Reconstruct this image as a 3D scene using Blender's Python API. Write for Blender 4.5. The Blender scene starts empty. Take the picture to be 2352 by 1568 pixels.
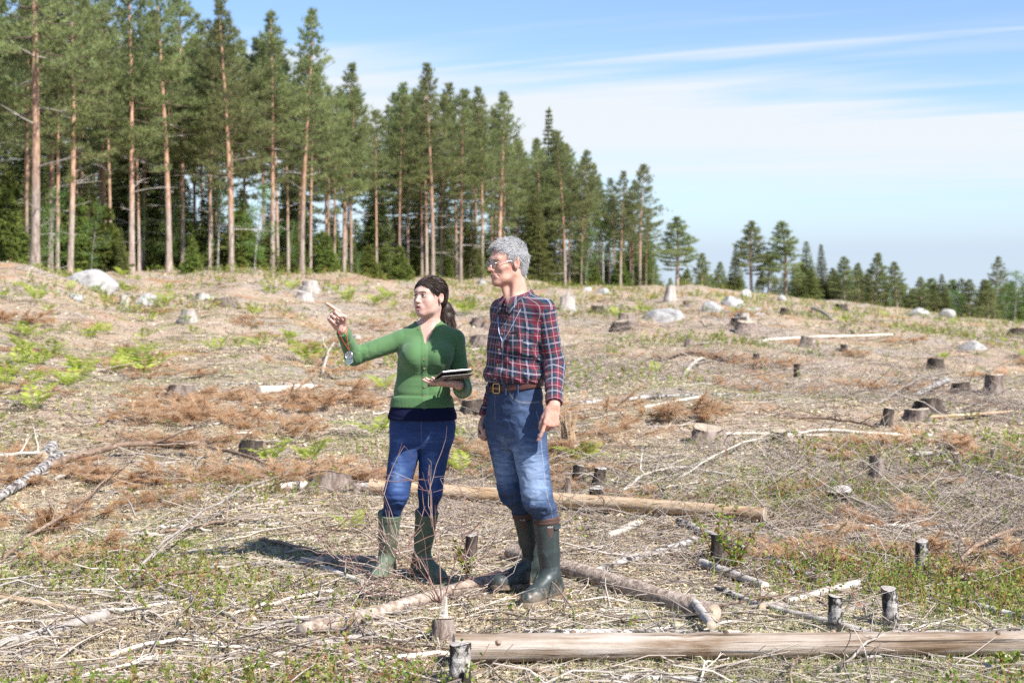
import bpy, math, random
import numpy as np
from mathutils import Vector, Matrix, Euler

R = math.radians
rng = np.random.default_rng(7)
random.seed(7)
scene = bpy.context.scene
COL = scene.collection

# ------------------------------------------------------------------ camera
EYE = 1.5            # camera height in metres
FPX = 3267.0         # focal length in units of a 2352 px wide frame (50 mm on 36 mm)
HX, HY = 1176.0, 712.0
cam_d = bpy.data.cameras.new('camera')
cam = bpy.data.objects.new('camera', cam_d)
COL.objects.link(cam)
cam.location = (0, 0, EYE)
cam.rotation_euler = (R(90), 0, 0)
cam_d.sensor_width = 36.0
cam_d.lens = 50.0
cam_d.shift_y = -(784 - HY) / 2352.0
cam_d.clip_start = 0.1
cam_d.clip_end = 6000
cam_d.dof.use_dof = True
cam_d.dof.focus_distance = 7.35
cam_d.dof.aperture_fstop = 3.4
scene.camera = cam

# ------------------------------------------------------------------ light
SUN_EL = 44.5
SUN_DIR = Vector((0.715, -0.70, 0)).normalized() * math.cos(R(SUN_EL)) + Vector((0, 0, math.sin(R(SUN_EL))))
sun_d = bpy.data.lights.new('sun', 'SUN')
sun_d.energy = 5.0
sun_d.angle = R(0.53)
sun_d.color = (1.0, 0.955, 0.89)
sun = bpy.data.objects.new('sun', sun_d)
COL.objects.link(sun)
sun.rotation_euler = SUN_DIR.to_track_quat('Z', 'Y').to_euler()

world = bpy.data.worlds.new('World')
scene.world = world
world.use_nodes = True
wn, wl = world.node_tree.nodes, world.node_tree.links
wn.clear()
def wnode(t, **kw):
    n = wn.new(t)
    for k, v in kw.items():
        setattr(n, k, v)
    return n
def wmath(op, a, b=None, clamp=False):
    n = wnode('ShaderNodeMath', operation=op, use_clamp=clamp)
    for i, v in enumerate((a, b)):
        if v is None: continue
        if isinstance(v, (int, float)): n.inputs[i].default_value = v
        else: wl.new(v, n.inputs[i])
    return n.outputs[0]
sky = wnode('ShaderNodeTexSky', sky_type='NISHITA')
sky.sun_disc = False
sky.sun_elevation = R(SUN_EL)
sky.sun_rotation = math.atan2(SUN_DIR.x, SUN_DIR.y)
sky.air_density = 1.0
sky.dust_density = 0.2
sky.ozone_density = 2.0
tc = wnode('ShaderNodeTexCoord')
sep = wnode('ShaderNodeSeparateXYZ')
wl.new(tc.outputs['Generated'], sep.inputs[0])
zc = wmath('MAXIMUM', sep.outputs[2], 0.012)
px = wmath('DIVIDE', sep.outputs[0], zc)
py = wmath('DIVIDE', sep.outputs[1], zc)
comb = wnode('ShaderNodeCombineXYZ')
wl.new(px, comb.inputs[0]); wl.new(py, comb.inputs[1])
def wnoise(loc, rot, scale, detail, rough, dist=0.0):
    c_, s_ = math.cos(R(rot)), math.sin(R(rot))      # turn first, then stretch, so streaks run along the turned axis
    u = wmath('ADD', wmath('MULTIPLY', px, c_), wmath('MULTIPLY', py, s_))
    v = wmath('ADD', wmath('MULTIPLY', px, -s_), wmath('MULTIPLY', py, c_))
    m = wnode('ShaderNodeCombineXYZ')
    wl.new(wmath('ADD', wmath('MULTIPLY', u, scale[0]), loc[0]), m.inputs[0]); wl.new(wmath('ADD', wmath('MULTIPLY', v, scale[1]), loc[1]), m.inputs[1])
    n = wnode('ShaderNodeTexNoise'); n.inputs['Scale'].default_value = 1.0; n.inputs['Detail'].default_value = detail
    n.inputs['Roughness'].default_value = rough; n.inputs['Distortion'].default_value = dist
    wl.new(m.outputs[0], n.inputs['Vector']); return n.outputs[0]
def wstep(v, a, b, to=1.0):
    n = wnode('ShaderNodeMapRange', interpolation_type='SMOOTHSTEP')
    n.inputs['From Min'].default_value = a; n.inputs['From Max'].default_value = b; n.inputs['To Max'].default_value = to
    wl.new(v, n.inputs['Value']); return n.outputs[0]
# thin high cloud seen as a flat layer: broad bank to the north, combed streaks everywhere
n1 = wnoise((1.3, 0.4, 0), -22, (0.36, 0.85, 1), 5, .5, .3)
n2 = wnoise((0.2, 3.1, 0), -26, (0.45, 2.2, 1), 6, .55, .6)
n3 = wnoise((4.2, 1.1, 0), -10, (0.10, 0.30, 1), 3, .5)
edge = wmath('SUBTRACT', py, wmath('MULTIPLY', px, 0.38))
edge = wmath('ADD', edge, wmath('MULTIPLY', wmath('SUBTRACT', n1, .5), 2.6))
edge = wmath('ADD', edge, wmath('MULTIPLY', wmath('SUBTRACT', n2, .5), 2.4))
bank = wmath('MULTIPLY', wstep(edge, 5.2, 7.0), wmath('SUBTRACT', 1.0, wstep(wmath('ADD', py, wmath('MULTIPLY', n1, 6.0)), 11.0, 16.5, 0.90)))
stk = wmath('SUBTRACT', wmath('ADD', py, wmath('MULTIPLY', px, 0.47)), 5.82)
stk = wmath('ADD', stk, wmath('MULTIPLY', wmath('SUBTRACT', n1, .5), 0.9))
stk = wmath('POWER', 2.718, wmath('MULTIPLY', wmath('MULTIPLY', stk, stk), -26.0))
stk = wmath('MULTIPLY', stk, wmath('MULTIPLY', wstep(n2, .34, .62), .75))
wisp = wmath('MULTIPLY', wstep(wmath('ADD', wmath('MULTIPLY', n2, .6), wmath('MULTIPLY', n3, .4)), .46, .78), .50)
cov = wmath('MAXIMUM', bank, wmath('MAXIMUM', stk, wisp))
cov = wmath('MINIMUM', cov, 0.95)
tint = wnode('ShaderNodeMix', data_type='RGBA', blend_type='MULTIPLY'); tint.inputs[0].default_value = 1.0
tint.inputs[7].default_value = (0.88, 0.93, 1.04, 1)
wl.new(sky.outputs[0], tint.inputs[6])
bg1 = wnode('ShaderNodeBackground'); bg1.inputs[1].default_value = 0.090
wl.new(tint.outputs[2], bg1.inputs[0])
bg2 = wnode('ShaderNodeBackground'); bg2.inputs[0].default_value = (0.90, 0.95, 1.0, 1); bg2.inputs[1].default_value = 0.49
# pale haze towards the horizon, all round
dist = wmath('SQRT', wmath('ADD', wmath('MULTIPLY', px, px), wmath('MULTIPLY', py, py)))
bg3 = wnode('ShaderNodeBackground'); bg3.inputs[0].default_value = (0.66, 0.81, 1.0, 1); bg3.inputs[1].default_value = 0.45
mixh = wnode('ShaderNodeMixShader')
wl.new(wstep(dist, 5.0, 26.0, .92), mixh.inputs[0]); wl.new(bg1.outputs[0], mixh.inputs[1]); wl.new(bg3.outputs[0], mixh.inputs[2])
mixs = wnode('ShaderNodeMixShader')
wl.new(cov, mixs.inputs[0]); wl.new(mixh.outputs[0], mixs.inputs[1]); wl.new(bg2.outputs[0], mixs.inputs[2])
wo = wnode('ShaderNodeOutputWorld')
wl.new(mixs.outputs[0], wo.inputs[0])

scene.view_settings.view_transform = 'Standard'
scene.view_settings.look = 'None'
scene.view_settings.exposure = 1.0
scene.view_settings.gamma = 1.0
scene.render.engine = 'CYCLES'
scene.cycles.use_denoising = False
scene.cycles.max_bounces = 6
scene.cycles.diffuse_bounces = 3
scene.cycles.glossy_bounces = 2
scene.cycles.transmission_bounces = 4
scene.cycles.transparent_max_bounces = 6
scene.cycles.caustics_reflective = False
scene.cycles.caustics_refractive = False
scene.cycles.sample_clamp_indirect = 4.0
# ------------------------------------------------------------------ helpers
def tag(o, label=None, cat=None, group=None, kind=None):
    if label: o['label'] = label
    if cat: o['category'] = cat
    if group: o['group'] = group
    if kind: o['kind'] = kind
    return o

def empty(name, loc=(0, 0, 0), rz=0.0, scale=1.0, parent=None):
    o = bpy.data.objects.new(name, None)
    COL.objects.link(o)
    o.empty_display_size = 0.1
    o.location = loc
    o.rotation_euler = (0, 0, rz)
    o.scale = (scale,) * 3 if isinstance(scale, (int, float)) else scale
    if parent: o.parent = parent
    return o

def copy_tree(o, parent=None):
    c = o.copy()
    COL.objects.link(c)
    c.parent = parent
    for ch in o.children:
        copy_tree(ch, c)
    return c

def unit(v):
    v = np.asarray(v, float)
    return v / (np.linalg.norm(v, axis=-1, keepdims=True) + 1e-12)

class MB:
    """collects vertices and faces; build() links them as ONE mesh object"""
    def __init__(s):
        s.v, s.f, s.r, s.m, s.n = [], [], [], [], 0
    def add(s, v, f, r=0.5, m=0):
        v = np.asarray(v, float).reshape(-1, 3)
        s.v.append(v)
        r = np.broadcast_to(np.asarray(r, float), (len(v),))
        s.r.append(r)
        if isinstance(f, np.ndarray):
            s.f.append((f + s.n).astype(np.int32))
        else:
            s.f.append([[i + s.n for i in q] for q in f])
        s.m.append(np.full(len(f), m, np.int32))
        s.n += len(v)
    def tube(s, pts, rad, sides=6, r=0.5, cap=True, m=0, squash=1.0, jag=0.0, capm=None):
        pts = np.asarray(pts, float); n = len(pts)
        rad = np.broadcast_to(np.asarray(rad, float), (n,))
        t = np.gradient(pts, axis=0); t = unit(t)
        ref = np.array([0, 0, 1.0]) if abs(t[0][2]) < 0.9 else np.array([1.0, 0, 0])
        u = unit(ref - t * (t @ ref)[:, None]) if np.min(1 - abs(t @ ref)) > 0.02 else None
        if u is None:
            u = np.zeros_like(t); u0 = unit(np.cross(t[0], [0.3, 0.5, 0.81]))
            for i in range(n):
                u0 = unit(u0 - t[i] * (t[i] @ u0)); u[i] = u0
        w = np.cross(t, u)
        a = np.linspace(0, 2 * np.pi, sides, endpoint=False)
        ring = (np.cos(a)[None, :, None] * u[:, None, :] * squash + np.sin(a)[None, :, None] * w[:, None, :])
        rr = rad[:, None] * np.ones(sides)
        if jag: rr = rr * (1 + jag * rng.normal(size=rr.shape))
        v = pts[:, None, :] + ring * rr[:, :, None]
        f = []
        for i in range(n - 1):
            for j in range(sides):
                k = (j + 1) % sides
                f.append([i * sides + j, i * sides + k, (i + 1) * sides + k, (i + 1) * sides + j])
        s.add(v.reshape(-1, 3), f, r, m)
        if cap:
            cm = m if capm is None else capm
            s.add(v[0], [list(range(sides))[::-1]], r, cm)
            s.add(v[-1], [list(range(sides))], r, cm)
        return v
    def box(s, c, size, rot=None, r=0.5, m=0):
        x, y, z = np.asarray(size, float) / 2
        v = np.array([[a, b, d] for a in (-x, x) for b in (-y, y) for d in (-z, z)])
        if rot is not None: v = v @ np.asarray(rot).T
        s.add(v + np.asarray(c), [[0, 1, 3, 2], [4, 6, 7, 5], [0, 4, 5, 1], [2, 3, 7, 6], [0, 2, 6, 4], [1, 5, 7, 3]], r, m)
    def tris(s, V, r=0.5):
        """V (N,3,3) loose triangles, r (N,)"""
        N = len(V)
        s.add(V.reshape(-1, 3), np.arange(3 * N).reshape(-1, 3), np.repeat(np.broadcast_to(r, (N,)), 3))
    def mesh(s, name, mats=None, smooth=True):
        me = bpy.data.meshes.new(name)
        v = np.concatenate(s.v); fl = s.f
        me.vertices.add(len(v)); me.vertices.foreach_set('co', v.astype(np.float32).ravel())
        cnt = np.concatenate([np.full(len(c), c.shape[1], np.int32) if isinstance(c, np.ndarray) else np.array([len(q) for q in c], np.int32) for c in fl])
        loops = np.concatenate([c.ravel() if isinstance(c, np.ndarray) else np.array([i for q in c for i in q], np.int32) for c in fl])
        me.loops.add(len(loops)); me.loops.foreach_set('vertex_index', loops)
        me.polygons.add(len(cnt))
        me.polygons.foreach_set('loop_start', np.concatenate([[0], np.cumsum(cnt)[:-1]]))
        me.polygons.foreach_set('material_index', np.concatenate(s.m))
        me.polygons.foreach_set('use_smooth', np.full(len(cnt), bool(smooth)))
        at = me.attributes.new('rnd', 'FLOAT', 'POINT')
        at.data.foreach_set('value', np.concatenate(s.r).astype(np.float32))
        me.update(calc_edges=True)
        if len(v) < 60000: me.validate()
        for q in (mats if isinstance(mats, (list, tuple)) else [mats]):
            if q: me.materials.append(q)
        return me
    def build(s, name, mats=None, parent=None, smooth=True, link=True):
        o = bpy.data.objects.new(name, s.mesh(name, mats, smooth))
        if link: COL.objects.link(o)
        if parent: o.parent = parent
        return o

def obj(name, me, parent=None, loc=(0, 0, 0), rot=(0, 0, 0)):
    o = bpy.data.objects.new(name, me)
    COL.objects.link(o)
    o.location = loc; o.rotation_euler = rot
    if parent: o.parent = parent
    return o

# ---- materials
class NT:
    def __init__(s, name):
        s.mat = bpy.data.materials.new(name); s.mat.use_nodes = True
        s.t = s.mat.node_tree; s.t.nodes.clear()
        s.out = s.n('ShaderNodeOutputMaterial')
    def n(s, t, **kw):
        q = s.t.nodes.new(t)
        for k, v in kw.items(): setattr(q, k, v)
        return q
    def l(s, a, b): s.t.links.new(a, b)
    def inp(s, node, key, val):
        if val is None: return
        if hasattr(val, 'is_linked') or hasattr(val, 'links'): s.l(val, node.inputs[key])
        else: node.inputs[key].default_value = val
    def math(s, op, a, b=0.0, clamp=False):
        q = s.n('ShaderNodeMath', operation=op, use_clamp=clamp)
        s.inp(q, 0, a); s.inp(q, 1, b); return q.outputs[0]
    def coord(s, which='Object', scale=(1, 1, 1), rot=(0, 0, 0), loc=(0, 0, 0)):
        q = s.n('ShaderNodeTexCoord'); m = s.n('ShaderNodeMapping')
        m.inputs['Scale'].default_value = scale; m.inputs['Rotation'].default_value = rot; m.inputs['Location'].default_value = loc
        s.l(q.outputs[which], m.inputs[0]); return m.outputs[0]
    def noise(s, vec, scale, detail=5, rough=0.55, dist=0.0):
        q = s.n('ShaderNodeTexNoise')
        q.inputs['Scale'].default_value = scale; q.inputs['Detail'].default_value = detail
        q.inputs['Roughness'].default_value = rough; q.inputs['Distortion'].default_value = dist
        s.l(vec, q.inputs['Vector']); return q.outputs[0]
    def ramp(s, fac, stops, interp='LINEAR'):
        q = s.n('ShaderNodeValToRGB'); cr = q.color_ramp; cr.interpolation = interp
        while len(cr.elements) > 1: cr.elements.remove(cr.elements[-1])
        for i, (p, c) in enumerate(stops):
            e = cr.elements[0] if i == 0 else cr.elements.new(p)
            e.position = p; e.color = (*c, 1) if len(c) == 3 else c
        s.l(fac, q.inputs[0]); return q.outputs[0]
    def mix(s, fac, a, b, mode='MIX'):
        q = s.n('ShaderNodeMix', data_type='RGBA', blend_type=mode)
        s.inp(q, 0, fac)
        s.inp(q, 6, (*a, 1) if isinstance(a, tuple) and len(a) == 3 else a)
        s.inp(q, 7, (*b, 1) if isinstance(b, tuple) and len(b) == 3 else b)
        return q.outputs[2]
    def hsv(s, col, val=1.0, sat=1.0, hue=0.5):
        q = s.n('ShaderNodeHueSaturation')
        s.inp(q, 'Value', val); s.inp(q, 'Saturation', sat); s.inp(q, 'Hue', hue); s.inp(q, 'Color', col)
        return q.outputs[0]
    def attr(s, name='rnd'):
        return s.n('ShaderNodeAttribute', attribute_name=name).outputs['Fac']
    def rand(s): return s.n('ShaderNodeObjectInfo').outputs['Random']
    def bump(s, h, strength=0.4, dist=0.01, normal=None):
        q = s.n('ShaderNodeBump'); q.inputs['Strength'].default_value = strength; q.inputs['Distance'].default_value = dist
        s.l(h, q.inputs['Height'])
        if normal: s.l(normal, q.inputs['Normal'])
        return q.outputs[0]
    def done(s, col, rough=0.8, normal=None, spec=0.3, transl=0.0, metal=0.0, sheen=0.0, sss=0.0, coat=0.0):
        p = s.n('ShaderNodeBsdfPrincipled')
        s.inp(p, 'Base Color', (*col, 1) if isinstance(col, tuple) and len(col) == 3 else col)
        s.inp(p, 'Roughness', rough); s.inp(p, 'Metallic', metal); s.inp(p, 'Specular IOR Level', spec)
        if normal: s.l(normal, p.inputs['Normal'])
        if sheen: p.inputs['Sheen Weight'].default_value = sheen; p.inputs['Sheen Roughness'].default_value = 0.5
        if coat: p.inputs['Coat Weight'].default_value = coat; p.inputs['Coat Roughness'].default_value = 0.25
        if sss:
            p.inputs['Subsurface Weight'].default_value = sss
            p.inputs['Subsurface Radius'].default_value = (0.9, 0.35, 0.18)
            p.inputs['Subsurface Scale'].default_value = 0.006
        surf = p.outputs[0]
        if transl:
            tr = s.n('ShaderNodeBsdfTranslucent'); s.inp(tr, 'Color', (*col, 1) if isinstance(col, tuple) else col)
            mx = s.n('ShaderNodeMixShader'); mx.inputs[0].default_value = transl
            s.l(surf, mx.inputs[1]); s.l(tr.outputs[0], mx.inputs[2]); surf = mx.outputs[0]
        s.l(surf, s.out.inputs['Surface'])
        return s.mat

def nmat(name, stops, scale=6.0, rough=0.8, bump=0.4, bscale=None, bdist=0.01, stretch=(1, 1, 1), detail=6, rnd=0.15,
         attr=0.0, transl=0.0, spec=0.25, coord='Object', nrough=0.6, **kw):
    t = NT(name)
    v = t.coord(coord, stretch)
    f = t.noise(v, scale, detail, nrough)
    if attr:
        f = t.math('ADD', t.math('MULTIPLY', f, 1 - attr), t.math('MULTIPLY', t.attr(), attr))
    c = t.ramp(f, stops)
    if rnd:
        c = t.hsv(c, t.math('ADD', t.math('MULTIPLY', t.rand(), 2 * rnd), 1 - rnd))
    nrm = t.bump(t.noise(v, bscale or scale * 3, 6, 0.65), bump, bdist) if bump else None
    return t.done(c, rough, nrm, spec, transl, **kw)

def rsphere(n):
    return unit(rng.normal(size=(n, 3)))

def blades(P, D, k, length, width, spread, r, droop=0.0):
    """k slender triangles at each point, fanned about the direction D"""
    n = len(P)
    P = np.repeat(P, k, 0); D = np.repeat(D, k, 0); r = np.repeat(r, k)
    d = unit(D + spread * rng.normal(size=(n * k, 3)))
    if droop: d[:, 2] -= droop; d = unit(d)
    L = length * rng.uniform(0.6, 1.25, (n * k, 1))
    side = unit(np.cross(d, rng.normal(size=(n * k, 3)))) * width * 0.5
    return np.stack([P - side, P + side, P + d * L], 1), np.clip(r + rng.normal(0, 0.06, n * k), 0, 1)

# ------------------------------------------------------------------ the lie of the land
T_X = np.array([-600, 80, 300, 530, 693, 992, 1298, 1470, 1600, 1725, 1935, 2060, 2250, 2352, 3000]) 
T_T = (T_X - HX) / FPX
T_D = np.array([42, 45, 60, 62, 70, 92, 108, 112, 118, 125, 130, 120, 105, 100, 90.])
T_Y = np.array([606, 612, 628, 628, 640, 642, 659, 662, 664, 672, 695, 715, 735, 745, 790.])
T_Z = EYE + (HY - T_Y) / FPX * T_D
T_S = np.array([0, 0, 0, 0, 0, -0.002, -0.01, -0.02, -0.04, -0.06, -0.09, -0.1, -0.12, -0.12, -0.12])
_ph = rng.uniform(0, 6.28, (14, 2)); _k = rng.normal(size=(14, 2))
_fr = np.array([0.25, 0.35, 0.5, 0.7, 0.9, 1.2, 1.7, 2.2, 2.8, 3.4, 4.2, 5.0, 6.0, 7.0])
def bumps(x, y):
    s = 0
    for i in range(14):
        k = _k[i] / np.linalg.norm(_k[i]) * _fr[i]
        s = s + np.sin(x * k[0] + y * k[1] + _ph[i, 0]) * 0.055 / (0.6 + _fr[i])
    return s
def ground(x, y):
    x = np.asarray(x, float); y = np.asarray(y, float)
    t = np.clip(x / np.maximum(y, 12.0), -0.55, 0.55)
    dt = np.interp(t, T_T, T_D); zt = np.interp(t, T_T, T_Z); sl = np.interp(t, T_T, T_S)
    u = np.clip((y - 8.5) / (dt - 8.5), 0, 1)
    z = zt * (u * 0.80 + 0.20 * u * u * (3 - 2 * u)) * np.clip((y - 8.5) / 6.0, 0, 1) ** 0.35
    z = z + np.maximum(y - dt, 0) * sl
    z = np.maximum(z, -60)
    amp = 0.35 + 1.0 * np.clip((y - 9) / 14, 0, 1) + 0.5 * np.clip((y - 25) / 30, 0, 1)
    near = np.clip(np.hypot(x + 0.1, y - 7.4) / 2.2, 0.12, 1)
    far = np.clip((400 - y) / 200, 0, 1)
    return z + bumps(x, y) * amp * near * far
def gz(x, y): return float(ground(x, y))
_ds = np.concatenate([np.arange(3.5, 20, 0.02), np.arange(20, 160, 0.1)])
def at(xd, yd):
    """the place on the ground seen at a spot of the photograph (2352 x 1568 frame)"""
    t = (xd - HX) / FPX
    y = HY + FPX * (EYE - ground(t * _ds, _ds)) / _ds
    i = np.argmax(y <= yd) if np.any(y <= yd) else len(_ds) - 1
    d = _ds[i]
    return Vector((t * d, d, gz(t * d, d)))
def ppm(d): return FPX / d          # frame units per metre at depth d
# ------------------------------------------------------------------ ground
def ground_material():
    t = NT('forest_floor')
    v = t.coord('Object')
    big = t.noise(v, 0.32, 4, 0.55)
    mid = t.noise(v, 1.7, 6, 0.6)
    fine = t.noise(v, 38.0, 6, 0.7)
    vv = t.coord('Object', (1, 1, 1), (0, 0, 0.6))
    vor = t.n('ShaderNodeTexVoronoi', feature='F1'); vor.inputs['Scale'].default_value = 26
    t.l(vv, vor.inputs['Vector'])
    litter = t.ramp(fine, [(0.25, (0.14, 0.095, 0.065)), (0.42, (0.30, 0.215, 0.155)), (0.55, (0.43, 0.335, 0.25)), (0.72, (0.56, 0.475, 0.39))])
    chips = t.ramp(vor.outputs['Color'], [(0.0, (0.20, 0.13, 0.09)), (0.45, (0.34, 0.25, 0.18)), (0.8, (0.46, 0.39, 0.32)), (1.0, (0.58, 0.52, 0.46))])
    base = t.mix(0.45, litter, chips)
    rust = t.ramp(fine, [(0.3, (0.20, 0.09, 0.04)), (0.6, (0.40, 0.21, 0.10)), (0.8, (0.52, 0.31, 0.17))])
    rmask = t.ramp(t.noise(v, 0.55, 5, 0.6), [(0.52, (0, 0, 0)), (0.64, (0.8, 0.8, 0.8))])
    base = t.mix(rmask, base, rust)
    moss = t.ramp(fine, [(0.3, (0.07, 0.085, 0.025)), (0.6, (0.17, 0.19, 0.06)), (0.8, (0.30, 0.31, 0.13))])
    gmask = t.ramp(mid, [(0.52, (0, 0, 0)), (0.66, (0.75, 0.75, 0.75))])
    base = t.mix(gmask, base, moss)
    grey = t.ramp(fine, [(0.3, (0.16, 0.13, 0.11)), (0.7, (0.46, 0.41, 0.37))])
    kmask = t.ramp(big, [(0.5, (0, 0, 0)), (0.62, (0.7, 0.7, 0.7))])
    base = t.mix(kmask, base, grey)
    h = t.math('ADD', fine, t.math('MULTIPLY', vor.outputs['Distance'], 0.6))
    return t.done(base, 0.95, t.bump(h, 0.9, 0.03), 0.1)

def build_ground():
    rows = np.concatenate([np.linspace(-25, 2, 14), np.linspace(2.4, 14, 110), np.linspace(14.15, 40, 120), np.linspace(40.5, 160, 130), np.geomspace(164, 2600, 30)])
    u = np.linspace(-1, 1, 261)
    u = np.sign(u) * np.abs(u) ** 1.6
    w = np.maximum(26, 0.72 * rows)
    X = u[None, :] * w[:, None]; Y = np.repeat(rows[:, None], len(u), 1)
    Z = ground(X, Y)
    nr, nc = X.shape
    v = np.stack([X, Y, Z], -1).reshape(-1, 3)
    i = np.arange(nr - 1)[:, None] * nc + np.arange(nc - 1)[None, :]
    f = np.stack([i, i + 1, i + 1 + nc, i + nc], -1).reshape(-1, 4)
    m = MB(); m.add(v, f)
    o = m.build('ground', ground_material())
    tag(o, kind='structure')
    return o
build_ground()
# ------------------------------------------------------------------ trees
def leafmat(name, stops, transl=0.3, rnd=0.18, rough=0.6):
    t = NT(name)
    c = t.ramp(t.attr(), stops)
    c = t.hsv(c, t.math('ADD', t.math('MULTIPLY', t.rand(), 2 * rnd), 1 - rnd),
              1.0, t.math('ADD', t.math('MULTIPLY', t.rand(), 0.03), 0.485))
    return t.done(c, rough, None, 0.25, transl)
M_PINE = leafmat('pine_needles', [(0.0, (0.16, 0.185, 0.08)), (0.5, (0.26, 0.30, 0.125)), (1.0, (0.36, 0.39, 0.165))], 0.52)
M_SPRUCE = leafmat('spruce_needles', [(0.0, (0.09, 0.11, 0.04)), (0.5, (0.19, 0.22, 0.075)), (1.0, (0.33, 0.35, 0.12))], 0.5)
M_YSPRUCE = leafmat('young_spruce_needles', [(0.0, (0.06, 0.09, 0.02)), (0.5, (0.14, 0.18, 0.04)), (1.0, (0.25, 0.29, 0.07))])
M_BIRCHLEAF = leafmat('birch_leaves', [(0.0, (0.07, 0.14, 0.03)), (0.5, (0.13, 0.23, 0.05)), (1.0, (0.22, 0.34, 0.09))], 0.4)

def pine_bark():
    t = NT('pine_bark')
    v = t.coord('Object', (1, 1, 0.22))
    n = t.noise(v, 14, 6, 0.65)
    grey = t.ramp(n, [(0.3, (0.09, 0.065, 0.05)), (0.5, (0.30, 0.24, 0.20)), (0.7, (0.47, 0.40, 0.35))])
    orange = t.ramp(n, [(0.3, (0.17, 0.075, 0.035)), (0.55, (0.42, 0.25, 0.16)), (0.75, (0.55, 0.37, 0.26))])
    g = t.n('ShaderNodeTexCoord'); sp = t.n('ShaderNodeSeparateXYZ'); t.l(g.outputs['Object'], sp.inputs[0])
    # bark turns from grey plates to thin orange flakes up the stem
    hgt = t.math('ADD', t.math('MULTIPLY', sp.outputs[2], 0.14), t.math('MULTIPLY', t.noise(t.coord('Object', (1, 1, .5)), 1.2, 3), 0.7))
    f = t.ramp(hgt, [(0.6, (0, 0, 0)), (1.0, (0.85, 0.85, 0.85))])
    c = t.mix(f, grey, orange)
    c = t.hsv(c, t.math('ADD', t.math('MULTIPLY', t.rand(), 0.5), 0.75))
    return t.done(c, 0.9, t.bump(n, 0.8, 0.03), 0.15)
M_PINEBARK = pine_bark()
M_SPRUCEBARK = nmat('spruce_bark', [(0.3, (0.07, 0.055, 0.045)), (0.7, (0.22, 0.18, 0.15))], 10, 0.9, 0.7, stretch=(1, 1, .4))
M_LIMB = nmat('pine_limb_bark', [(0.3, (0.07, 0.05, 0.038)), (0.7, (0.19, 0.14, 0.105))], 10, 0.9, 0.4)
M_DEADWOOD = nmat('dead_branch_wood', [(0.3, (0.22, 0.19, 0.16)), (0.7, (0.46, 0.42, 0.38))], 12, 0.85, 0.4, stretch=(1, 1, .3))

def birch_bark(name='birch_bark', thr=.52, val=1.0):
    t = NT(name)
    v = t.coord('Object', (1, 1, 3.2))
    n = t.noise(v, 9, 5, 0.6)
    n2 = t.noise(t.coord('Object', (1, 1, .6)), 20, 5, 0.65)
    c = t.ramp(n, [(0.36, (0.06, 0.05, 0.045)), (0.46, (0.33, 0.30, 0.28)), (0.6, (0.52, 0.495, 0.46)), (0.8, (0.64, 0.62, 0.585))])
    blk = t.ramp(n2, [(thr, (0, 0, 0)), (thr + .05, (1, 1, 1))])
    c = t.mix(blk, c, (0.035, 0.03, 0.028))
    c = t.hsv(c, t.math('ADD', t.math('MULTIPLY', t.rand(), 0.3 * val), 0.8 * val))
    return t.done(c, 0.75, t.bump(t.math('ADD', n, t.math('MULTIPLY', n2, 1.5)), 0.8, 0.015), 0.25)
M_BIRCH = birch_bark()
M_BIRCHSTUMP = birch_bark('birch_stump_bark', .465, .8)

def stem(h, r0, bend=0.15, n=14, rtop=0.015):
    z = np.linspace(0, 1, n)
    ph = rng.uniform(0, 6.28, 2)
    x = bend * (np.sin(z * 2.4 + ph[0]) - np.sin(ph[0])) * z
    y = bend * (np.sin(z * 2.0 + ph[1]) - np.sin(ph[1])) * z
    rad = r0 * (1 - z) ** 0.75 + rtop
    rad[0] *= 1.35; 
    return np.stack([x, y, z * h], 1), rad
def on_stem(pts, z):
    return np.array([np.interp(z, pts[:, 2], pts[:, 0]), np.interp(z, pts[:, 2], pts[:, 1]), z])

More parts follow.
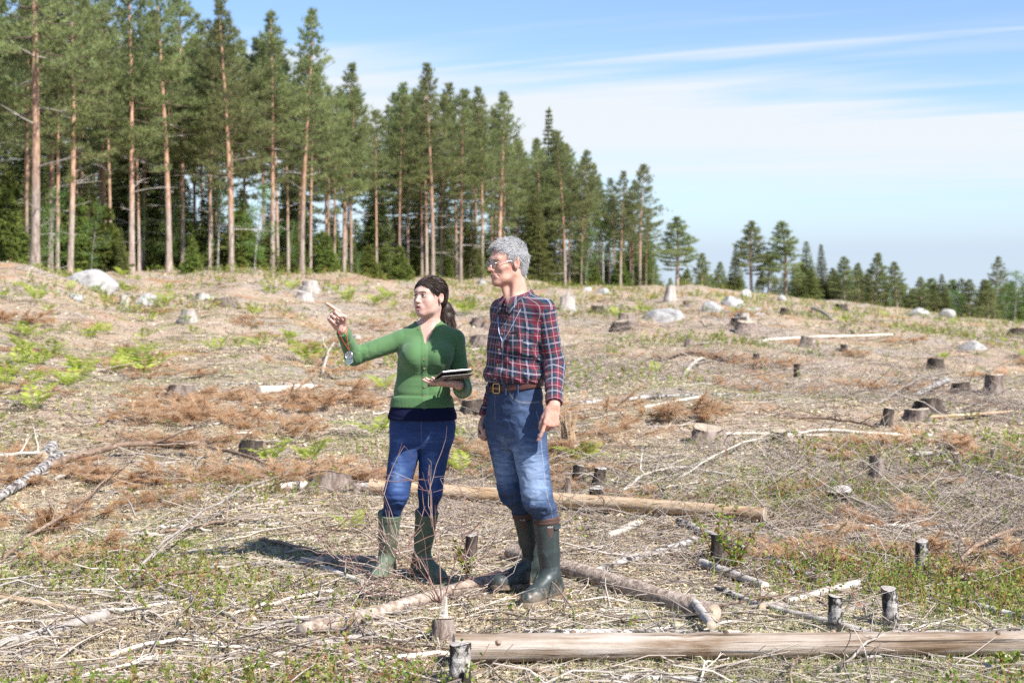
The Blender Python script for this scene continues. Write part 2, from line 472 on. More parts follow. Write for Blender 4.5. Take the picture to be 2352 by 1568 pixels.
def pine_meshes(h=13.5, cb=0.5, crown_r=1.75, r0=0.165, dens=1.0, seed=0):
    """a Scots pine: bare stem, whorled crown with upturned tufts"""
    st, rad = stem(h, r0, 0.25)
    T = MB(); T.tube(st, rad, 9, jag=0.02)
    P, D, Rn = [], [], []
    z0 = h * cb; z = z0
    side = rng.uniform(0, 6.28)
    while z < h - 0.15:
        f = (z - z0) / (h - z0)
        prof = (0.5 + 0.5 * min(1, f / 0.18)) * (1 - f) ** 0.95 + 0.05
        nb = rng.integers(3, 6) if f < 0.85 else 4
        a0 = rng.uniform(0, 6.28)
        for b in range(nb):
            az = a0 + b * 6.283 / nb + rng.normal(0, 0.3)
            L = crown_r * prof * rng.uniform(0.5, 1.3) * (1 + 0.15 * math.cos(az - side))
            if f < 0.12 and rng.random() < 0.45: continue
            up = -0.12 + 0.75 * f + rng.normal(0, 0.12)
            d = unit([math.cos(az), math.sin(az), up])
            p0 = on_stem(st, z)
            s = np.linspace(0, 1, 5)
            curve = p0 + d * (s * L)[:, None]
            curve[:, 2] += 0.16 * L * s ** 2.2 - 0.10 * L * np.sin(s * 3.14) * (1 - f)
            curve[:, 0] += rng.normal(0, 0.05 * L) * s ** 2; curve[:, 1] += rng.normal(0, 0.05 * L) * s ** 2
            T.tube(curve, np.linspace(0.030 * (1 - 0.6 * f), 0.005, 5), 4, cap=False, m=1)
            n = int(max(5, L * 20 * dens))
            ss = rng.uniform(0.22, 1.02, n) ** 0.62
            base = np.stack([np.interp(ss, s, curve[:, i]) for i in range(3)], 1)
            lat = unit(np.cross(d, [0, 0, 1.0]))
            w = rng.normal(0, 1, n)[:, None] * (0.30 * L * np.sin(np.clip(ss, 0, 1) * 2.5)[:, None] * 0.7 + 0.05)
            q = base + lat * w + np.array([0, 0, 1]) * (np.abs(rng.normal(0, 0.07, n)) + 0.04)[:, None] - np.abs(w) * np.array([0, 0, 0.1])
            P.append(q); D.append(unit(d * 0.6 + lat * np.sign(w) * 0.45 + np.array([0, 0, 0.75])))
            Rn.append(np.clip(rng.normal(0.5, 0.2) + rng.normal(0, 0.1, n), 0, 1))
        z += rng.uniform(0.36, 0.62) * (1.0 - 0.45 * f)
    # leader
    n = 26; zz = rng.uniform(h - 0.7, h, n)
    P.append(np.stack([np.interp(zz, st[:, 2], st[:, 0]) + rng.normal(0, .05, n), np.interp(zz, st[:, 2], st[:, 1]) + rng.normal(0, .05, n), zz], 1))
    D.append(unit(rng.normal(0, .4, (n, 3)) + [0, 0, 1])); Rn.append(np.full(n, 0.6))
    V, r = blades(np.concatenate(P), np.concatenate(D), 9, 0.25, 0.036, 0.6, np.concatenate(Rn))
    C = MB(); C.tris(V, r)
    return T.mesh('pine_trunk', [M_PINEBARK, M_LIMB]), C.mesh('pine_crown', M_PINE, smooth=False), st, rad

def spruce_meshes(h=10.0, crown_r=1.7, r0=0.13, cb=0.04, mat=None, dens=1.0, sharp=0.95):
    st, rad = stem(h, r0, 0.08, 10)
    T = MB(); T.tube(st, rad, 8)
    P, D, Rn = [], [], []
    z = h * cb + 0.1
    while z < h - 0.1:
        f = z / h
        Lm = crown_r * (1 - f) ** sharp + 0.06
        nb = 7 if f < 0.7 else 5
        a0 = rng.uniform(0, 6.28)
        for b in range(nb):
            az = a0 + b * 6.283 / nb + rng.normal(0, 0.25)
            L = Lm * rng.uniform(0.7, 1.15)
            d = np.array([math.cos(az), math.sin(az), 0.0])
            p0 = on_stem(st, z)
            n = int(max(5, L * 22 * dens))
            s = rng.uniform(0.12, 1.0, n) ** 0.75
            zz = -0.35 * L * s + 0.22 * L * s ** 2.5 + (0.35 * L * s if f > 0.8 else 0)
            lat = np.array([-d[1], d[0], 0])
            w = rng.normal(0, 1, n)[:, None] * (0.16 * L * (1.1 - s)[:, None] + 0.05)
            q = p0 + d * (s * L)[:, None] + lat * w + np.array([0, 0, 1]) * zz[:, None]
            P.append(q); D.append(unit(d * 0.7 + lat * np.sign(w) * 0.5 + np.array([0, 0, -0.35 if f < 0.8 else 0.2])))
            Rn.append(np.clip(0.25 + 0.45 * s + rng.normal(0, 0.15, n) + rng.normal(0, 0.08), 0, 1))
        z += rng.uniform(0.16, 0.26) * (h / 10) ** 0.5
    n = 14; zz = rng.uniform(h - 0.5, h, n)
    P.append(np.stack([np.interp(zz, st[:, 2], st[:, 0]), np.interp(zz, st[:, 2], st[:, 1]), zz], 1)); D.append(unit(rng.normal(0, .35, (n, 3)) + [0, 0, 1])); Rn.append(np.full(n, 0.6))
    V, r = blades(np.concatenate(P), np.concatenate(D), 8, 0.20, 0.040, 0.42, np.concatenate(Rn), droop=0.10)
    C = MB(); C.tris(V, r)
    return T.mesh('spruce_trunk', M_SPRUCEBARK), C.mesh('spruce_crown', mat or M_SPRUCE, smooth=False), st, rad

def birch_meshes(h=8.0, crown_r=1.3, r0=0.06, cb=0.35, n=2600, leaf=0.085):
    st, rad = stem(h, r0, 0.35, 12, 0.008)
    T = MB(); T.tube(st, rad, 7)
    P, Rn = [], []
    k = 26
    for b in range(k):
        f = cb + (0.97 - cb) * b / k
        az = rng.uniform(0, 6.28)
        g = (f - cb) / (1 - cb)
        L = crown_r * (0.35 + 0.65 * math.sin(min(1, g * 1.1 + 0.22) * 2.9)) * rng.uniform(0.6, 1.1)
        p0 = on_stem(st, f * h); s = np.linspace(0, 1, 5)
        d = unit([math.cos(az), math.sin(az), rng.uniform(0.3, 0.9)])
        cv = p0 + d * (s * L)[:, None]; cv[:, 2] -= 0.25 * L * s ** 2
        T.tube(cv, np.linspace(0.016, 0.004, 5), 4, cap=False)
        m = int(n / k)
        ss = rng.uniform(0.25, 1.05, m)
        q = np.stack([np.interp(ss, s, cv[:, i]) for i in range(3)], 1) + rng.normal(0, 0.16, (m, 3)) * (0.4 + ss)[:, None] * L ** 0.5
        P.append(q); Rn.append(np.clip(rng.normal(0.5, 0.18) + rng.normal(0, .12, m), 0, 1))
    P = np.concatenate(P); Rn = np.concatenate(Rn); N = len(P)
    a = rsphere(N); b = unit(np.cross(a, rsphere(N)))
    L = leaf * rng.uniform(0.6, 1.2, (N, 1))
    v = np.stack([P - a * L * .5, P + b * L * .38, P + a * L * .5, P - b * L * .38], 1).reshape(-1, 3)
    C = MB(); C.add(v, np.arange(4 * N).reshape(-1, 4), np.repeat(Rn, 4))
    return T.mesh('birch_trunk', M_BIRCH), C.mesh('birch_crown', M_BIRCHLEAF, smooth=False), st, rad

PINES = [pine_meshes(13.5, cb, cr, 0.108, 1.0) for cb, cr in ((0.42, 2.4), (0.46, 2.6), (0.38, 2.2), (0.50, 2.4), (0.34, 2.5), (0.45, 2.0))]
LOWPINES = [pine_meshes(9.5, cb, cr, 0.12, 1.7) for cb, cr in ((0.20, 1.65), (0.30, 1.75), (0.12, 1.7))]
SPRUCES = [spruce_meshes(10, 1.75), spruce_meshes(10, 1.5), spruce_meshes(10, 2.0)]
YSPRUCES = [spruce_meshes(4.0, 1.25, 0.05, 0.03, M_YSPRUCE, 1.3), spruce_meshes(3.0, 1.2, 0.04, 0.03, M_YSPRUCE, 1.5)]
LIGHTSPRUCE = spruce_meshes(6, 1.5, 0.07, 0.03, M_YSPRUCE, 1.0)
BIRCHES = [birch_meshes(8, 1.5), birch_meshes(7, 1.7, 0.05, 0.2, 3000)]

def dead_branch_mesh(L):
    m = MB(); s = np.linspace(0, 1, 6)
    c = np.stack([s * L, 0.10 * L * np.sin(s * 4 + rng.uniform(0, 6)) * s, 0.10 * L * s + rng.uniform(-0.25, .25) * L * s ** 2], 1)
    m.tube(c, np.linspace(0.024, 0.005, 6) * (0.6 + 0.3 * L), 5)
    for k in range(2):
        i = rng.integers(2, 5); e = c[i] + np.array([0.3, rng.uniform(-.25, .25), rng.uniform(-.1, .25)]) * L
        m.tube([c[i], (c[i] + e) / 2 + [0, 0, .03], e], [0.012, 0.009, 0.004], 4)
    return m.mesh('dead_branch', M_DEADWOOD)
DEADB = [dead_branch_mesh(L) for L in (0.7, 1.0, 1.3, 1.7, 0.5, 2.1)]

def tree(name, kind, x, y, h, label, cat, group, dead=0, rz=None, lean=0.0, wide=1.0, thick=1.0, leandir=None):
    tm, cm, st, rad = kind
    h0 = st[-1, 2]; s = h / h0
    root = empty(name, (x, y, gz(x, y) - 0.06), rng.uniform(0, 6.28) if rz is None else rz, (s * wide, s * wide, s))
    if lean: root.rotation_euler = (lean * 0.4, lean, root.rotation_euler.z if leandir is None else leandir)
    trunk = obj('trunk', tm, root); obj('crown', cm, root)
    if thick != 1.0: trunk.scale = (thick, thick, 1)
    for k in range(dead):
        z = rng.uniform(0.10, 0.52) * h0
        p = on_stem(st, z)
        q = obj('dead_branch', DEADB[rng.integers(len(DEADB))], root, p, (0, rng.uniform(-.35, .15), rng.uniform(0, 6.28)))
    return tag(root, label, cat, group)

ORD = ['first', 'second', 'third', 'fourth', 'fifth', 'sixth', 'seventh', 'eighth', 'ninth', 'tenth', 'eleventh', 'twelfth', 'thirteenth',
       'fourteenth', 'fifteenth', 'sixteenth', 'seventeenth', 'eighteenth', 'nineteenth', 'twentieth', 'twenty-first', 'twenty-second', 'twenty-third', 'twenty-fourth', 'twenty-fifth', 'twenty-sixth']
# front row of the wood: x of the foot in the photograph, distance, y of the tip, thickness
FRONT = [(80, 45, -370, 1.25, 0.02), (115, 56, -140, 1.0, -0.02), (160, 54, -170, 1.0, 0.03), (232, 66, -60, 0.85, 0), (302, 60, -100, 1.1, 0), (330, 68, 20, .6, 0),
         (388, 62, -90, 1.15, 0), (420, 66, -20, .9, 0), (448, 72, 80, .7, 0.01), (466, 75, 90, .7, 0), (531, 62, 2, 1.05, 0.0), (625, 68, 30, 1.1, 0), (693, 70, 24, 1.15, 0),
         (768, 82, 210, .8, 0), (790, 84, 148, 1.05, 0), (920, 92, 190, .8, 0), (937, 95, 215, .8, 0), (980, 92, 180, .9, 0), (994, 90, 148, 1.1, 0.01),
         (1058, 92, 205, .95, 0), (1108, 96, 205, .9, 0), (1146, 92, 215, 1.2, 0), (1298, 108, 300, 1.0, -0.02), (1425, 112, 395, .95, 0.0), (1470, 112, 376, 1.0, 0.02), (1335, 110, 345, .8, 0)]
FRONT.sort()
for i, (xd, d, yt, th, ln) in enumerate(FRONT):
    x = (xd - HX) / FPX * d
    zt = EYE + (HY - yt) / FPX * d
    h = zt - gz(x, d)
    k = PINES[i % len(PINES)]
    tree('pine_tree', k, x, d, h, 'tall bare-trunked pine, %s from the left in the wood\'s front row' % ORD[i], 'pine tree',
         'front row pines', dead=9 if d < 90 else 5, lean=ln, wide=1.0 * (13.5 / h) ** 0.35, thick=th * (13.5 / h) ** 0.6)

# lone and smaller trees on the right hand skyline
RIGHT = [('pine_tree', LOWPINES[1], 1555, 112, 498, 1.25, 'lone broad-crowned pine with a reddish trunk just right of the tall wood'),
         ('pine_tree', LOWPINES[0], 1612, 116, 580, 1.2, 'small dark pine with a forked stem right of the lone broad-crowned pine'),
         ('spruce_tree', SPRUCES[1], 1688, 128, 562, 1.0, 'dark slender spruce left of the two tall pointed skyline pines'),
         ('pine_tree', LOWPINES[1], 1726, 122, 506, 1.05, 'left one of the two tall pointed pines on the right skyline'),
         ('pine_tree', LOWPINES[0], 1804, 122, 508, 1.2, 'right one of the two tall pointed pines on the right skyline'),
         ('spruce_tree', SPRUCES[0], 1854, 126, 552, 1.05, 'dark spruce directly right of the two tall pointed pines'),
         ('spruce_tree', SPRUCES[1], 1888, 130, 560, 0.9, 'narrow spruce behind the dark spruce right of the pointed pines'),
         ('pine_tree', LOWPINES[2], 1938, 128, 588, 1.3, 'round-topped young pine in the middle of the right skyline'),
         ('pine_tree', LOWPINES[2], 1974, 130, 602, 1.0, 'short young pine beside the round-topped one'),
         ('pine_tree', LOWPINES[0], 2010, 124, 580, 1.1, 'pointed pine right of the round-topped young pine'),
         ('pine_tree', LOWPINES[1], 2060, 120, 600, 1.0, 'thin see-through pine left of the dip in the skyline'),
         ('pine_tree', LOWPINES[2], 2118, 118, 634, 1.3, 'low dense pine right of the dip in the skyline'),
         ('spruce_tree', SPRUCES[2], 2166, 116, 628, 1.0, 'low spruce between the dense pines near the right edge'),
         ('pine_tree', LOWPINES[2], 2225, 112, 640, 1.4, 'low bushy pine left of the bare-stemmed pine at the right edge'),
         ('pine_tree', PINES[5], 2284, 108, 588, .9, 'bare-stemmed pine with a small tuft top near the right edge'),
         ('birch_tree', BIRCHES[1], 2330, 102, 618, 1.5, 'light green leafy tree at the right edge of the skyline'),
         ('pine_tree', LOWPINES[0], 1650, 132, 600, 1.0, 'small pine half hidden left of the dark slender spruce'),
         ('pine_tree', LOWPINES[2], 1765, 130, 575, 1.2, 'low pine filling the gap between the two pointed pines')]
for nm, k, xd, d, yt, wd, lb in RIGHT:
    x = (xd - HX) / FPX * d
    h = EYE + (HY - yt) / FPX * d - gz(x, d)
    tree(nm, k, x, d, h, lb, nm.replace('_', ' '), 'skyline trees on the right', wide=wd * 1.6, dead=2)

# the wood behind the front row
def dt_of(xd): return float(np.interp((xd - HX) / FPX, T_T, T_D))
def tip_y(xd): return float(np.interp(xd, [-300, 0, 280, 320, 450, 530, 580, 640, 700, 740, 790, 840, 890, 1000, 1060, 1150, 1200, 1255, 1300, 1370, 1430, 1480, 1520],
                                      [-100, -80, 10, 60, 5, 30, 90, 45, 60, 190, 165, 225, 190, 165, 215, 225, 300, 262, 305, 362, 400, 385, 520]))
n = 0
for row, (dd, step) in enumerate(((4, 74), (10, 72), (18, 70))):
    xd = -260 + rng.uniform(0, 40)
    while xd < 1505:
        d = dt_of(xd) + dd + rng.uniform(-2, 2)
        x = (xd - HX) / FPX * d
        yt = tip_y(xd) + abs(rng.normal(0, 45)) + 12
        h = EYE + (HY - yt) / FPX * d - gz(x, d)
        h = min(max(h, 5), 17)
        if row < 1 or rng.random() < 0.78:
            tree('pine_tree', PINES[rng.integers(6)], x, d, h, 'pine standing in the wood behind the front row', 'pine tree', 'pines behind the front row',
                 wide=(13.5 / h) ** 0.35, thick=rng.uniform(.6, .9), dead=3 if row < 2 else 0)
        else:
            tree('spruce_tree', SPRUCES[rng.integers(3)], x, d, h * rng.uniform(0.6, 0.95), 'dark spruce standing in the wood behind the pines', 'spruce tree', 'spruces in the wood')
        xd += step * rng.uniform(0.6, 1.3) * 60 / d ** 1.0 * 1.15
# a dark understorey of spruces
for row, dd in enumerate((11, 24)):
    xd = -240 + rng.uniform(0, 60)
    while xd < 1500:
        d = dt_of(xd) + dd + rng.uniform(-2, 2)
        x = (xd - HX) / FPX * d
        h = rng.uniform(4.5, 7.5) if row else rng.uniform(2.5, 5.0)
        tree('spruce_tree', LIGHTSPRUCE if rng.random() < .4 else SPRUCES[rng.integers(3)], x, d, h, 'low spruce growing under the pines of the wood', 'spruce tree', 'understorey spruces', wide=1.45)
        xd += rng.uniform(55, 110) * 60 / d
# light green saplings along the edge of the wood, and more pines deep at the far left
for k in range(34):
    xd = -60 + k * 46 + rng.uniform(-18, 18); d = dt_of(xd) + rng.uniform(1.0, 7.0); x = (xd - HX) / FPX * d
    w_ = rng.random(); kk, nm, cat = (YSPRUCES[rng.integers(2)], 'spruce_tree', 'spruce tree') if w_ < .45 else (LIGHTSPRUCE, 'spruce_tree', 'spruce tree') if w_ < .6 else (BIRCHES[1], 'birch_tree', 'birch tree')
    tree(nm, kk, x, d, rng.uniform(1.2, 3.6), 'light green %s sapling at the edge of the wood' % cat.split()[0], cat, 'saplings at the edge of the wood: ' + cat, wide=1.15)
for k in range(16):
    xd = -120 + k * 28 + rng.uniform(-10, 10); d = dt_of(xd) + rng.uniform(30, 44); x = (xd - HX) / FPX * d
    tree('spruce_tree', SPRUCES[k % 3], x, d, rng.uniform(10, 13), 'tall spruce closing the wood far behind its left end', 'spruce tree', 'spruces far behind the left end of the wood', wide=.9)
# named understorey trees at the edge of the wood
EDGE = [('spruce_tree', YSPRUCES[0], 235, 58, 470, 1.5, 'light yellow-green spruce behind the white boulder', 'spruce tree'),
        ('spruce_tree', YSPRUCES[1], 20, 47, 545, 1.2, 'small yellow-green spruce at the left edge of the wood', 'spruce tree'),
        ('spruce_tree', SPRUCES[1], 280, 57, 520, 1.2, 'small spruce between the white boulder and the pines', 'spruce tree'),
        ('spruce_tree', YSPRUCES[1], 440, 60, 560, 1.2, 'low yellow-green spruce at the foot of the seventh pine', 'spruce tree'),
        ('birch_tree', BIRCHES[0], 500, 64, 300, 1.0, 'slim white-stemmed birch left of the straight pine', 'birch tree'),
        ('birch_tree', BIRCHES[1], 585, 63, 415, 1.35, 'leafy light green birch with a leaning stem in the wood', 'birch tree'),
        ('birch_tree', BIRCHES[1], 665, 72, 500, 1.1, 'bushy young birch between the two straight pines', 'birch tree'),
        ('birch_tree', BIRCHES[0], 1385, 112, 470, 1.5, 'light green birch at the right end of the wood', 'birch tree'),
        ('birch_tree', BIRCHES[1], 1345, 110, 520, 1.2, 'young birch beside the light green one near the end of the wood', 'birch tree'),
        ('spruce_tree', SPRUCES[1], 1256, 110, 248, 0.75, 'tall dark spruce with a brown cone-laden top at the skyline', 'spruce tree'),
        ('spruce_tree', SPRUCES[2], 1085, 95, 470, 1.2, 'drooping spruce behind the slender pines left of the man', 'spruce tree'),
        ('spruce_tree', SPRUCES[0], 1230, 106, 430, 1.2, 'spruce with hanging twigs right of the grey-haired head', 'spruce tree'),
        ('birch_tree', BIRCHES[1], 1500, 116, 560, 1.2, 'low leafy birch behind the last pine of the wood', 'birch tree'),
        ('spruce_tree', SPRUCES[2], 60, 52, 400, 1.1, 'spruce behind the first two pines at the left', 'spruce tree'),
        ('spruce_tree', SPRUCES[0], 205, 60, 380, 1.1, 'tall spruce behind the light yellow-green one', 'spruce tree')]
for nm, k, xd, d, yt, wd, lb, cat in EDGE:
    x = (xd - HX) / FPX * d
    h = EYE + (HY - yt) / FPX * d - gz(x, d)
    tree(nm, k, x, d, h, lb, cat, None, wide=wd, lean=-0.12 if 'leaning' in lb else 0)
# a far belt of trees below the skyline on the right
for k in range(130):
    xd = rng.uniform(1540, 2520); d = float(np.interp((xd - HX) / FPX, T_T, T_D)) + rng.uniform(2, 24)
    x = (xd - HX) / FPX * d
    top = np.interp(xd, [1540, 1700, 1850, 2000, 2100, 2352], [630, 612, 592, 615, 640, 628]) + rng.uniform(0, 65)
    h = max(2.0, EYE + (HY - top) / FPX * d - gz(x, d))
    which = rng.random()
    kk, nm, cat = (LOWPINES[rng.integers(3)], 'pine_tree', 'pine tree') if which < 0.5 else ((SPRUCES[rng.integers(3)], 'spruce_tree', 'spruce tree') if which < 0.85 else (BIRCHES[1], 'birch_tree', 'birch tree'))
    tree(nm, kk, x, d, h, 'low %s in the thicket under the right skyline' % cat.split()[0], cat, 'thicket under the right skyline: ' + cat, wide=rng.uniform(1.6, 2.4))
# ------------------------------------------------------------------ the clearing: boulders, stumps, logs, branches, plants
M_ROCKW = nmat('pale_granite', [(0.25, (0.13, 0.125, 0.12)), (0.45, (0.33, 0.32, 0.305)), (0.7, (0.50, 0.485, 0.47))], 3.5, 0.9, 0.7, 14, 0.03, rnd=0.08)
M_ROCKG = nmat('grey_granite', [(0.25, (0.13, 0.13, 0.13)), (0.5, (0.30, 0.295, 0.29)), (0.75, (0.50, 0.49, 0.47))], 3.0, 0.9, 0.8, 12, 0.03, rnd=0.08)
M_BARK = nmat('stump_bark', [(0.3, (0.06, 0.045, 0.038)), (0.5, (0.20, 0.155, 0.13)), (0.72, (0.38, 0.32, 0.28))], 22, 0.92, 0.9, 34, 0.03, stretch=(1, 1, .25), rnd=0.25)
M_DARKBARK = nmat('dark_bark', [(0.3, (0.02, 0.017, 0.015)), (0.55, (0.07, 0.055, 0.045)), (0.75, (0.22, 0.18, 0.15))], 20, 0.92, 0.9, 34, 0.03, stretch=(1, 1, .3), rnd=0.2)
M_GREYWOOD = nmat('weathered_wood', [(0.28, (0.15, 0.13, 0.115)), (0.5, (0.36, 0.325, 0.295)), (0.72, (0.54, 0.50, 0.46))], 14, 0.88, 0.7, 30, 0.01, stretch=(1, 1, .12), rnd=0.15)
def cut_material():
    t = NT('cut_wood')
    v = t.coord('Object')
    w = t.n('ShaderNodeTexWave', wave_type='RINGS', rings_direction='Z', wave_profile='SIN')
    w.inputs['Scale'].default_value = 22; w.inputs['Distortion'].default_value = 1.2; w.inputs['Detail'].default_value = 3
    t.l(v, w.inputs['Vector'])
    n = t.noise(v, 9, 5)
    f = t.math('ADD', t.math('MULTIPLY', w.outputs['Fac'], 0.35), t.math('MULTIPLY', n, 0.65))
    c = t.ramp(f, [(0.25, (0.25, 0.19, 0.14)), (0.5, (0.45, 0.37, 0.28)), (0.75, (0.62, 0.54, 0.43))])
    c = t.hsv(c, t.math('ADD', t.math('MULTIPLY', t.rand(), 0.4), 0.75))
    return t.done(c, 0.85, t.bump(f, 0.4, 0.01), 0.2)
M_CUT = cut_material()
def log_material(name, stops, rnd=0.08):
    """debarked wood: grain runs along local x, with darker checks and stains"""
    t = NT(name)
    v = t.coord('Object', (0.35, 9, 9))
    g = t.noise(v, 5, 7, 0.68)
    st = t.noise(t.coord('Object', (1.0, 2.2, 2.2)), 2.2, 4, 0.55)
    f = t.math('ADD', t.math('MULTIPLY', g, 0.55), t.math('MULTIPLY', st, 0.45))
    c = t.ramp(f, stops)
    crack = t.ramp(t.noise(t.coord('Object', (0.16, 16, 16)), 4, 3, 0.5), [(0.34, (0.22, 0.22, 0.22)), (0.41, (1, 1, 1))])
    c = t.mix(1.0, c, crack, 'MULTIPLY')
    if rnd: c = t.hsv(c, t.math('ADD', t.math('MULTIPLY', t.rand(), 2 * rnd), 1 - rnd))
    return t.done(c, 0.72, t.bump(g, 0.8, 0.012), 0.2)
M_LOG = log_material('debarked_log', [(0.34, (0.075, 0.048, 0.03)), (0.43, (0.19, 0.13, 0.085)), (0.52, (0.31, 0.25, 0.20)), (0.62, (0.43, 0.38, 0.33))])
M_LOGY = log_material('fresh_debarked_log', [(0.34, (0.16, 0.09, 0.045)), (0.44, (0.33, 0.22, 0.13)), (0.55, (0.46, 0.345, 0.235)), (0.66, (0.55, 0.455, 0.345))])
M_STICKPALE = log_material('pale_stick_wood', [(0.30, (0.30, 0.25, 0.20)), (0.48, (0.52, 0.46, 0.39)), (0.68, (0.70, 0.65, 0.58))], 0.2)
M_STICKGREY = nmat('grey_stick_bark', [(0.28, (0.11, 0.09, 0.08)), (0.5, (0.28, 0.24, 0.21)), (0.74, (0.47, 0.42, 0.38))], 18, 0.9, 0.5, rnd=0.25)
M_STICKBROWN = nmat('brown_stick_bark', [(0.28, (0.07, 0.05, 0.038)), (0.5, (0.21, 0.145, 0.105)), (0.74, (0.38, 0.29, 0.22))], 18, 0.9, 0.5, rnd=0.25)
M_ROUGHBARK = nmat('flaky_log_bark', [(0.28, (0.13, 0.09, 0.07)), (0.48, (0.34, 0.265, 0.21)), (0.6, (0.50, 0.41, 0.345)), (0.75, (0.62, 0.55, 0.48))], 26, 0.92, 1.0, 40, 0.02, rnd=0.05)
def attrmat(name, stops, rough=0.85, transl=0.0, rnd=0.1, spec=0.2):
    t = NT(name)
    c = t.ramp(t.attr(), stops)
    if rnd: c = t.hsv(c, t.math('ADD', t.math('MULTIPLY', t.rand(), 2 * rnd), 1 - rnd))
    return t.done(c, rough, None, spec, transl)
M_RUST = attrmat('dead_pine_needles', [(0, (0.48, 0.29, 0.16)), (0.5, (0.65, 0.45, 0.275)), (1, (0.75, 0.58, 0.41))], 0.7, 0.6)
M_FERN = attrmat('fern_fronds', [(0, (0.19, 0.25, 0.03)), (0.5, (0.33, 0.41, 0.06)), (1, (0.48, 0.54, 0.12))], 0.6, 0.5)
M_LEAF = attrmat('bilberry_leaves', [(0, (0.11, 0.17, 0.035)), (0.5, (0.20, 0.27, 0.05)), (0.86, (0.32, 0.36, 0.09)), (0.93, (0.34, 0.17, 0.07)), (1, (0.40, 0.16, 0.08))], 0.5, 0.4)
M_GRASS = attrmat('grass_blades', [(0, (0.20, 0.26, 0.07)), (0.45, (0.32, 0.38, 0.13)), (0.6, (0.45, 0.42, 0.22)), (1, (0.60, 0.53, 0.36))], 0.6, 0.35)
M_LITTER = attrmat('litter_pieces', [(0, (0.10, 0.07, 0.05)), (0.18, (0.26, 0.185, 0.115)), (0.45, (0.44, 0.35, 0.225)), (0.72, (0.56, 0.47, 0.335)), (1, (0.65, 0.585, 0.48))], 0.85, 0.0)
M_TWIG = attrmat('dry_twigs', [(0, (0.09, 0.07, 0.06)), (0.25, (0.21, 0.165, 0.135)), (0.6, (0.38, 0.325, 0.28)), (1, (0.56, 0.50, 0.44))], 0.85)
M_REDTWIG = attrmat('red_brown_twigs', [(0, (0.08, 0.04, 0.035)), (0.5, (0.19, 0.095, 0.08)), (1, (0.42, 0.33, 0.29))], 0.7)

# ---- boulders
def noise3(p, seed, f):
    g = np.random.default_rng(seed); s = 0
    for i in range(6):
        k = g.normal(size=3) * f; s = s + np.sin(p @ k + g.uniform(0, 6.28))
    return s / 6
def boulder(label, xd, yd, wpx, hpx, mat, depth=0.8, seed=1, skew=0.0):
    p = at(xd, yd); s = ppm(p.y); w = wpx / s; h = hpx / s
    import bmesh
    bm = bmesh.new(); bmesh.ops.create_icosphere(bm, subdivisions=4, radius=1)
    v = np.array([q.co[:] for q in bm.verts])
    n = noise3(v, seed, 1.3) * 0.30 + noise3(v, seed + 9, 3.0) * 0.12 + noise3(v, seed + 19, 7.0) * 0.05
    v = v * (1 + n)[:, None]
    g = np.random.default_rng(seed + 3)
    for k in range(9):               # split faces
        d = unit(g.normal(size=3) * [1, 1, .7]); c = v @ d; lim = g.uniform(0.5, 0.82)
        v = v - np.maximum(c - lim, 0)[:, None] * d * 0.85
    v[:, 2] += skew * v[:, 0]
    for q, c in zip(bm.verts, v): q.co = c
    me = bpy.data.meshes.new('boulder'); bm.to_mesh(me); bm.free()
    for q in me.polygons: q.use_smooth = True
    me.materials.append(mat)
    o = obj('boulder', me, None, (p.x, p.y + w * depth * 0.3, p.z + h * 0.06))
    o.scale = (w * 0.5, w * 0.5 * depth, h * 0.86)
    return tag(o, label, 'boulder', 'boulders in the clearing')
BOULDERS = [('large white boulder near the wood at the left', 212, 664, 150, 44, M_ROCKW, 23, 0),
            ('smaller white boulder right of and below the large white one', 328, 700, 72, 28, M_ROCKW, 8, 0),
            ('wide grey domed boulder right of the man', 1527, 742, 132, 36, M_ROCKG, 12, 0),
            ('pale boulder partly covered by brush behind the grey domed one', 1640, 712, 52, 26, M_ROCKG, 15, 0),
            ('tallest grey boulder of the heap under the forked pine', 1682, 704, 62, 38, M_ROCKG, 21, 0),
            ('sloping grey boulder right of the boulder heap', 1725, 724, 62, 26, M_ROCKG, 25, 0),
            ('square white boulder at the foot of the left pointed pine', 1716, 686, 32, 24, M_ROCKW, 31, 0),
            ('small white boulder at the foot of the right pointed pine', 1798, 690, 26, 15, M_ROCKW, 37, 0),
            ('left one of two low white boulders right of the man\'s shoulder', 1350, 669, 30, 12, M_ROCKW, 41, 0),
            ('right one of two low white boulders right of the man\'s shoulder', 1388, 674, 40, 14, M_ROCKW, 47, 0),
            ('low pinkish boulder left of the pair near the right edge', 2116, 722, 56, 18, M_ROCKW, 51, 0),
            ('tilted pale boulder of the pair near the right edge', 2178, 730, 54, 24, M_ROCKW, 57, 0.25),
            ('flat white rock lying in the brush at the far right', 2238, 806, 72, 24, M_ROCKW, 61, 0),
            ('round white stone between the two people\'s heads', 1106, 655, 30, 14, M_ROCKW, 67, 0),
            ('small grey rock under the large white boulder', 172, 690, 40, 16, M_ROCKG, 71, 0)]
for lb, x, y, w, h, m, sd, sk in BOULDERS: boulder(lb, x, y, w, h, m, 0.8, sd, sk)

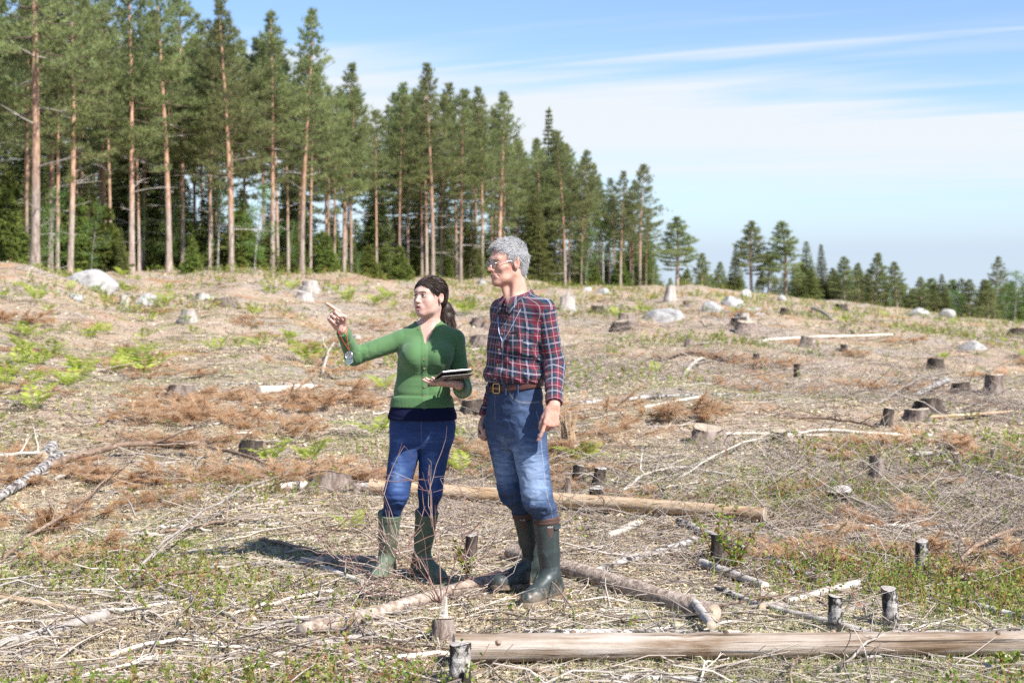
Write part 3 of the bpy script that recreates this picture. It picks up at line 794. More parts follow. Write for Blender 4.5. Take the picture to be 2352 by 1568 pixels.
# ---- stumps
def stump(label, xd, yd, wpx, hpx, bark=None, cut=None, flare=0.35, lean=(0, 0), spike=0, hollow=False, roots=0, group='tree stumps', name='tree_stump'):
    p = at(xd, yd); s = ppm(p.y); r = wpx / s / 2 * 1.12; h = hpx / s
    bark = bark or M_BARK; cut = cut or M_CUT
    root = empty(name, p)
    ns, nr = 20, 8
    a = np.linspace(0, 2 * np.pi, ns, endpoint=False)
    ph = rng.uniform(0, 6.28, 4); cutslope = rng.uniform(0, .22)
    lob = 0.10 * np.sin(3 * a + ph[0]) + 0.07 * np.sin(5 * a + ph[1]) + 0.05 * np.sin(9 * a + ph[2])
    rr, zz, V = [], [], []
    zs = np.linspace(-0.25 * min(h, 0.3) - 0.04, 1, nr); zs[1:] = np.linspace(0, 1, nr - 1)
    for i, z in enumerate(zs):
        zc = max(z, 0)
        fl = flare * (1 - zc) ** 2.2
        R_ = r * (0.93 + fl * (1 + 2.2 * lob * (1 if flare > .2 else .3)) + lob * 0.5) * (1 + 0.035 * rng.normal(size=ns))
        zt = z * h if z > 0 else z
        top = (0.06 * r * np.sin(2 * a + ph[3]) + cutslope * r * np.cos(a - ph[1])) if i == nr - 1 else 0
        V.append(np.stack([R_ * np.cos(a) + lean[0] * zc * h, R_ * np.sin(a) + lean[1] * zc * h, np.full(ns, zt) + top], 1))
    V = np.array(V)
    f = [[i * ns + j, i * ns + (j + 1) % ns, (i + 1) * ns + (j + 1) % ns, (i + 1) * ns + j] for i in range(nr - 1) for j in range(ns)]
    m = MB(); m.add(V.reshape(-1, 3), f)
    for k in range(roots):
        az = rng.uniform(0, 6.28); L = r * rng.uniform(1.2, 2.2)
        sx = np.linspace(0.5, 1, 5)
        m.tube(np.stack([np.cos(az + sx * .3) * L * sx, np.sin(az + sx * .3) * L * sx, 0.10 * r * 3 * (1 - sx) + 0.01], 1), np.linspace(.3, .08, 5) * r, 7)
    m.build('bark', bark, root)
    c = MB()
    cen = V[-1].mean(0); rim = cen + (V[-1] - cen) * 0.97; rim[:, 2] += 0.004
    mid = cen + (V[-1] - cen) * 0.5 + rng.normal(0, 0.012 * r * 2, (ns, 3)) * [0, 0, 1]; 
    mid[:, 2] += (-0.5 * h if hollow else 0.004)
    c.add(np.concatenate([rim, mid, [mid.mean(0)]]), [[j, (j + 1) % ns, ns + (j + 1) % ns, ns + j] for j in range(ns)] + [[ns + j, ns + (j + 1) % ns, 2 * ns] for j in range(ns)])
    c.build('cut_face', cut, root, smooth=False)
    for k in range(spike):
        ang = rng.uniform(0, 6.28); q = cen + np.array([math.cos(ang), math.sin(ang), 0]) * r * (rng.uniform(0, .6) if spike > 1 else 0.2)
        L = h * rng.uniform(0.8, 1.1) if spike == 1 else r * (rng.uniform(1.6, 3.4) if spike > 4 else rng.uniform(.5, 1.1))
        w = r * (0.42 if spike == 1 else rng.uniform(.10, .2))
        b = MB(); d = np.array([rng.normal(0, .14), rng.normal(0, .1), 1.0])
        b.tube([q - [0, 0, .02], q + d * L * .5, q + d * L], [w, w * .75, w * (.25 if spike > 1 else .35)], 5, jag=.15)
        b.build('splinter', M_LOGY if spike > 4 else M_GREYWOOD if spike > 1 else M_STICKPALE, root, smooth=False)
    return tag(root, label, 'stump', group)
BI, DK, GW = M_BIRCHSTUMP, M_DARKBARK, M_GREYWOOD
stump('pine stump with a pale flat cut in the rusty ground left of the woman', 415, 910, 56, 24)
stump('ragged grey stump on the slope below the small white boulder', 434, 738, 30, 26, GW, flare=.5, roots=2)
stump('dark stump left of the woman\'s thighs', 577, 1048, 52, 34, DK, flare=.2)
stump('large rotten stump beside the woman\'s knees with bark falling away', 757, 1124, 96, 36, M_BARK, flare=.55, roots=4)
stump('small foreground stump with an upright splinter at the cut', 1018, 1474, 50, 52, M_BARK, flare=.18, spike=1)
stump('black and white birch stump in front of the long foreground log', 1057, 1580, 47, 100, BI, GW, flare=.12)
stump('dark leaning stump between the two people\'s boots', 1078, 1288, 27, 58, DK, GW, flare=.15, lean=(.12, 0))
stump('silvery split stump standing right of the man\'s shoulder', 1303, 718, 32, 36, GW, GW, flare=.35, spike=3)
stump('short stump behind the man\'s chest pocket', 1104, 748, 38, 18, M_BARK)
stump('pale-topped stump behind the man\'s ribs', 1106, 796, 46, 26, M_BARK)
stump('upright silvery stump on the skyline right of the man', 1539, 690, 22, 32, GW, GW, flare=.3, lean=(.08, 0))
stump('stump left of the grey domed boulder, the farther of two', 1440, 744, 36, 24, M_BARK)
stump('dark stump left of the grey domed boulder, the nearer of two', 1424, 756, 34, 18, DK, flare=.5)
stump('flared stump right of the grey domed boulder, nearest of three', 1716, 766, 46, 27, M_BARK, flare=.55)
stump('dark stump right of the grey domed boulder, middle of three', 1698, 748, 34, 18, DK)
stump('small stump right of the grey domed boulder, farthest of three', 1706, 738, 30, 18, GW)
stump('stump with a pale cut beside the long thin pole on the right', 1860, 796, 38, 22, M_BARK)
stump('dark stump on the crest below the dark spruce', 1803, 722, 20, 14, DK)
stump('dark stump on the crest right of the other crest stump', 1932, 712, 24, 14, DK)
stump('little stump with rusty brush on it in the middle right', 1583, 797, 20, 16, M_BARK)
stump('narrow dark stump right of the stump with a pale cut', 1938, 806, 14, 16, DK)
stump('tall brown stump near the right edge', 2285, 908, 40, 46, M_BARK, flare=.45)
stump('dark hollow stump left of the tall brown stump', 2206, 900, 38, 20, DK, DK, hollow=True)
stump('flat-cut stump of a pair on the right, the nearer one', 2108, 968, 54, 28, M_BARK)
stump('stump of a pair on the right, the farther one', 2132, 946, 60, 26, DK, flare=.4)
stump('dark leaning stump beside the pair of stumps on the right', 2034, 978, 24, 40, DK, flare=.2, lean=(.25, 0))
stump('broad pine stump in the middle right with a pale cut', 1627, 1020, 70, 38, M_BARK, flare=.5)
stump('dark stump right of the broad pine stump', 1788, 1018, 36, 28, DK)
stump('upright thick stump above the lying bark strip on the right', 2014, 1100, 32, 50, M_BARK, GW, flare=.12)
stump('white birch stump farthest of the three upright ones on the right', 2118, 1322, 27, 78, BI, GW, flare=.1)
stump('white birch stump nearest the long log, with peeling bark', 1918, 1454, 30, 84, BI, GW, flare=.12)
stump('thick white birch stump right of the peeling one', 2049, 1442, 34, 90, BI, GW, flare=.1, lean=(-.08, 0))
stump('dark birch stump with green leafy shoots round it', 1652, 1298, 36, 70, DK, GW, flare=.2)
stump('low black stump in front of the rusty brush on the right', 1928, 1152, 56, 26, DK, GW, flare=.2)
stump('low flat stump with a green sprig on the far right', 2126, 1058, 44, 16, DK, GW)
stump('thin pole stump right of the low flat stump', 2196, 1090, 14, 48, M_BARK, flare=.1)
stump('thin pole stump near the right edge behind the pole', 2281, 1066, 11, 36, M_BARK, flare=.1)
stump('dark birch stump behind the fresh log right of the man', 1330, 1112, 26, 42, DK, GW, flare=.15)
stump('leaning dark stump behind the fresh log right of the man', 1371, 1118, 26, 42, DK, GW, flare=.15, lean=(.2, 0))
stump('low dark stump just behind the fresh log right of the man', 1371, 1150, 32, 28, DK, GW, flare=.15)
stump('thin short post-like stump behind the man\'s knee', 1304, 1146, 13, 48, M_BARK, flare=.1)
stump('stump with a sheaf of yellow splinters right of the man\'s hand', 1305, 1036, 54, 14, M_BARK, spike=9)
stump('dark rotten stump in the gap between the two people', 1085, 948, 46, 28, DK, GW, roots=3)
stump('pale broken stump beside the smaller white boulder', 284, 704, 18, 26, GW, GW)
stump('grey rotting stump near the wood above the woman\'s hand', 712, 668, 34, 22, GW, GW, roots=2)
stump('low grey stump above the woman\'s forearm', 700, 690, 32, 18, GW, GW)
stump('low stump at the left under the pines', 470, 690, 38, 14, GW, GW)
stump('small grey stump behind the woman\'s pointing hand', 818, 786, 18, 16, GW, GW, flare=.1)
stump('low stump near the wood in the middle', 520, 700, 50, 16, M_BARK)
stump('dark stump behind the man right of the split silvery stump', 1372, 716, 26, 14, DK)
stump('stump left of the crest dark stump, near the boulders', 1585, 705, 30, 14, M_BARK)
stump('thin dark stick-like stump in the middle right, left one', 1830, 866, 12, 30, DK, flare=.1)
stump('thin dark stick-like stump in the middle right, right one', 1737, 840, 14, 28, DK, flare=.1)
stump('dark stump with brush on it at the far right', 2150, 850, 34, 26, DK)
stump('stump at the right edge behind the flat white rock', 2335, 770, 34, 14, DK)

# ---- logs and poles: (points in the photograph), thickness at both ends in frame units, material
def log(name, label, pts, w0, w1, mat, cat='log', lift=0.0, sides=12, group=None, cutm=None, wob=0.02, parts=True, knots=0, n=9):
    P = [np.array(at(x, y)) for x, y in pts]
    r0 = w0 / ppm(P[0][1]) / 2; r1 = w1 / ppm(P[-1][1]) / 2
    P = np.array(P); s = np.linspace(0, 1, len(P)); k = np.linspace(0, 1, n)
    C = np.stack([np.interp(k, s, P[:, i]) for i in range(3)], 1)
    rad = np.linspace(r0, r1, n)
    C[:, 2] += rad + lift
    gzv = ground(C[:, 0], C[:, 1]) + rad * 0.75
    C[:, 2] = np.maximum(C[:, 2], gzv) if len(pts) > 2 else C[:, 2] + max(0, float(np.max(gzv - C[:, 2])) * 0.35)
    L = np.linalg.norm(C[-1] - C[0])
    C[1:-1, 1] += wob * L * 0.3 * np.sin(k[1:-1] * 5 + rng.uniform(0, 6)); C[1:-1, 2] += wob * L * 0.12 * np.sin(k[1:-1] * 6 + rng.uniform(0, 6)) 
    # local frame: x along the log
    o0 = C[0].copy(); ex = unit(C[-1] - C[0]); ey = unit(np.cross([0, 0, 1], ex)); ez = np.cross(ex, ey)
    M = np.stack([ex, ey, ez])
    Cl = (C - o0) @ M.T
    m = MB(); V = m.tube(Cl, rad * (1 + 0.035 * rng.normal(size=n)), sides, cap=not parts, jag=0.02)
    root = empty(name, o0) if parts else None
    rot = Matrix(M.T.tolist()).to_euler()
    body = m.build('stem' if parts else name, mat, root)
    if parts:
        root.rotation_euler = rot
        for e, q in ((0, V[0]), (1, V[-1])):
            c = MB(); cc = q.mean(0); 
            c.add(np.concatenate([q, [cc + [(-0.004 if e == 0 else .004), 0, 0]]]), [[j, (j + 1) % sides, sides] for j in range(sides)])
            c.build('cut_end', cutm or M_CUT, root, smooth=False)
        for k_ in range(knots):
            i = rng.integers(1, n - 1); a = rng.uniform(0.2, 2.6)
            d = np.array([0.25, math.cos(a), math.sin(a)]); b = MB()
            b.tube([Cl[i] + d * rad[i] * .75, Cl[i] + d * rad[i] * 1.18], [rad[i] * .32, rad[i] * .16], 7)
            b.build('knot', M_STICKBROWN, root)
    else:
        body.location = o0; body.rotation_euler = rot; root = body
    return tag(root, label, cat, group)
log('log', 'long barkless grey-brown log across the right foreground', [(1042, 1536), (2440, 1514)], 67, 52, M_LOG, knots=6, lift=.026, n=34, wob=.006)
log('log', 'fresh yellowish barkless log lying behind the man\'s legs', [(850, 1140), (1300, 1172), (1757, 1204)], 35, 31, M_LOGY, knots=3, n=12, wob=.004, lift=.025)
log('log', 'rough flaky-barked log running down right from the man\'s boots', [(1175, 1288), (1640, 1432)], 40, 46, M_ROUGHBARK, knots=1, n=12, wob=.01)
log('log', 'rough pale log passing under the bare shrub at the people\'s feet', [(1225, 1322), (800, 1446), (690, 1470)], 28, 32, M_ROUGHBARK, knots=2, n=12, lift=.012)
log('log', 'white birch log right behind the long foreground log', [(1205, 1466), (1700, 1468)], 22, 20, M_BIRCH, n=10, wob=.015)
log('log', 'white birch pole along the foreground log at the far right', [(1990, 1470), (2420, 1452)], 16, 15, M_BIRCH)
log('log', 'birch log slanting down from the end of the fresh log', [(1560, 1208), (1900, 1352)], 20, 20, M_BIRCH, n=10)
log('log', 'slim birch pole pointing down left in front of the fresh log', [(1595, 1248), (1365, 1318)], 17, 12, M_BIRCH)
log('log', 'grey weathered log under the leafy birch stump', [(1612, 1302), (1757, 1358)], 20, 22, M_GREYWOOD)
log('log', 'split pale log propped left of the peeling birch stump', [(1808, 1390), (1990, 1345)], 18, 20, M_STICKPALE)
log('log', 'short birch log right of the flaky-barked log', [(1648, 1362), (1752, 1402)], 18, 18, M_BIRCH)
log('log', 'grey twisted log under the peeling birch stump', [(1760, 1398), (1900, 1440), (2090, 1500)], 14, 26, M_GREYWOOD, n=10, wob=.03)
log('log', 'grey short stick resting over the flaky-barked log', [(1592, 1412), (1634, 1472)], 20, 22, M_GREYWOOD, lift=.05)
log('log', 'birch log leaving the picture at the lower right', [(2200, 1390), (2400, 1445)], 20, 20, M_BIRCH)
log('log', 'pale barkless log at the left edge of the foreground', [(-40, 1376), (190, 1408)], 20, 14, M_LOGY)
log('log', 'dull grey log in the lower left corner', [(-30, 1500), (245, 1424)], 20, 24, M_GREYWOOD)
log('log', 'short barkless log lying left of the woman\'s waist', [(594, 908), (716, 896)], 20, 14, M_STICKPALE)
log('log', 'white birch log at the left edge, upper one', [(-30, 1168), (52, 1120), (135, 1058)], 20, 24, M_BIRCH)
log('log', 'white birch chunk at the left, standing proud of the branches', [(98, 1062), (122, 1038)], 26, 26, M_BIRCH)
log('log', 'thin white birch pole lying right of the man\'s hip', [(1330, 932), (1500, 916), (1700, 912)], 11, 8, M_BIRCH, n=10)
log('log', 'thin pale pole lying far right above the stump with a pale cut', [(1730, 788), (1900, 775), (2052, 772)], 7, 6, M_STICKPALE, n=10)
log('log', 'grey pole leaning towards the far crest on the right', [(1866, 716), (1965, 772)], 8, 7, M_STICKGREY)
log('log', 'pale pole running off the right edge past the thin stumps', [(2150, 1062), (2260, 1090), (2400, 1122)], 14, 12, M_STICKPALE)
log('log', 'bark-covered pole lying below the upright thick stump', [(1920, 1104), (2070, 1122)], 14, 16, M_STICKBROWN)
log('log', 'birch pole in the bottom right foreground', [(1380, 1565), (1760, 1578)], 18, 16, M_BIRCH)
log('log', 'brown rotten log in the shade left of the woman\'s boots', [(690, 1300), (905, 1296)], 20, 22, M_ROUGHBARK)
log('log', 'short pale log left of the woman\'s boots', [(740, 1308), (836, 1350)], 12, 16, M_STICKPALE)
log('log', 'broken pale log under the large rotten stump', [(640, 1130), (735, 1122)], 20, 22, M_GREYWOOD)
log('log', 'grey log under the first log behind the woman\'s shins', [(820, 1122), (905, 1124)], 14, 14, M_GREYWOOD)
log('log', 'pale broken log between the fresh log and the slim birch pole', [(1395, 1240), (1470, 1212)], 18, 20, M_STICKPALE)
log('log', 'pale stick below the pair of stumps at the right', [(2120, 962), (2360, 948)], 8, 7, M_LOGY)
log('log', 'pale crooked pole below the broad pine stump', [(1600, 1002), (1740, 1000), (1900, 1005)], 8, 7, M_STICKPALE)
log('log', 'pale crooked pole below the leaning dark stump on the right', [(1800, 1010), (1880, 990), (2000, 1000), (2140, 1004)], 7, 8, M_STICKPALE)
log('log', 'chunk of white birch above the dark hollow stump', [(2100, 912), (2180, 880)], 10, 14, M_BIRCH)
log('log', 'pale pole behind the fern right of the man', [(1480, 938), (1610, 915)], 6, 8, M_STICKPALE)

# ---- fallen branches: a curved main stick with side twigs
def branch(label, pts, w0, w1, mat, twigs=6, lift=0.03, tl=0.35, group='dead branches on the ground', name='fallen_branch', arch=0.0):
    P = np.array([np.array(at(x, y)) for x, y in pts])
    s = np.linspace(0, 1, len(P)); n = max(10, 4 * len(P)); k = np.linspace(0, 1, n)
    C = np.stack([np.interp(k, s, P[:, i]) for i in range(3)], 1)
    for _ in range(2): C[1:-1] = (C[:-2] + C[2:] + 2 * C[1:-1]) / 4
    r = np.linspace(w0 / ppm(P[0][1]) / 2, w1 / ppm(P[-1][1]) / 2, n)
    C[:, 2] = np.maximum(C[:, 2], ground(C[:, 0], C[:, 1])) + r + lift * np.sin(k * 3.0) + arch * np.sin(k * 3.14)
    C += rng.normal(0, 0.006, C.shape)
    root = empty(name, C[0]); o0 = C[0].copy()
    m = MB(); m.tube(C - o0, r, 7, jag=0.05); m.build('stem', mat, root)
    L = min(np.linalg.norm(C[-1] - C[0]), 2.2)
    for i in range(twigs):
        j = rng.integers(n // 5, n - 1); d = unit(C[min(j + 1, n - 1)] - C[j - 1])
        sd = unit(d * 0.8 + rng.normal(0, .7, 3) * [1, 1, .5] + [0, 0, .25])
        l = L * tl * rng.uniform(.4, 1.2); q = np.linspace(0, 1, 5)
        tw = C[j] + sd * (q * l)[:, None] + rng.normal(0, .02 * l, (5, 3)); tw[:, 2] = np.maximum(tw[:, 2], ground(tw[:, 0], tw[:, 1]) + .006)
        b = MB(); b.tube(tw - o0, np.linspace(r[j] * .55, .0015, 5), 5, cap=False)
        for _ in range(2):
            u = rng.integers(1, 4); e = tw[u] + unit(sd + rng.normal(0, .6, 3)) * l * .4
            b.tube(np.array([tw[u], (tw[u] + e) / 2 + rng.normal(0, .01, 3), e]) - o0, [r[j] * .3, .002, .001], 4, cap=False)
        b.build('twig', mat, root)
    return tag(root, label, 'branch', group)
GB, BB, PB = M_STICKGREY, M_STICKBROWN, M_STICKPALE
branch('long arched brown branch across the left middle ground', [(85, 1090), (200, 1062), (300, 1050), (450, 1046), (560, 1068), (640, 1085)], 20, 6, BB, 9, .10)
branch('long thin dead bough slanting up from the left foreground', [(270, 1358), (400, 1290), (560, 1180), (700, 1080)], 8, 3, GB, 10, .06, .22, arch=.12)
branch('forked grey branch in the left foreground', [(260, 1362), (400, 1345), (520, 1325)], 12, 6, BB, 5, .05)
branch('dark bough with rusty needles at the left edge', [(-20, 1310), (90, 1255), (180, 1215), (230, 1120)], 11, 5, BB, 6, .12)
branch('dark curved branch left of the large rotten stump', [(330, 1235), (450, 1225), (590, 1190)], 8, 6, BB, 6, .03)
branch('pale branch lying left of the white boulder-side chunk', [(-20, 1052), (100, 1056), (220, 1060)], 9, 7, PB, 4)
branch('dark curved branch in the middle right', [(1515, 832), (1570, 815), (1640, 822), (1668, 836)], 12, 10, BB, 3)
branch('grey branch behind the dark curved one', [(1590, 795), (1680, 790), (1760, 792)], 8, 5, GB, 3)
branch('brown branch running to the right edge by the birch stumps', [(2085, 1320), (2200, 1348), (2360, 1368)], 11, 8, BB, 6)
branch('dark bent branch under the rusty brush at the right', [(2180, 1310), (2290, 1260), (2370, 1225)], 10, 7, BB, 6, .08)
branch('grey branch crossing below the rusty brush', [(2010, 1308), (2150, 1296), (2300, 1290)], 6, 4, GB, 6, .06)
branch('thin grey stick crossing in front of the low black stump', [(1905, 1130), (1960, 1168), (2040, 1200)], 6, 5, GB, 3, .06)
branch('long curved pale stick right of the man above the fresh log', [(1430, 1130), (1490, 1098), (1560, 1080), (1690, 1100)], 8, 5, PB, 5)
branch('grey branch from the birch log towards the slim pole', [(1380, 1305), (1480, 1288), (1590, 1262)], 8, 6, GB, 5)
branch('grey curved branch in the bottom middle', [(540, 1450), (660, 1452), (760, 1455), (930, 1480)], 9, 8, GB, 5)
branch('pale thin pole across the bottom left', [(250, 1510), (420, 1490), (600, 1500)], 10, 8, PB, 3)
branch('brown stick beside the foreground splinter stump', [(760, 1510), (900, 1512), (1025, 1518)], 9, 8, BB, 4)
branch('pale stick in the bottom left corner', [(170, 1568), (330, 1540), (380, 1520)], 10, 6, PB, 3)
branch('grey stick near the bottom edge left of the birch stump', [(600, 1440), (800, 1428), (960, 1420)], 8, 6, GB, 5)
branch('thin pale stick in front of the long log, leaning', [(1600, 1590), (1640, 1530)], 6, 4, PB, 2, .05)
branch('dark upright-leaning stick in front of the long log', [(1810, 1600), (1840, 1530)], 7, 5, BB, 2, .08)
branch('thin branch over the right end of the long log', [(1920, 1560), (2020, 1520), (2110, 1505)], 7, 4, GB, 4, .12)
branch('bundle-like grey roots beside the thick white birch stump', [(2030, 1450), (2110, 1480), (2180, 1520)], 12, 7, GB, 7)
branch('dark branch in the gap left of the low black stump', [(1470, 1500), (1540, 1468), (1600, 1440)], 7, 4, GB, 3)
branch('dark branch lying far right below the flat white rock', [(1820, 962), (1930, 975), (2020, 985)], 8, 6, BB, 5)
branch('pale long branch far right below the crest', [(1560, 1100), (1700, 1040), (1790, 1010)], 5, 4, PB, 4, .08)
branch('grey branch in the brush left of the tall brown stump', [(2020, 930), (2110, 890), (2180, 860)], 6, 4, GB, 5, .1)
branch('bent pale branch left of the woman\'s pointing hand', [(740, 870), (755, 830), (790, 800)], 7, 3, PB, 4, .15)
branch('pale stick leaning on the dark curved branch', [(1570, 870), (1620, 830)], 9, 6, PB, 4, .1)
for k in range(130):
    for _ in range(20):
        xd, yd = rng.uniform(-60, 2420), rng.uniform(740, 1540) 
        yd = 735 + (yd - 735) ** 1.0
        if not (820 < xd < 1320 and 1150 < yd < 1420): break
    p = at(xd, yd); s = ppm(p.y); L = rng.uniform(0.25, 1.0) * s; a = rng.normal(0, 0.45) + (3.14 if rng.random() < .5 else 0)
    dx, dy = math.cos(a) * L, math.sin(a) * L * 0.45 * min(1, (yd - 690) / 500)
    wd = rng.uniform(0.010, 0.032) * s
    mt = [GB, BB, PB, PB, GB, M_BIRCH][rng.integers(6)]
    branch('loose dead stick on the litter of the clearing', [(xd, yd), (xd + dx * .5, max(735, yd + dy * .5 + rng.normal(0, .03 * L * .5))), (xd + dx, max(735, yd + dy))], wd, wd * .6, mt, rng.integers(0, 3), .01, group='loose sticks on the ground')

# ---- dead pine boughs with rusty needles
def rusty(nb, L, dens=1.0, grey=False):
    m = MB(); P, D, Rn = [], [], []
    for b in range(nb):
        az = rng.uniform(0, 6.28) if b else 0; l = L * rng.uniform(.5, 1)
        s = np.linspace(0, 1, 6)
        d = np.array([math.cos(az), math.sin(az), rng.uniform(.1, .55)])
        c = d * (s * l)[:, None]; c[:, 2] -= .45 * l * s ** 2 * d[2] * 1.5; c[:, 2] = np.maximum(c[:, 2], .02); c += rng.normal(0, .02 * l, c.shape)
        m.tube(c, np.linspace(.007, .002, 6), 5, cap=False)
        for t in range(7):
            i = rng.integers(1, 5); f = rng.random(); p0 = c[i] * (1 - f) + c[i + 1] * f
            d2 = unit(d + rng.normal(0, .6, 3)); l2 = l * rng.uniform(.2, .45)
            q = p0 + d2 * np.linspace(0, 1, 4)[:, None] * l2; q[:, 2] = np.maximum(q[:, 2], .015)
            m.tube(q, np.linspace(.004, .0015, 4), 4, cap=False)
            n = int(20 * dens)
            ss = rng.uniform(.25, 1.02, n)[:, None]
            P.append(p0 + d2 * ss * l2); D.append(np.repeat(d2[None], n, 0)); Rn.append(np.clip(rng.normal(.5, .18) + rng.normal(0, .12, n), 0, 1))
    P = np.concatenate(P); P[:, 2] = np.maximum(P[:, 2], .01)
    V, r = blades(P, np.concatenate(D), 5, .085, .0060, .75, np.concatenate(Rn))
    C = MB(); C.tris(V, r)
    return m.mesh('bough_stem', M_STICKBROWN), C.mesh('bough_needles', M_RUST, smooth=False)
RUSTY = [rusty(5, .8), rusty(7, .6), rusty(4, 1.0), rusty(6, .7)]
def place_rusty(xd, yd, scale, label, k=None, zs=1.0):
    p = at(xd, yd); i = rng.integers(4) if k is None else k
    root = empty('dead_pine_bough', p, rng.uniform(0, 6.28), (scale, scale, scale * zs * .62))
    obj('stem', RUSTY[i][0], root); obj('needles', RUSTY[i][1], root)
    return tag(root, label, 'pine bough', 'dead pine boughs with rusty needles')
NAMED_R = [(1990, 1265, 1.0, 'rusty dead pine bough, left one of the brown heap at the right'), (2090, 1230, 1.1, 'rusty dead pine bough at the top of the brown heap at the right'),
           (2180, 1290, 1.0, 'rusty dead pine bough in the middle of the brown heap at the right'), (2290, 1290, 1.0, 'rusty dead pine bough at the right end of the brown heap'),
           (1900, 1280, .8, 'rusty dead pine bough left of the brown heap at the right'), (520, 1110, 1.0, 'thick rusty bough left of the large rotten stump'),
           (590, 1095, .9, 'rusty bough against the large rotten stump'), (100, 1200, 1.1, 'rusty bough at the left edge beside the dark bough'), (40, 1290, .9, 'rusty bough in the lower left under the dark bough'),
           (240, 1180, .9, 'rusty bough below the long arched branch'), (480, 970, 1.2, 'rusty bough heap left of the pine stump with a pale cut'), (560, 960, 1.3, 'rusty bough heap below the short barkless log'),
           (680, 920, 1.3, 'rusty bough around the short barkless log'), (760, 930, 1.4, 'rusty bough just left of the woman\'s waist'), (640, 1000, 1.2, 'rusty bough above the dark stump left of the woman'),
           (1440, 960, 1.5, 'orange-brown heap right of the man\'s hand'), (1560, 950, 1.2, 'orange-brown bough under the thin white birch pole'), (2050, 900, 1.4, 'rusty brush above the leaning dark stump'),
           (1650, 730, 2.0, 'orange brush in front of the boulder heap'), (20, 740, 1.8, 'orange brush at the far left below the white boulder'), (1220, 1385, .28, 'little tuft of rusty needles before the man\'s boot'),
           (1780, 1125, .8, 'rusty bough near the middle right'), (1760, 910, 1.2, 'rusty bough beyond the broad pine stump')]
for x, y, s, lb in NAMED_R: place_rusty(x, y, s, lb)
for k in range(66):
    xd, yd = rng.uniform(-80, 2420), 690 + 430 * rng.random() ** 1.3 + rng.uniform(0, 60)
    if xd > 1250 and rng.random() < .5: xd = rng.uniform(-80, 860)
    place_rusty(xd, max(yd, np.interp(xd, T_X, T_Y) + 12), rng.uniform(.7, 1.6), 'rusty dead pine bough scattered over the slope', zs=.7)

# ---- ferns
def fern_mesh(nf, L):
    m = MB()
    for b in range(nf):
        az = b * 6.283 / nf + rng.normal(0, .35); l = L * rng.uniform(.7, 1.1); el = rng.uniform(.7, 1.35)
        s = np.linspace(0, 1, 15)
        c = np.stack([np.cos(az) * l * (s * math.cos(el) + .35 * s ** 2), np.sin(az) * l * (s * math.cos(el) + .35 * s ** 2), l * (s * math.sin(el) - .42 * s ** 2.5)], 1)
        m.tube(c[::2], np.linspace(.004, .001, 8), 3, cap=False, r=.4)
        lat = np.array([-math.sin(az), math.cos(az), 0])
        for i in range(3, 15):
            w = .34 * l * (1 - s[i]) ** .8 * min(1, (s[i] - .1) * 5) + .01
            t = unit(c[i] - c[i - 1]); r = rng.uniform(.2, 1)
            for sg in (-1, 1):
                d = unit(lat * sg + t * .45 + [0, 0, rng.uniform(-.25, .1)])
                e = c[i] + d * w; mid = c[i] + d * w * .5; sd = t * l * .030
                m.add([c[i], mid + sd, e, mid - sd], [[0, 1, 2, 3]], r)
    return m.mesh('fern', M_FERN, smooth=False)
FERNS = [fern_mesh(5, .55), fern_mesh(6, .5), fern_mesh(4, .6), fern_mesh(3, .5)]
def fern(xd, yd, s, label, group='ferns in the clearing', k=None):
    p = at(xd, yd)
    o = obj('fern', FERNS[rng.integers(4) if k is None else k], None, (p.x, p.y, p.z - .02), (0, 0, rng.uniform(0, 6.28)))
    o.scale = (s * 1.08,) * 3
    return tag(o, label, 'fern', group)
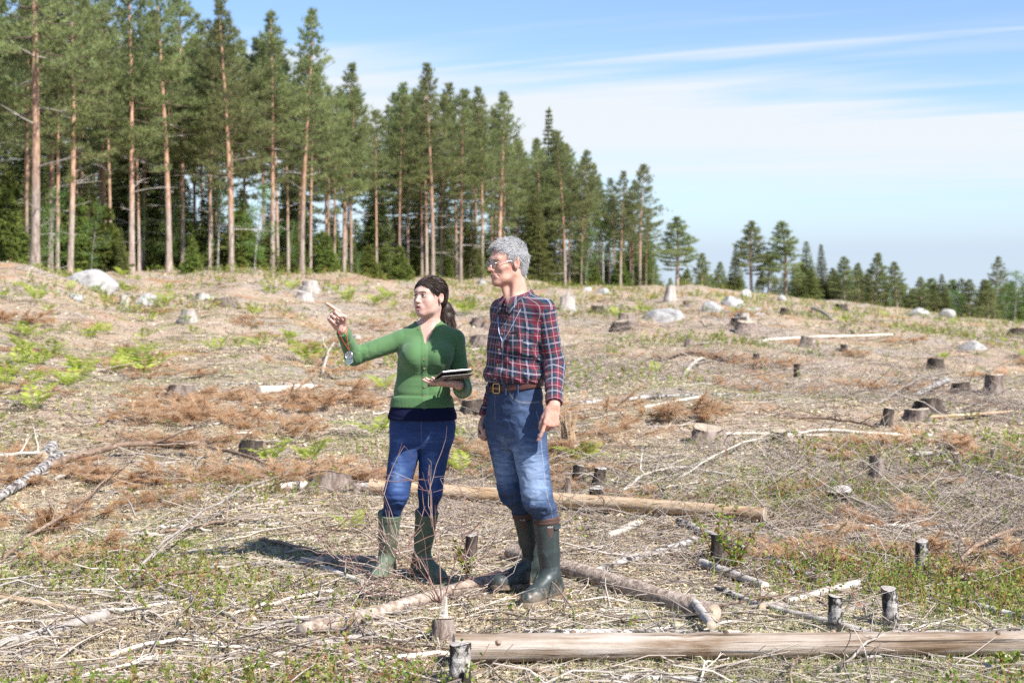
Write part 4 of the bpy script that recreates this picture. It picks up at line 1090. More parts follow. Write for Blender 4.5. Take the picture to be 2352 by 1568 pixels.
FN = [(335, 862, 1.25, 'largest bright fern clump in the left middle ground'), (300, 842, 1.1, 'fern behind the largest clump at the left'), (180, 862, .9, 'fern left of the largest clump'),
      (265, 858, .8, 'small fern close left of the largest clump'), (90, 842, 1.1, 'fern clump near the left edge'), (118, 815, 1.0, 'fern behind the clump near the left edge'),
      (45, 838, .8, 'fern nearest the left edge'), (65, 885, .8, 'lone low fern at the left edge'), (152, 890, .7, 'small fern below the left clump'), (208, 780, 1.0, 'fern above the largest clump, left'),
      (500, 808, .9, 'fern left of the pale standing stick'), (545, 800, 1.0, 'fern right of the pale standing stick'), (445, 770, .9, 'fern below the ragged grey stump'), (600, 795, .8, 'fern near the middle of the left slope'),
      (430, 745, .9, 'fern at the ragged grey stump'), (68, 780, .9, 'fern on the left slope above the clumps'), (380, 705, 1.2, 'fern right of the smaller white boulder'), (160, 668, 1.2, 'fern at the left foot of the large white boulder'),
      (1063, 1092, .95, 'fern between the two people above the fresh log'), (1040, 1085, .6, 'smaller fern close to the woman\'s knee'), (1510, 862, 1.0, 'yellow-green fern alone in the middle right'),
      (622, 1066, .7, 'single upright frond below the dark stump left of the woman'), (712, 1062, .7, 'small fern right of the single upright frond'), (1340, 1060, .8, 'fern behind the man\'s knee'),
      (810, 1216, .4, 'tiny fern left of the woman\'s boot tops'), (430, 1262, .4, 'tiny fern in the left foreground'), (870, 1000, .8, 'pale fern left of the woman\'s hip'), (1060, 1010, .7, 'fern just right of the woman\'s thigh'),
      (1030, 715, 1.6, 'bright fern patch right of the woman\'s head'), (1070, 725, 1.6, 'bright fern patch between the two heads'), (1405, 822, .8, 'fern sprig beside the dark knot right of the man'),
      (860, 700, 1.4, 'bright fern patch left of the woman\'s face'), (800, 688, 1.3, 'bright fern patch above the woman\'s hand'), (900, 712, 1.2, 'fern close left of the woman\'s forehead'),
      (1420, 735, 1.3, 'fern patch left of the two stumps by the domed boulder'), (1480, 722, 1.4, 'fern patch above the domed boulder\'s left end'), (1945, 742, 1.3, 'bright fern below the crest at the right'),
      (2035, 730, 1.2, 'fern on the right crest'), (2190, 745, 1.2, 'fern by the tilted pale boulder'), (2300, 760, 1.2, 'fern at the right edge under the trees'), (1895, 728, 1.1, 'fern below the dark crest stump')]
for x, y, s, lb in FN: fern(x, y, s, lb)
for k in range(70):
    xd = rng.uniform(-60, 2400); lim = float(np.interp(xd, T_X, T_Y))
    yd = lim + 8 + abs(rng.normal(0, 45)) if k < 45 else lim + rng.uniform(30, 240)
    if k >= 45: xd = rng.uniform(-40, 900)
    fern(xd, yd, rng.uniform(.6, 1.3), 'scattered fern on the slope towards the wood', 'scattered ferns')

# ---- litter, twigs, grass and bilberry as stuff
def lown(x, y, f=.5, ph=0.0):
    return (np.sin(x * f + 1.7 * np.sin(y * f * .7 + ph) + ph) + np.sin(y * f * 1.3 + 1.3 * np.sin(x * f * .9 + 2 * ph))) / 2
def spots(n, ymin, ymax, power=1.0, xr=(-140, 2500), keep=None):
    """n places on the ground, spread so that their density falls off with distance"""
    out, tot = [], 0
    while tot < n:
        k = 40000
        d = 1.0 / rng.uniform(1 / ymax ** power, 1 / ymin ** power, k) ** (1 / power)
        t = (rng.uniform(*xr, k) - HX) / FPX
        x = t * d
        ok = d < np.interp(t, T_T, T_D) + 4
        if keep is not None: ok &= keep(x, d)
        out.append(np.stack([x[ok], d[ok]], 1)); tot += int(ok.sum())
    q = np.concatenate(out)[:n]; return np.concatenate([q, ground(q[:, 0], q[:, 1])[:, None]], 1)
def stuff(m, name, mat, label, cat, smooth=False):
    return tag(m.build(name, mat, None, smooth), label, cat, kind='stuff')
def far(y, k): return 1 + np.clip(y - 8, 0, 60) / k

def litter(n):
    m = MB(); P = spots(n, 4.0, 80, .9)
    s = far(P[:, 1], 13)
    P[:, 2] += rng.uniform(0, .012, n) * s ** .5
    a = rng.uniform(0, 6.28, n); L = rng.uniform(.025, .11, n) * s; W = rng.uniform(.0012, .0035, n) * s
    chip = rng.random(n) < .16; L[chip] *= .40; W[chip] = rng.uniform(.004, .011, chip.sum()) * s[chip]
    tilt = rng.normal(0, .15, n)
    d = np.stack([np.cos(a) * np.cos(tilt), np.sin(a) * np.cos(tilt), np.sin(tilt)], 1)
    w = unit(np.stack([-np.sin(a), np.cos(a), rng.normal(0, .35, n)], 1)) * W[:, None]
    up = np.array([0, 0, 1]) * (W * rng.uniform(.3, 1.1, n))[:, None]
    bend = rng.normal(0, .12, n)[:, None] * w / W[:, None] * L[:, None]
    A, B, C = P - d * L[:, None] / 2, P + bend, P + d * L[:, None] / 2
    v = np.stack([A - w, A + w, B + w + up, B - w + up, C + w * .6, C - w * .6], 1).reshape(-1, 3)
    b = np.arange(n)[:, None] * 6
    f = np.concatenate([b + [0, 1, 2, 3], b + [3, 2, 4, 5]], 0)
    pat = np.clip(.5 + .28 * lown(P[:, 0], P[:, 1], .7, .3), .15, .85)
    m.add(v, f, np.repeat(np.clip(rng.beta(2, 2, n) * .75 + pat * .5 - .13, 0, 1), 6))
    return m
stuff(litter(230000), 'litter', M_LITTER, 'dry needles, bark chips and wood bits covering the clearing floor', 'litter')

def twigs(n, ymin, ymax, lo, hi, r0, r1, power=.9, keep=None, up=.1, rlo=0.0, rhi=1.0):
    m = MB(); P = spots(n, ymin, ymax, power, keep=keep); s = far(P[:, 1], 26)
    a = rng.uniform(0, 6.28, n); L = rng.uniform(lo, hi, n) * s; r = rng.uniform(r0, r1, n) * far(P[:, 1], 16)
    el = np.abs(rng.normal(0, up, n)); k = np.linspace(-.5, .5, 4)
    d = np.stack([np.cos(a) * np.cos(el), np.sin(a) * np.cos(el), np.sin(el)], 1)
    C = P[:, None, :] + d[:, None, :] * (k[None, :, None] * L[:, None, None]) + rng.normal(0, .035, (n, 4, 3)) * L[:, None, None]
    C[:, :, 2] += L[:, None] * np.sin(el)[:, None] * .5
    C[:, :, 2] = np.maximum(C[:, :, 2], ground(C[:, :, 0], C[:, :, 1]) + r[:, None])
    side = np.stack([-np.sin(a), np.cos(a), 0 * a], 1)
    ring = [side, -.5 * side + np.array([0, 0, .87]), -.5 * side - np.array([0, 0, .87])]
    tap = np.linspace(1, .45, 4)
    v = np.stack([C + q[:, None, :] * (r[:, None] * tap)[:, :, None] for q in ring], 2).reshape(-1, 3)
    b = np.arange(n)[:, None, None] * 12
    f = np.concatenate([b[:, 0] + [i * 3 + j, i * 3 + (j + 1) % 3, i * 3 + 3 + (j + 1) % 3, i * 3 + 3 + j] for i in range(3) for j in range(3)], 0)
    m.add(v, f, np.repeat(rng.uniform(rlo, rhi, n), 12))
    return m
stuff(twigs(24000, 4.0, 90, .06, .36, .0010, .0036), 'twigs', M_TWIG, 'fine grey logging twigs strewn over the clearing', 'twigs', True)
stuff(twigs(2300, 4.0, 90, .25, .8, .0025, .007, up=.12), 'brushwood', M_TWIG, 'thicker dry brushwood lying crosswise over the clearing', 'brushwood', True)

stuff(twigs(1100, 4.2, 10, .12, .55, .004, .010, up=.10, rlo=.3, rhi=1), 'loose_sticks', M_TWIG, 'short pale sticks and bark pieces littering the foreground', 'sticks', True)
stuff(twigs(5200, 8.0, 60, .2, .7, .0014, .0042, up=.30, keep=lambda x, y: (x > -.5 - .02 * y) & (lown(x, y, .55, 5.0) + rng.normal(0, .25, len(x)) > .05), rlo=.1, rhi=.8), 'brush_tangle', M_TWIG, 'tangled grey brush left from felling in the right half', 'brush', True)

def grass(n, ymin, ymax, h, keep, lo, hi):
    P = spots(n, ymin, ymax, .9, keep=keep); s = far(P[:, 1], 22)
    V, r = blades(P, np.repeat([[0, 0, 1.0]], n, 0), 1, h, .0045, .6, np.clip(rng.uniform(lo, hi, n), 0, 1))
    V[:, 2] = V[:, 0] + (V[:, 2] - V[:, 0]) * s[:, None]; V[:, 1] = V[:, 0] + (V[:, 1] - V[:, 0]) * s[:, None]
    m = MB(); m.tris(V, r); return m
stuff(grass(60000, 4.0, 45, .056, lambda x, y: lown(x, y, .8) + rng.normal(0, .3, len(x)) > .25, 0, .6), 'grass', M_GRASS, 'short green grass and moss shoots between the litter', 'grass')
stuff(grass(46000, 4.0, 90, .055, lambda x, y: lown(x, y, .6, 3.) + rng.normal(0, .35, len(x)) > .0, .5, 1), 'dry_grass', M_GRASS, 'short straw-coloured grass between the litter', 'dry grass')

def sprigs(n, ymin, ymax, h, keep, nl, leaf, power=1.0, sf=60):
    m = MB(); P = spots(n, ymin, ymax, power, keep=keep); s = far(P[:, 1], sf)
    az = rng.uniform(0, 6.28, n); l = h * rng.uniform(.4, 1.15, n) * s; sp = rng.uniform(.1, .6, n); k = np.linspace(0, 1, 4)
    hor = np.stack([np.cos(az), np.sin(az)], 1)
    C = np.zeros((n, 4, 3)); C[:] = P[:, None, :]
    C[:, :, :2] += hor[:, None, :] * (sp * l)[:, None, None] * (k ** 1.4)[None, :, None]; C[:, :, 2] += l[:, None] * k
    C[:, 1:] += rng.normal(0, .05, (n, 3, 3)) * l[:, None, None]
    sd = np.zeros((n, 1, 3)); sd[:, 0, 0] = .0014; sd = sd * s[:, None, None]
    v = np.stack([C - sd, C + sd], 2).reshape(-1, 3); b = np.arange(n)[:, None] * 8
    m.add(v, np.concatenate([b + [2 * i, 2 * i + 1, 2 * i + 3, 2 * i + 2] for i in range(3)], 0), np.repeat(rng.uniform(.85, 1, n), 8))
    N = n * nl; q = rng.uniform(.15, 1.05, N); i = np.repeat(np.arange(n), nl); j = np.clip((q * 3).astype(int), 0, 2); fr = q * 3 - j
    B = C[i, j] * (1 - fr)[:, None] + C[i, j + 1] * fr[:, None]
    d = unit(np.concatenate([rng.normal(0, 1, (N, 2)), rng.uniform(.0, 1.3, (N, 1))], 1)); L = (leaf * rng.uniform(.55, 1.2, N) * s[i])[:, None]
    w = unit(np.cross(d, rng.normal(0, 1, (N, 3)))) * L * .30
    v = np.stack([B, B + d * L * .5 + w, B + d * L, B + d * L * .5 - w], 1).reshape(-1, 3)
    tone = np.clip(np.repeat(rng.normal(.45, .22, n), nl) + rng.normal(0, .12, N), 0, 1)
    m.add(v, np.arange(4 * N).reshape(-1, 4), np.repeat(tone, 4))
    return m
near = lambda x, y: (lown(x, y, 1.5, 4.2) + rng.normal(0, .35, len(x)) + .70 * np.clip((6.15 - y) / .45, 0, 1) + .45 * np.clip((x - .8) / 1.5, 0, 1) - .9 * np.exp(-((x + .35) / .9) ** 2 - ((y - 6.6) / .9) ** 2)) > .90
stuff(sprigs(6800, 4.0, 14, .15, near, 9, .024), 'bilberry_shrubs', M_LEAF, 'low green bilberry sprigs growing through the litter', 'bilberry')
stuff(sprigs(6000, 12, 110, .12, lambda x, y: lown(x, y, .45, .5) + rng.normal(0, .4, len(x)) + (y - 40) / 50 > .80, 7, .035, .8, 30), 'heath_plants', M_LEAF,
      'low green and reddish heath plants on the far slope', 'heath')

# ---- bare shrub before the woman's boots, and leafy shoots
def bare_shrub(xd, yd, label, spec, mat=M_REDTWIG):
    p = at(xd, yd); o0 = np.array(p); s_ = ppm(p.y)
    root = empty('bare_shrub', p)
    for (ex, ey, dep, w) in spec:
        e = np.array([(ex - xd) / s_, dep, (yd - ey) / s_]); q = np.linspace(0, 1, 9)
        c = e * q[:, None]; c[:, 2] += .10 * np.sin(q * 3.14) * np.linalg.norm(e) * rng.uniform(-.4, 1.0); c[1:] += np.cumsum(rng.normal(0, .010, (8, 3)), 0)
        b = MB(); b.tube(c, np.linspace(w * .62, .0012, 9), 5, r=rng.uniform(.2, .8))
        for k in range(9):
            i = rng.integers(2, 9); l = rng.uniform(.08, .34); d = unit(e / np.linalg.norm(e) + rng.normal(0, .65, 3))
            u = np.linspace(0, 1, 5); tw = c[i] + d * (u * l)[:, None] + np.cumsum(rng.normal(0, .008, (5, 3)), 0)
            b.tube(tw, np.linspace(.0024, .0010, 5), 4, cap=False, r=rng.uniform(.2, 1))
            for _ in range(2):
                e2 = tw[rng.integers(1, 5)]; b.tube([e2, e2 + unit(d + rng.normal(0, .8, 3)) * rng.uniform(.04, .14)], [.0014, .0008], 3, cap=False, r=rng.uniform(.3, 1))
        b.build('stem', mat, root)
    return tag(root, label, 'shrub')
bare_shrub(1016, 1392, 'bare reddish birch shrub spreading in front of the woman\'s boots',
           [(750, 1270, .1, .006), (790, 1210, .3, .005), (870, 1130, .0, .006), (992, 1065, .05, .006), (1085, 1170, .1, .005), (900, 1230, -.2, .006), (810, 1340, -.1, .005), (1110, 1290, .0, .004), (760, 1310, .2, .005), (1130, 1340, -.1, .004)])
def leafy_shoot(xd, yd, label, n, h):
    p = at(xd, yd); root = empty('leafy_shoot', p)
    for i in range(n):
        az = rng.uniform(0, 6.28); l = h * rng.uniform(.6, 1.1); s = np.linspace(0, 1, 5)
        c = np.stack([np.cos(az) * .45 * l * s ** 1.3, np.sin(az) * .45 * l * s ** 1.3, l * s], 1)
        b = MB(); b.tube(c, np.linspace(.004, .0015, 5), 4, cap=False, r=1)
        for q in range(20):
            k = rng.uniform(.2, 1.03); bb = np.array([np.interp(k, s, c[:, j]) for j in range(3)])
            d = unit([*rng.normal(0, 1, 2), rng.uniform(-.3, .8)]); L = rng.uniform(.02, .038); w = unit(np.cross(d, rng.normal(0, 1, 3))) * L * .38
            b.add([bb, bb + d * L * .45 + w, bb + d * L, bb + d * L * .45 - w], [[0, 1, 2, 3]], np.clip(rng.normal(.5, .2), 0, .85))
        b.build('stem', M_LEAF, root, smooth=False)
    return tag(root, label, 'shoot')
leafy_shoot(1690, 1320, 'leafy green birch shoots beside the dark stump below the fresh log\'s end', 10, .30)
leafy_shoot(1640, 1290, 'leafy green shoots left of the dark stump below the fresh log\'s end', 5, .34)
leafy_shoot(1860, 1075, 'small green seedling in the middle right', 4, .35)
leafy_shoot(2310, 1555, 'leafy green sprig in the bottom right corner', 4, .12)
leafy_shoot(2110, 1040, 'green sprig on the low flat stump at the right', 4, .25)
leafy_shoot(1075, 1330, 'dark leafy sprig at the foot of the leaning stump between the people', 5, .2)
# ------------------------------------------------------------------ people: sculpting with distance fields
def V3(*a): return np.array(a, float)
def rc(a, b, ra, rb, flat=None, k=1.0):
    """tapered capsule from a to b; flat = (axis, factor) squeezes it along an axis"""
    a = np.asarray(a, float); b = np.asarray(b, float)
    def f(P):
        ab = b - a; t = np.clip(((P - a) @ ab) / (ab @ ab + 1e-12), 0, 1)
        q = P - (a + t[:, None] * ab)
        if flat is not None:
            ax = unit(flat[0]); c = q @ ax; q = q + (c * (1 / flat[1] - 1))[:, None] * ax
        return np.linalg.norm(q, axis=1) - (ra + (rb - ra) * t)
    return f
def ell(c, r, M=None):
    c = np.asarray(c, float); r = np.asarray(r, float)
    def f(P):
        q = P - c
        if M is not None: q = q @ np.asarray(M).T
        k0 = np.linalg.norm(q / r, axis=1); k1 = np.linalg.norm(q / (r * r), axis=1) + 1e-9
        return k0 * (k0 - 1) / k1
    return f
def boxf(c, h, M=None, r=0.0):
    c = np.asarray(c, float); h = np.asarray(h, float)
    def f(P):
        q = P - c
        if M is not None: q = q @ np.asarray(M).T
        d = np.abs(q) - (h - r)
        return np.linalg.norm(np.maximum(d, 0), axis=1) + np.minimum(d.max(1), 0) - r
    return f
def smin(a, b, k):
    h = np.clip(.5 + .5 * (b - a) / k, 0, 1)
    return b * (1 - h) + a * h - k * h * (1 - h)
def U(*fs, k=.01):
    def f(P):
        d = fs[0](P)
        for g in fs[1:]: d = smin(d, g(P), k)
        return d
    return f
def SUB(f0, g, k=.004):
    return lambda P: -smin(-f0(P), g(P), k)
def INT(f0, g, k=.004):
    return lambda P: -smin(-f0(P), -g(P), k)
def plane(c, n):
    c = np.asarray(c, float); n = unit(n)
    return lambda P: (P - c) @ n
def OFF(f, e):
    return lambda P: f(P) - (e(P) if callable(e) else e)
def stack(sec, lat, fwd, ends=True):
    """torso from elliptical sections (centre, half width, front depth, back depth) ordered upward"""
    z = np.array([s[0][2] for s in sec]); C = np.array([s[0] for s in sec], float)
    A = np.array([s[1] for s in sec]); Bf = np.array([s[2] for s in sec]); Bb = np.array([s[3] for s in sec])
    lat = unit(lat); fwd = unit(fwd)
    zz = np.linspace(z[0], z[-1], 160)
    def sm(v):
        w = np.interp(zz, z, v); 
        for _ in range(40): w[1:-1] = (w[:-2] + w[2:] + 2 * w[1:-1]) / 4
        return w
    cx, cy, aa, bf, bb = sm(C[:, 0]), sm(C[:, 1]), sm(A), sm(Bf), sm(Bb)
    def f(P):
        q = P[:, 2]; dx0 = P[:, 0] - np.interp(q, zz, cx); dy0 = P[:, 1] - np.interp(q, zz, cy)
        u = dx0 * lat[0] + dy0 * lat[1]; v = dx0 * fwd[0] + dy0 * fwd[1]
        a = np.interp(q, zz, aa); b = np.where(v > 0, np.interp(q, zz, bf), np.interp(q, zz, bb))
        k = (np.abs(u / a) ** 2.25 + np.abs(v / b) ** 2.25) ** (1 / 2.25)
        d = (k - 1) * np.minimum(a, b) * .92
        if ends:
            e = np.maximum(z[0] - q, q - z[-1]); d = np.maximum(d, e)
        return d
    return f
_gn = np.random.default_rng(11)
def wrinkle(axis, freq, amp, mask=None, n=6, aniso=.35, seed=0):
    """cloth folds: ripples whose crests run roughly across the axis"""
    g = np.random.default_rng(seed + 100); axis = unit(axis); K = []
    for i in range(n):
        v = g.normal(size=3); v = v - axis * (v @ axis); v = unit(v)
        K.append((axis * g.uniform(.75, 1.3) + v * aniso * g.uniform(.6, 1.8)) * freq)
    ph = g.uniform(0, 6.28, n)
    def f(P):
        s = 0
        for i in range(n): s = s + np.sin(P @ K[i] + ph[i] + 1.2 * np.sin(P @ K[(i + 1) % n] * .45 + ph[i - 1]))
        s = s / n * 1.6; s = (.55 * s + .45 * (1 - 2.2 * np.abs(s) / (.25 + np.abs(s)))) * amp
        return s * mask(P) if mask else s
    return f
def near_pt(c, r):
    c = np.asarray(c, float)
    return lambda P: np.exp(-(((P - c) ** 2).sum(1)) / (r * r))

def polygonise(f, lo, hi, h):
    """surface nets on a grid that is sampled finely only near the surface"""
    lo = np.asarray(lo, float); hi = np.asarray(hi, float)
    n = np.ceil((hi - lo) / h / 4).astype(int) * 4 + 1
    H = 4 * h; nc = (n - 1) // 4
    cc = [lo[i] + (np.arange(nc[i]) + .5) * H for i in range(3)]
    G = np.stack(np.meshgrid(*cc, indexing='ij'), -1).reshape(-1, 3)
    dc = np.concatenate([f(G[i:i + 200000]) for i in range(0, len(G), 200000)]).reshape(nc)
    act = np.abs(dc) < H * 1.5
    S = np.where(np.repeat(np.repeat(np.repeat(dc > 0, 4, 0), 4, 1), 4, 2), 1.0, -1.0)
    S = np.pad(S, ((0, 1),) * 3, mode='edge')
    need = np.zeros(n, bool)
    ia = np.argwhere(act)
    if len(ia) == 0: return np.zeros((0, 3)), np.zeros((0, 4), int)
    off = np.stack(np.meshgrid(*[np.arange(5)] * 3, indexing='ij'), -1).reshape(-1, 3)
    idx = (ia[:, None, :] * 4 + off[None]).reshape(-1, 3)
    need[idx[:, 0], idx[:, 1], idx[:, 2]] = True
    I = np.argwhere(need); P = lo + I * h
    d = np.concatenate([f(P[i:i + 200000]) for i in range(0, len(P), 200000)])
    S[I[:, 0], I[:, 1], I[:, 2]] = d
    inside = S < 0
    # cells
    c8 = [inside[a:n[0] - 1 + a, b:n[1] - 1 + b, c:n[2] - 1 + c] for a in (0, 1) for b in (0, 1) for c in (0, 1)]
    cnt = sum(q.astype(np.int8) for q in c8)
    cell = (cnt > 0) & (cnt < 8)
    ci = np.argwhere(cell); cid = -np.ones(cell.shape, int); cid[ci[:, 0], ci[:, 1], ci[:, 2]] = np.arange(len(ci))
    acc = np.zeros((len(ci), 3)); num = np.zeros(len(ci))
    for ax in range(3):
        o = [a for a in range(3) if a != ax]
        for u in (0, 1):
            for v in (0, 1):
                p0 = ci.copy(); p0[:, o[0]] += u; p0[:, o[1]] += v; p1 = p0.copy(); p1[:, ax] += 1
                s0 = S[p0[:, 0], p0[:, 1], p0[:, 2]]; s1 = S[p1[:, 0], p1[:, 1], p1[:, 2]]
                x = (s0 < 0) != (s1 < 0); t = np.where(x, s0 / (s0 - s1 + 1e-12), 0); t = np.clip(t, 0, 1)
                q = p0.astype(float); q[:, ax] += t
                acc += q * x[:, None]; num += x
    V = lo + acc / num[:, None] * h
    F = []
    for ax in range(3):
        a, b = (ax + 1) % 3, (ax + 2) % 3
        s0 = [slice(None)] * 3; s1 = [slice(None)] * 3; s0[ax] = slice(0, -1); s1[ax] = slice(1, None)
        e = inside[tuple(s0)] != inside[tuple(s1)]
        ei = np.argwhere(e)
        ok = (ei[:, a] > 0) & (ei[:, b] > 0) & (ei[:, a] < n[a] - 1) & (ei[:, b] < n[b] - 1); ei = ei[ok]
        if len(ei) == 0: continue
        def g(da, db):
            q = ei.copy(); q[:, a] += da; q[:, b] += db; return cid[q[:, 0], q[:, 1], q[:, 2]]
        quad = np.stack([g(-1, -1), g(0, -1), g(0, 0), g(-1, 0)], 1)
        fl = ~inside[ei[:, 0], ei[:, 1], ei[:, 2]]
        quad[fl] = quad[fl][:, ::-1]
        F.append(quad)
    F = np.concatenate(F); F = F[(F >= 0).all(1)]
    # relax a little
    E = np.concatenate([F[:, [0, 1]], F[:, [1, 2]], F[:, [2, 3]], F[:, [3, 0]]]); 
    for _ in range(1):
        sacc = np.zeros_like(V); sn = np.zeros(len(V)); 
        for j in range(3): sacc[:, j] = np.bincount(E[:, 0], V[E[:, 1], j], len(V)) + np.bincount(E[:, 1], V[E[:, 0], j], len(V))
        sn = np.bincount(E[:, 0], minlength=len(V)) + np.bincount(E[:, 1], minlength=len(V))
        V = .5 * V + .5 * sacc / np.maximum(sn, 1)[:, None]
    return V, F

def sculpt(name, shells, mat, parent, origin, attrs=None):
    """shells: list of (field, lo, hi, step) in world space -> ONE mesh object local to origin"""
    m = MB()
    for f, lo, hi, h in shells:
        v, q = polygonise(f, lo, hi, h)
        if len(v): m.add(v, q)
    Vw = np.concatenate(m.v); m.v = [Vw - np.asarray(origin)]
    me = m.mesh(name, mat)
    sculpt.last = Vw
    for k, fn in (attrs or {}).items():
        a = me.attributes.get(k) or me.attributes.new(k, 'FLOAT', 'POINT')
        a.data.foreach_set('value', np.asarray(fn(Vw), np.float32))
    return obj(name, me, parent)

# ---- anatomy
def head_field(c, lat, fwd, s=1.0, male=False, tilt=0.0):
    """c = point between the eyes' centre and the ears; returns (field, frame function)"""
    lat = unit(lat); fwd = unit(fwd); up = np.cross(lat, fwd) ; up = unit(up if up[2] > 0 else -up)
    fwd2 = unit(fwd * math.cos(tilt) + up * math.sin(tilt)); up = unit(up * math.cos(tilt) - fwd * math.sin(tilt)); fwd = fwd2
    M = np.stack([lat, fwd, up]); c = np.asarray(c, float)
    loc = lambda P: ((P - c) @ M.T) / s
    jx = .050 if male else .044
    parts = [ell((0, -.020, .032), (.075, .094, .080)), ell((0, .022, .038), (.066, .063, .058)), ell((0, .026, -.025), (.062 if male else .067, .068, .088))]
    jaw = [rc((-jx, -.006, -.058), (-.016, .066, -.101), .015, .014), rc((jx, -.006, -.058), (.016, .066, -.101), .015, .014), ell((0, .034, -.080), (.046 if male else .053, .048 if male else .053, .032)), ell((0, .079 if male else .073, -.104 if male else -.100), (.020, .017, .017 if male else .014))]
    cheek = [ell((sx * .042, .055, -.026 if male else -.034), (.020, .022, .018 if male else .032)) for sx in (-1, 1)]
    brow = [rc((-.040, .074, .024), (-.010, .088, .022), .011 if male else .009, .010), rc((.040, .074, .024), (.010, .088, .022), .011 if male else .009, .010)]
    base = U(*(parts + jaw + cheek + brow), k=.026)
    nl = .1185 if male else .113
    nose = U(rc((0, .086, .016), (0, nl - .006, -.030), .008, .0105), ell((0, nl - .005, -.033), (.0098, .0100, .0090)), ell((-.011, .097, -.036), (.0078, .010, .0072)), ell((.011, .097, -.036), (.0078, .010, .0072)), k=.006)
    f = U(base, nose, k=.010)
    sock = U(ell((-.032, .100, .002), (.019, .020, .012)), ell((.032, .100, .002), (.019, .020, .012)), k=.002)
    f = SUB(f, sock, .012)
    lid = U(ell((-.032, .0765, .001), (.0175, .0158, .0130)), ell((.032, .0765, .001), (.0175, .0158, .0130)), k=.002)
    f = U(f, lid, k=.004)
    oh = .0034 if male else .0056
    slit = U(*[ell((sx * .032, .092, .0010), (.0148, .015, oh)) for sx in (-1, 1)], k=.001)
    f = SUB(f, slit, .0015)
    # mouth
    mz = -.066
    muz = ell((0, .076, mz + .001), (.034, .026, .024))
    f = U(f, muz, k=.014)
    if male:
        lip = U(rc((-.029, .082, mz + .008), (0, .0990, mz + .003), .0040, .0048), rc((.029, .082, mz + .008), (0, .0990, mz + .003), .0040, .0048), rc((-.022, .088, mz - .007), (.022, .088, mz - .007), .005, .005), rc((0, .098, mz - .010), (0, .0985, mz - .010), .007, .007), k=.006)
        gap = ell((0, .102, mz - .0025), (.025, .018, .0044))
        crease = U(*[rc((sx * .020, .100, -.038), (sx * .038, .078, -.072), .0035, .003) for sx in (-1, 1)], k=.001)
        hollow = U(*[ell((sx * .070, .040, -.056), (.012, .022, .022)) for sx in (-1, 1)], k=.001)
        f = SUB(f, hollow, .018); f = SUB(f, crease, .006)
    else:
        lip = U(rc((-.023, .083, mz + .001), (0, .0985, mz + .008), .0045, .0062), rc((.023, .083, mz + .001), (0, .0985, mz + .008), .0045, .0062), rc((-.016, .087, mz - .010), (.016, .087, mz - .010), .0055, .0055), rc((-.006, .0945, mz - .013), (.006, .0945, mz - .013), .0066, .0066), k=.006)
        gap = ell((0, .103, mz - .002), (.0175, .018, .0070))
    f = U(f, lip, k=.006); f = SUB(f, gap, .003)
    es = 1.06 if male else .95
    ear = []
    for sx in (-1, 1):
        e = ell((sx * .079, -.012, -.006), (.009, .0175 * es, .031 * es), np.array([[1, .35 * sx * 1.0, 0], [-.35 * sx, 1, 0], [0, 0, 1]]) / math.hypot(1, .35))
        e = SUB(e, ell((sx * .088, -.006, -.002), (.007, .010 * es, .019 * es)), .004)
        ear.append(e)
    f = U(f, *ear, k=.006)
    return (lambda P: f(loc(P)) * s), (lambda q: c + (np.asarray(q, float) * s) @ M), M

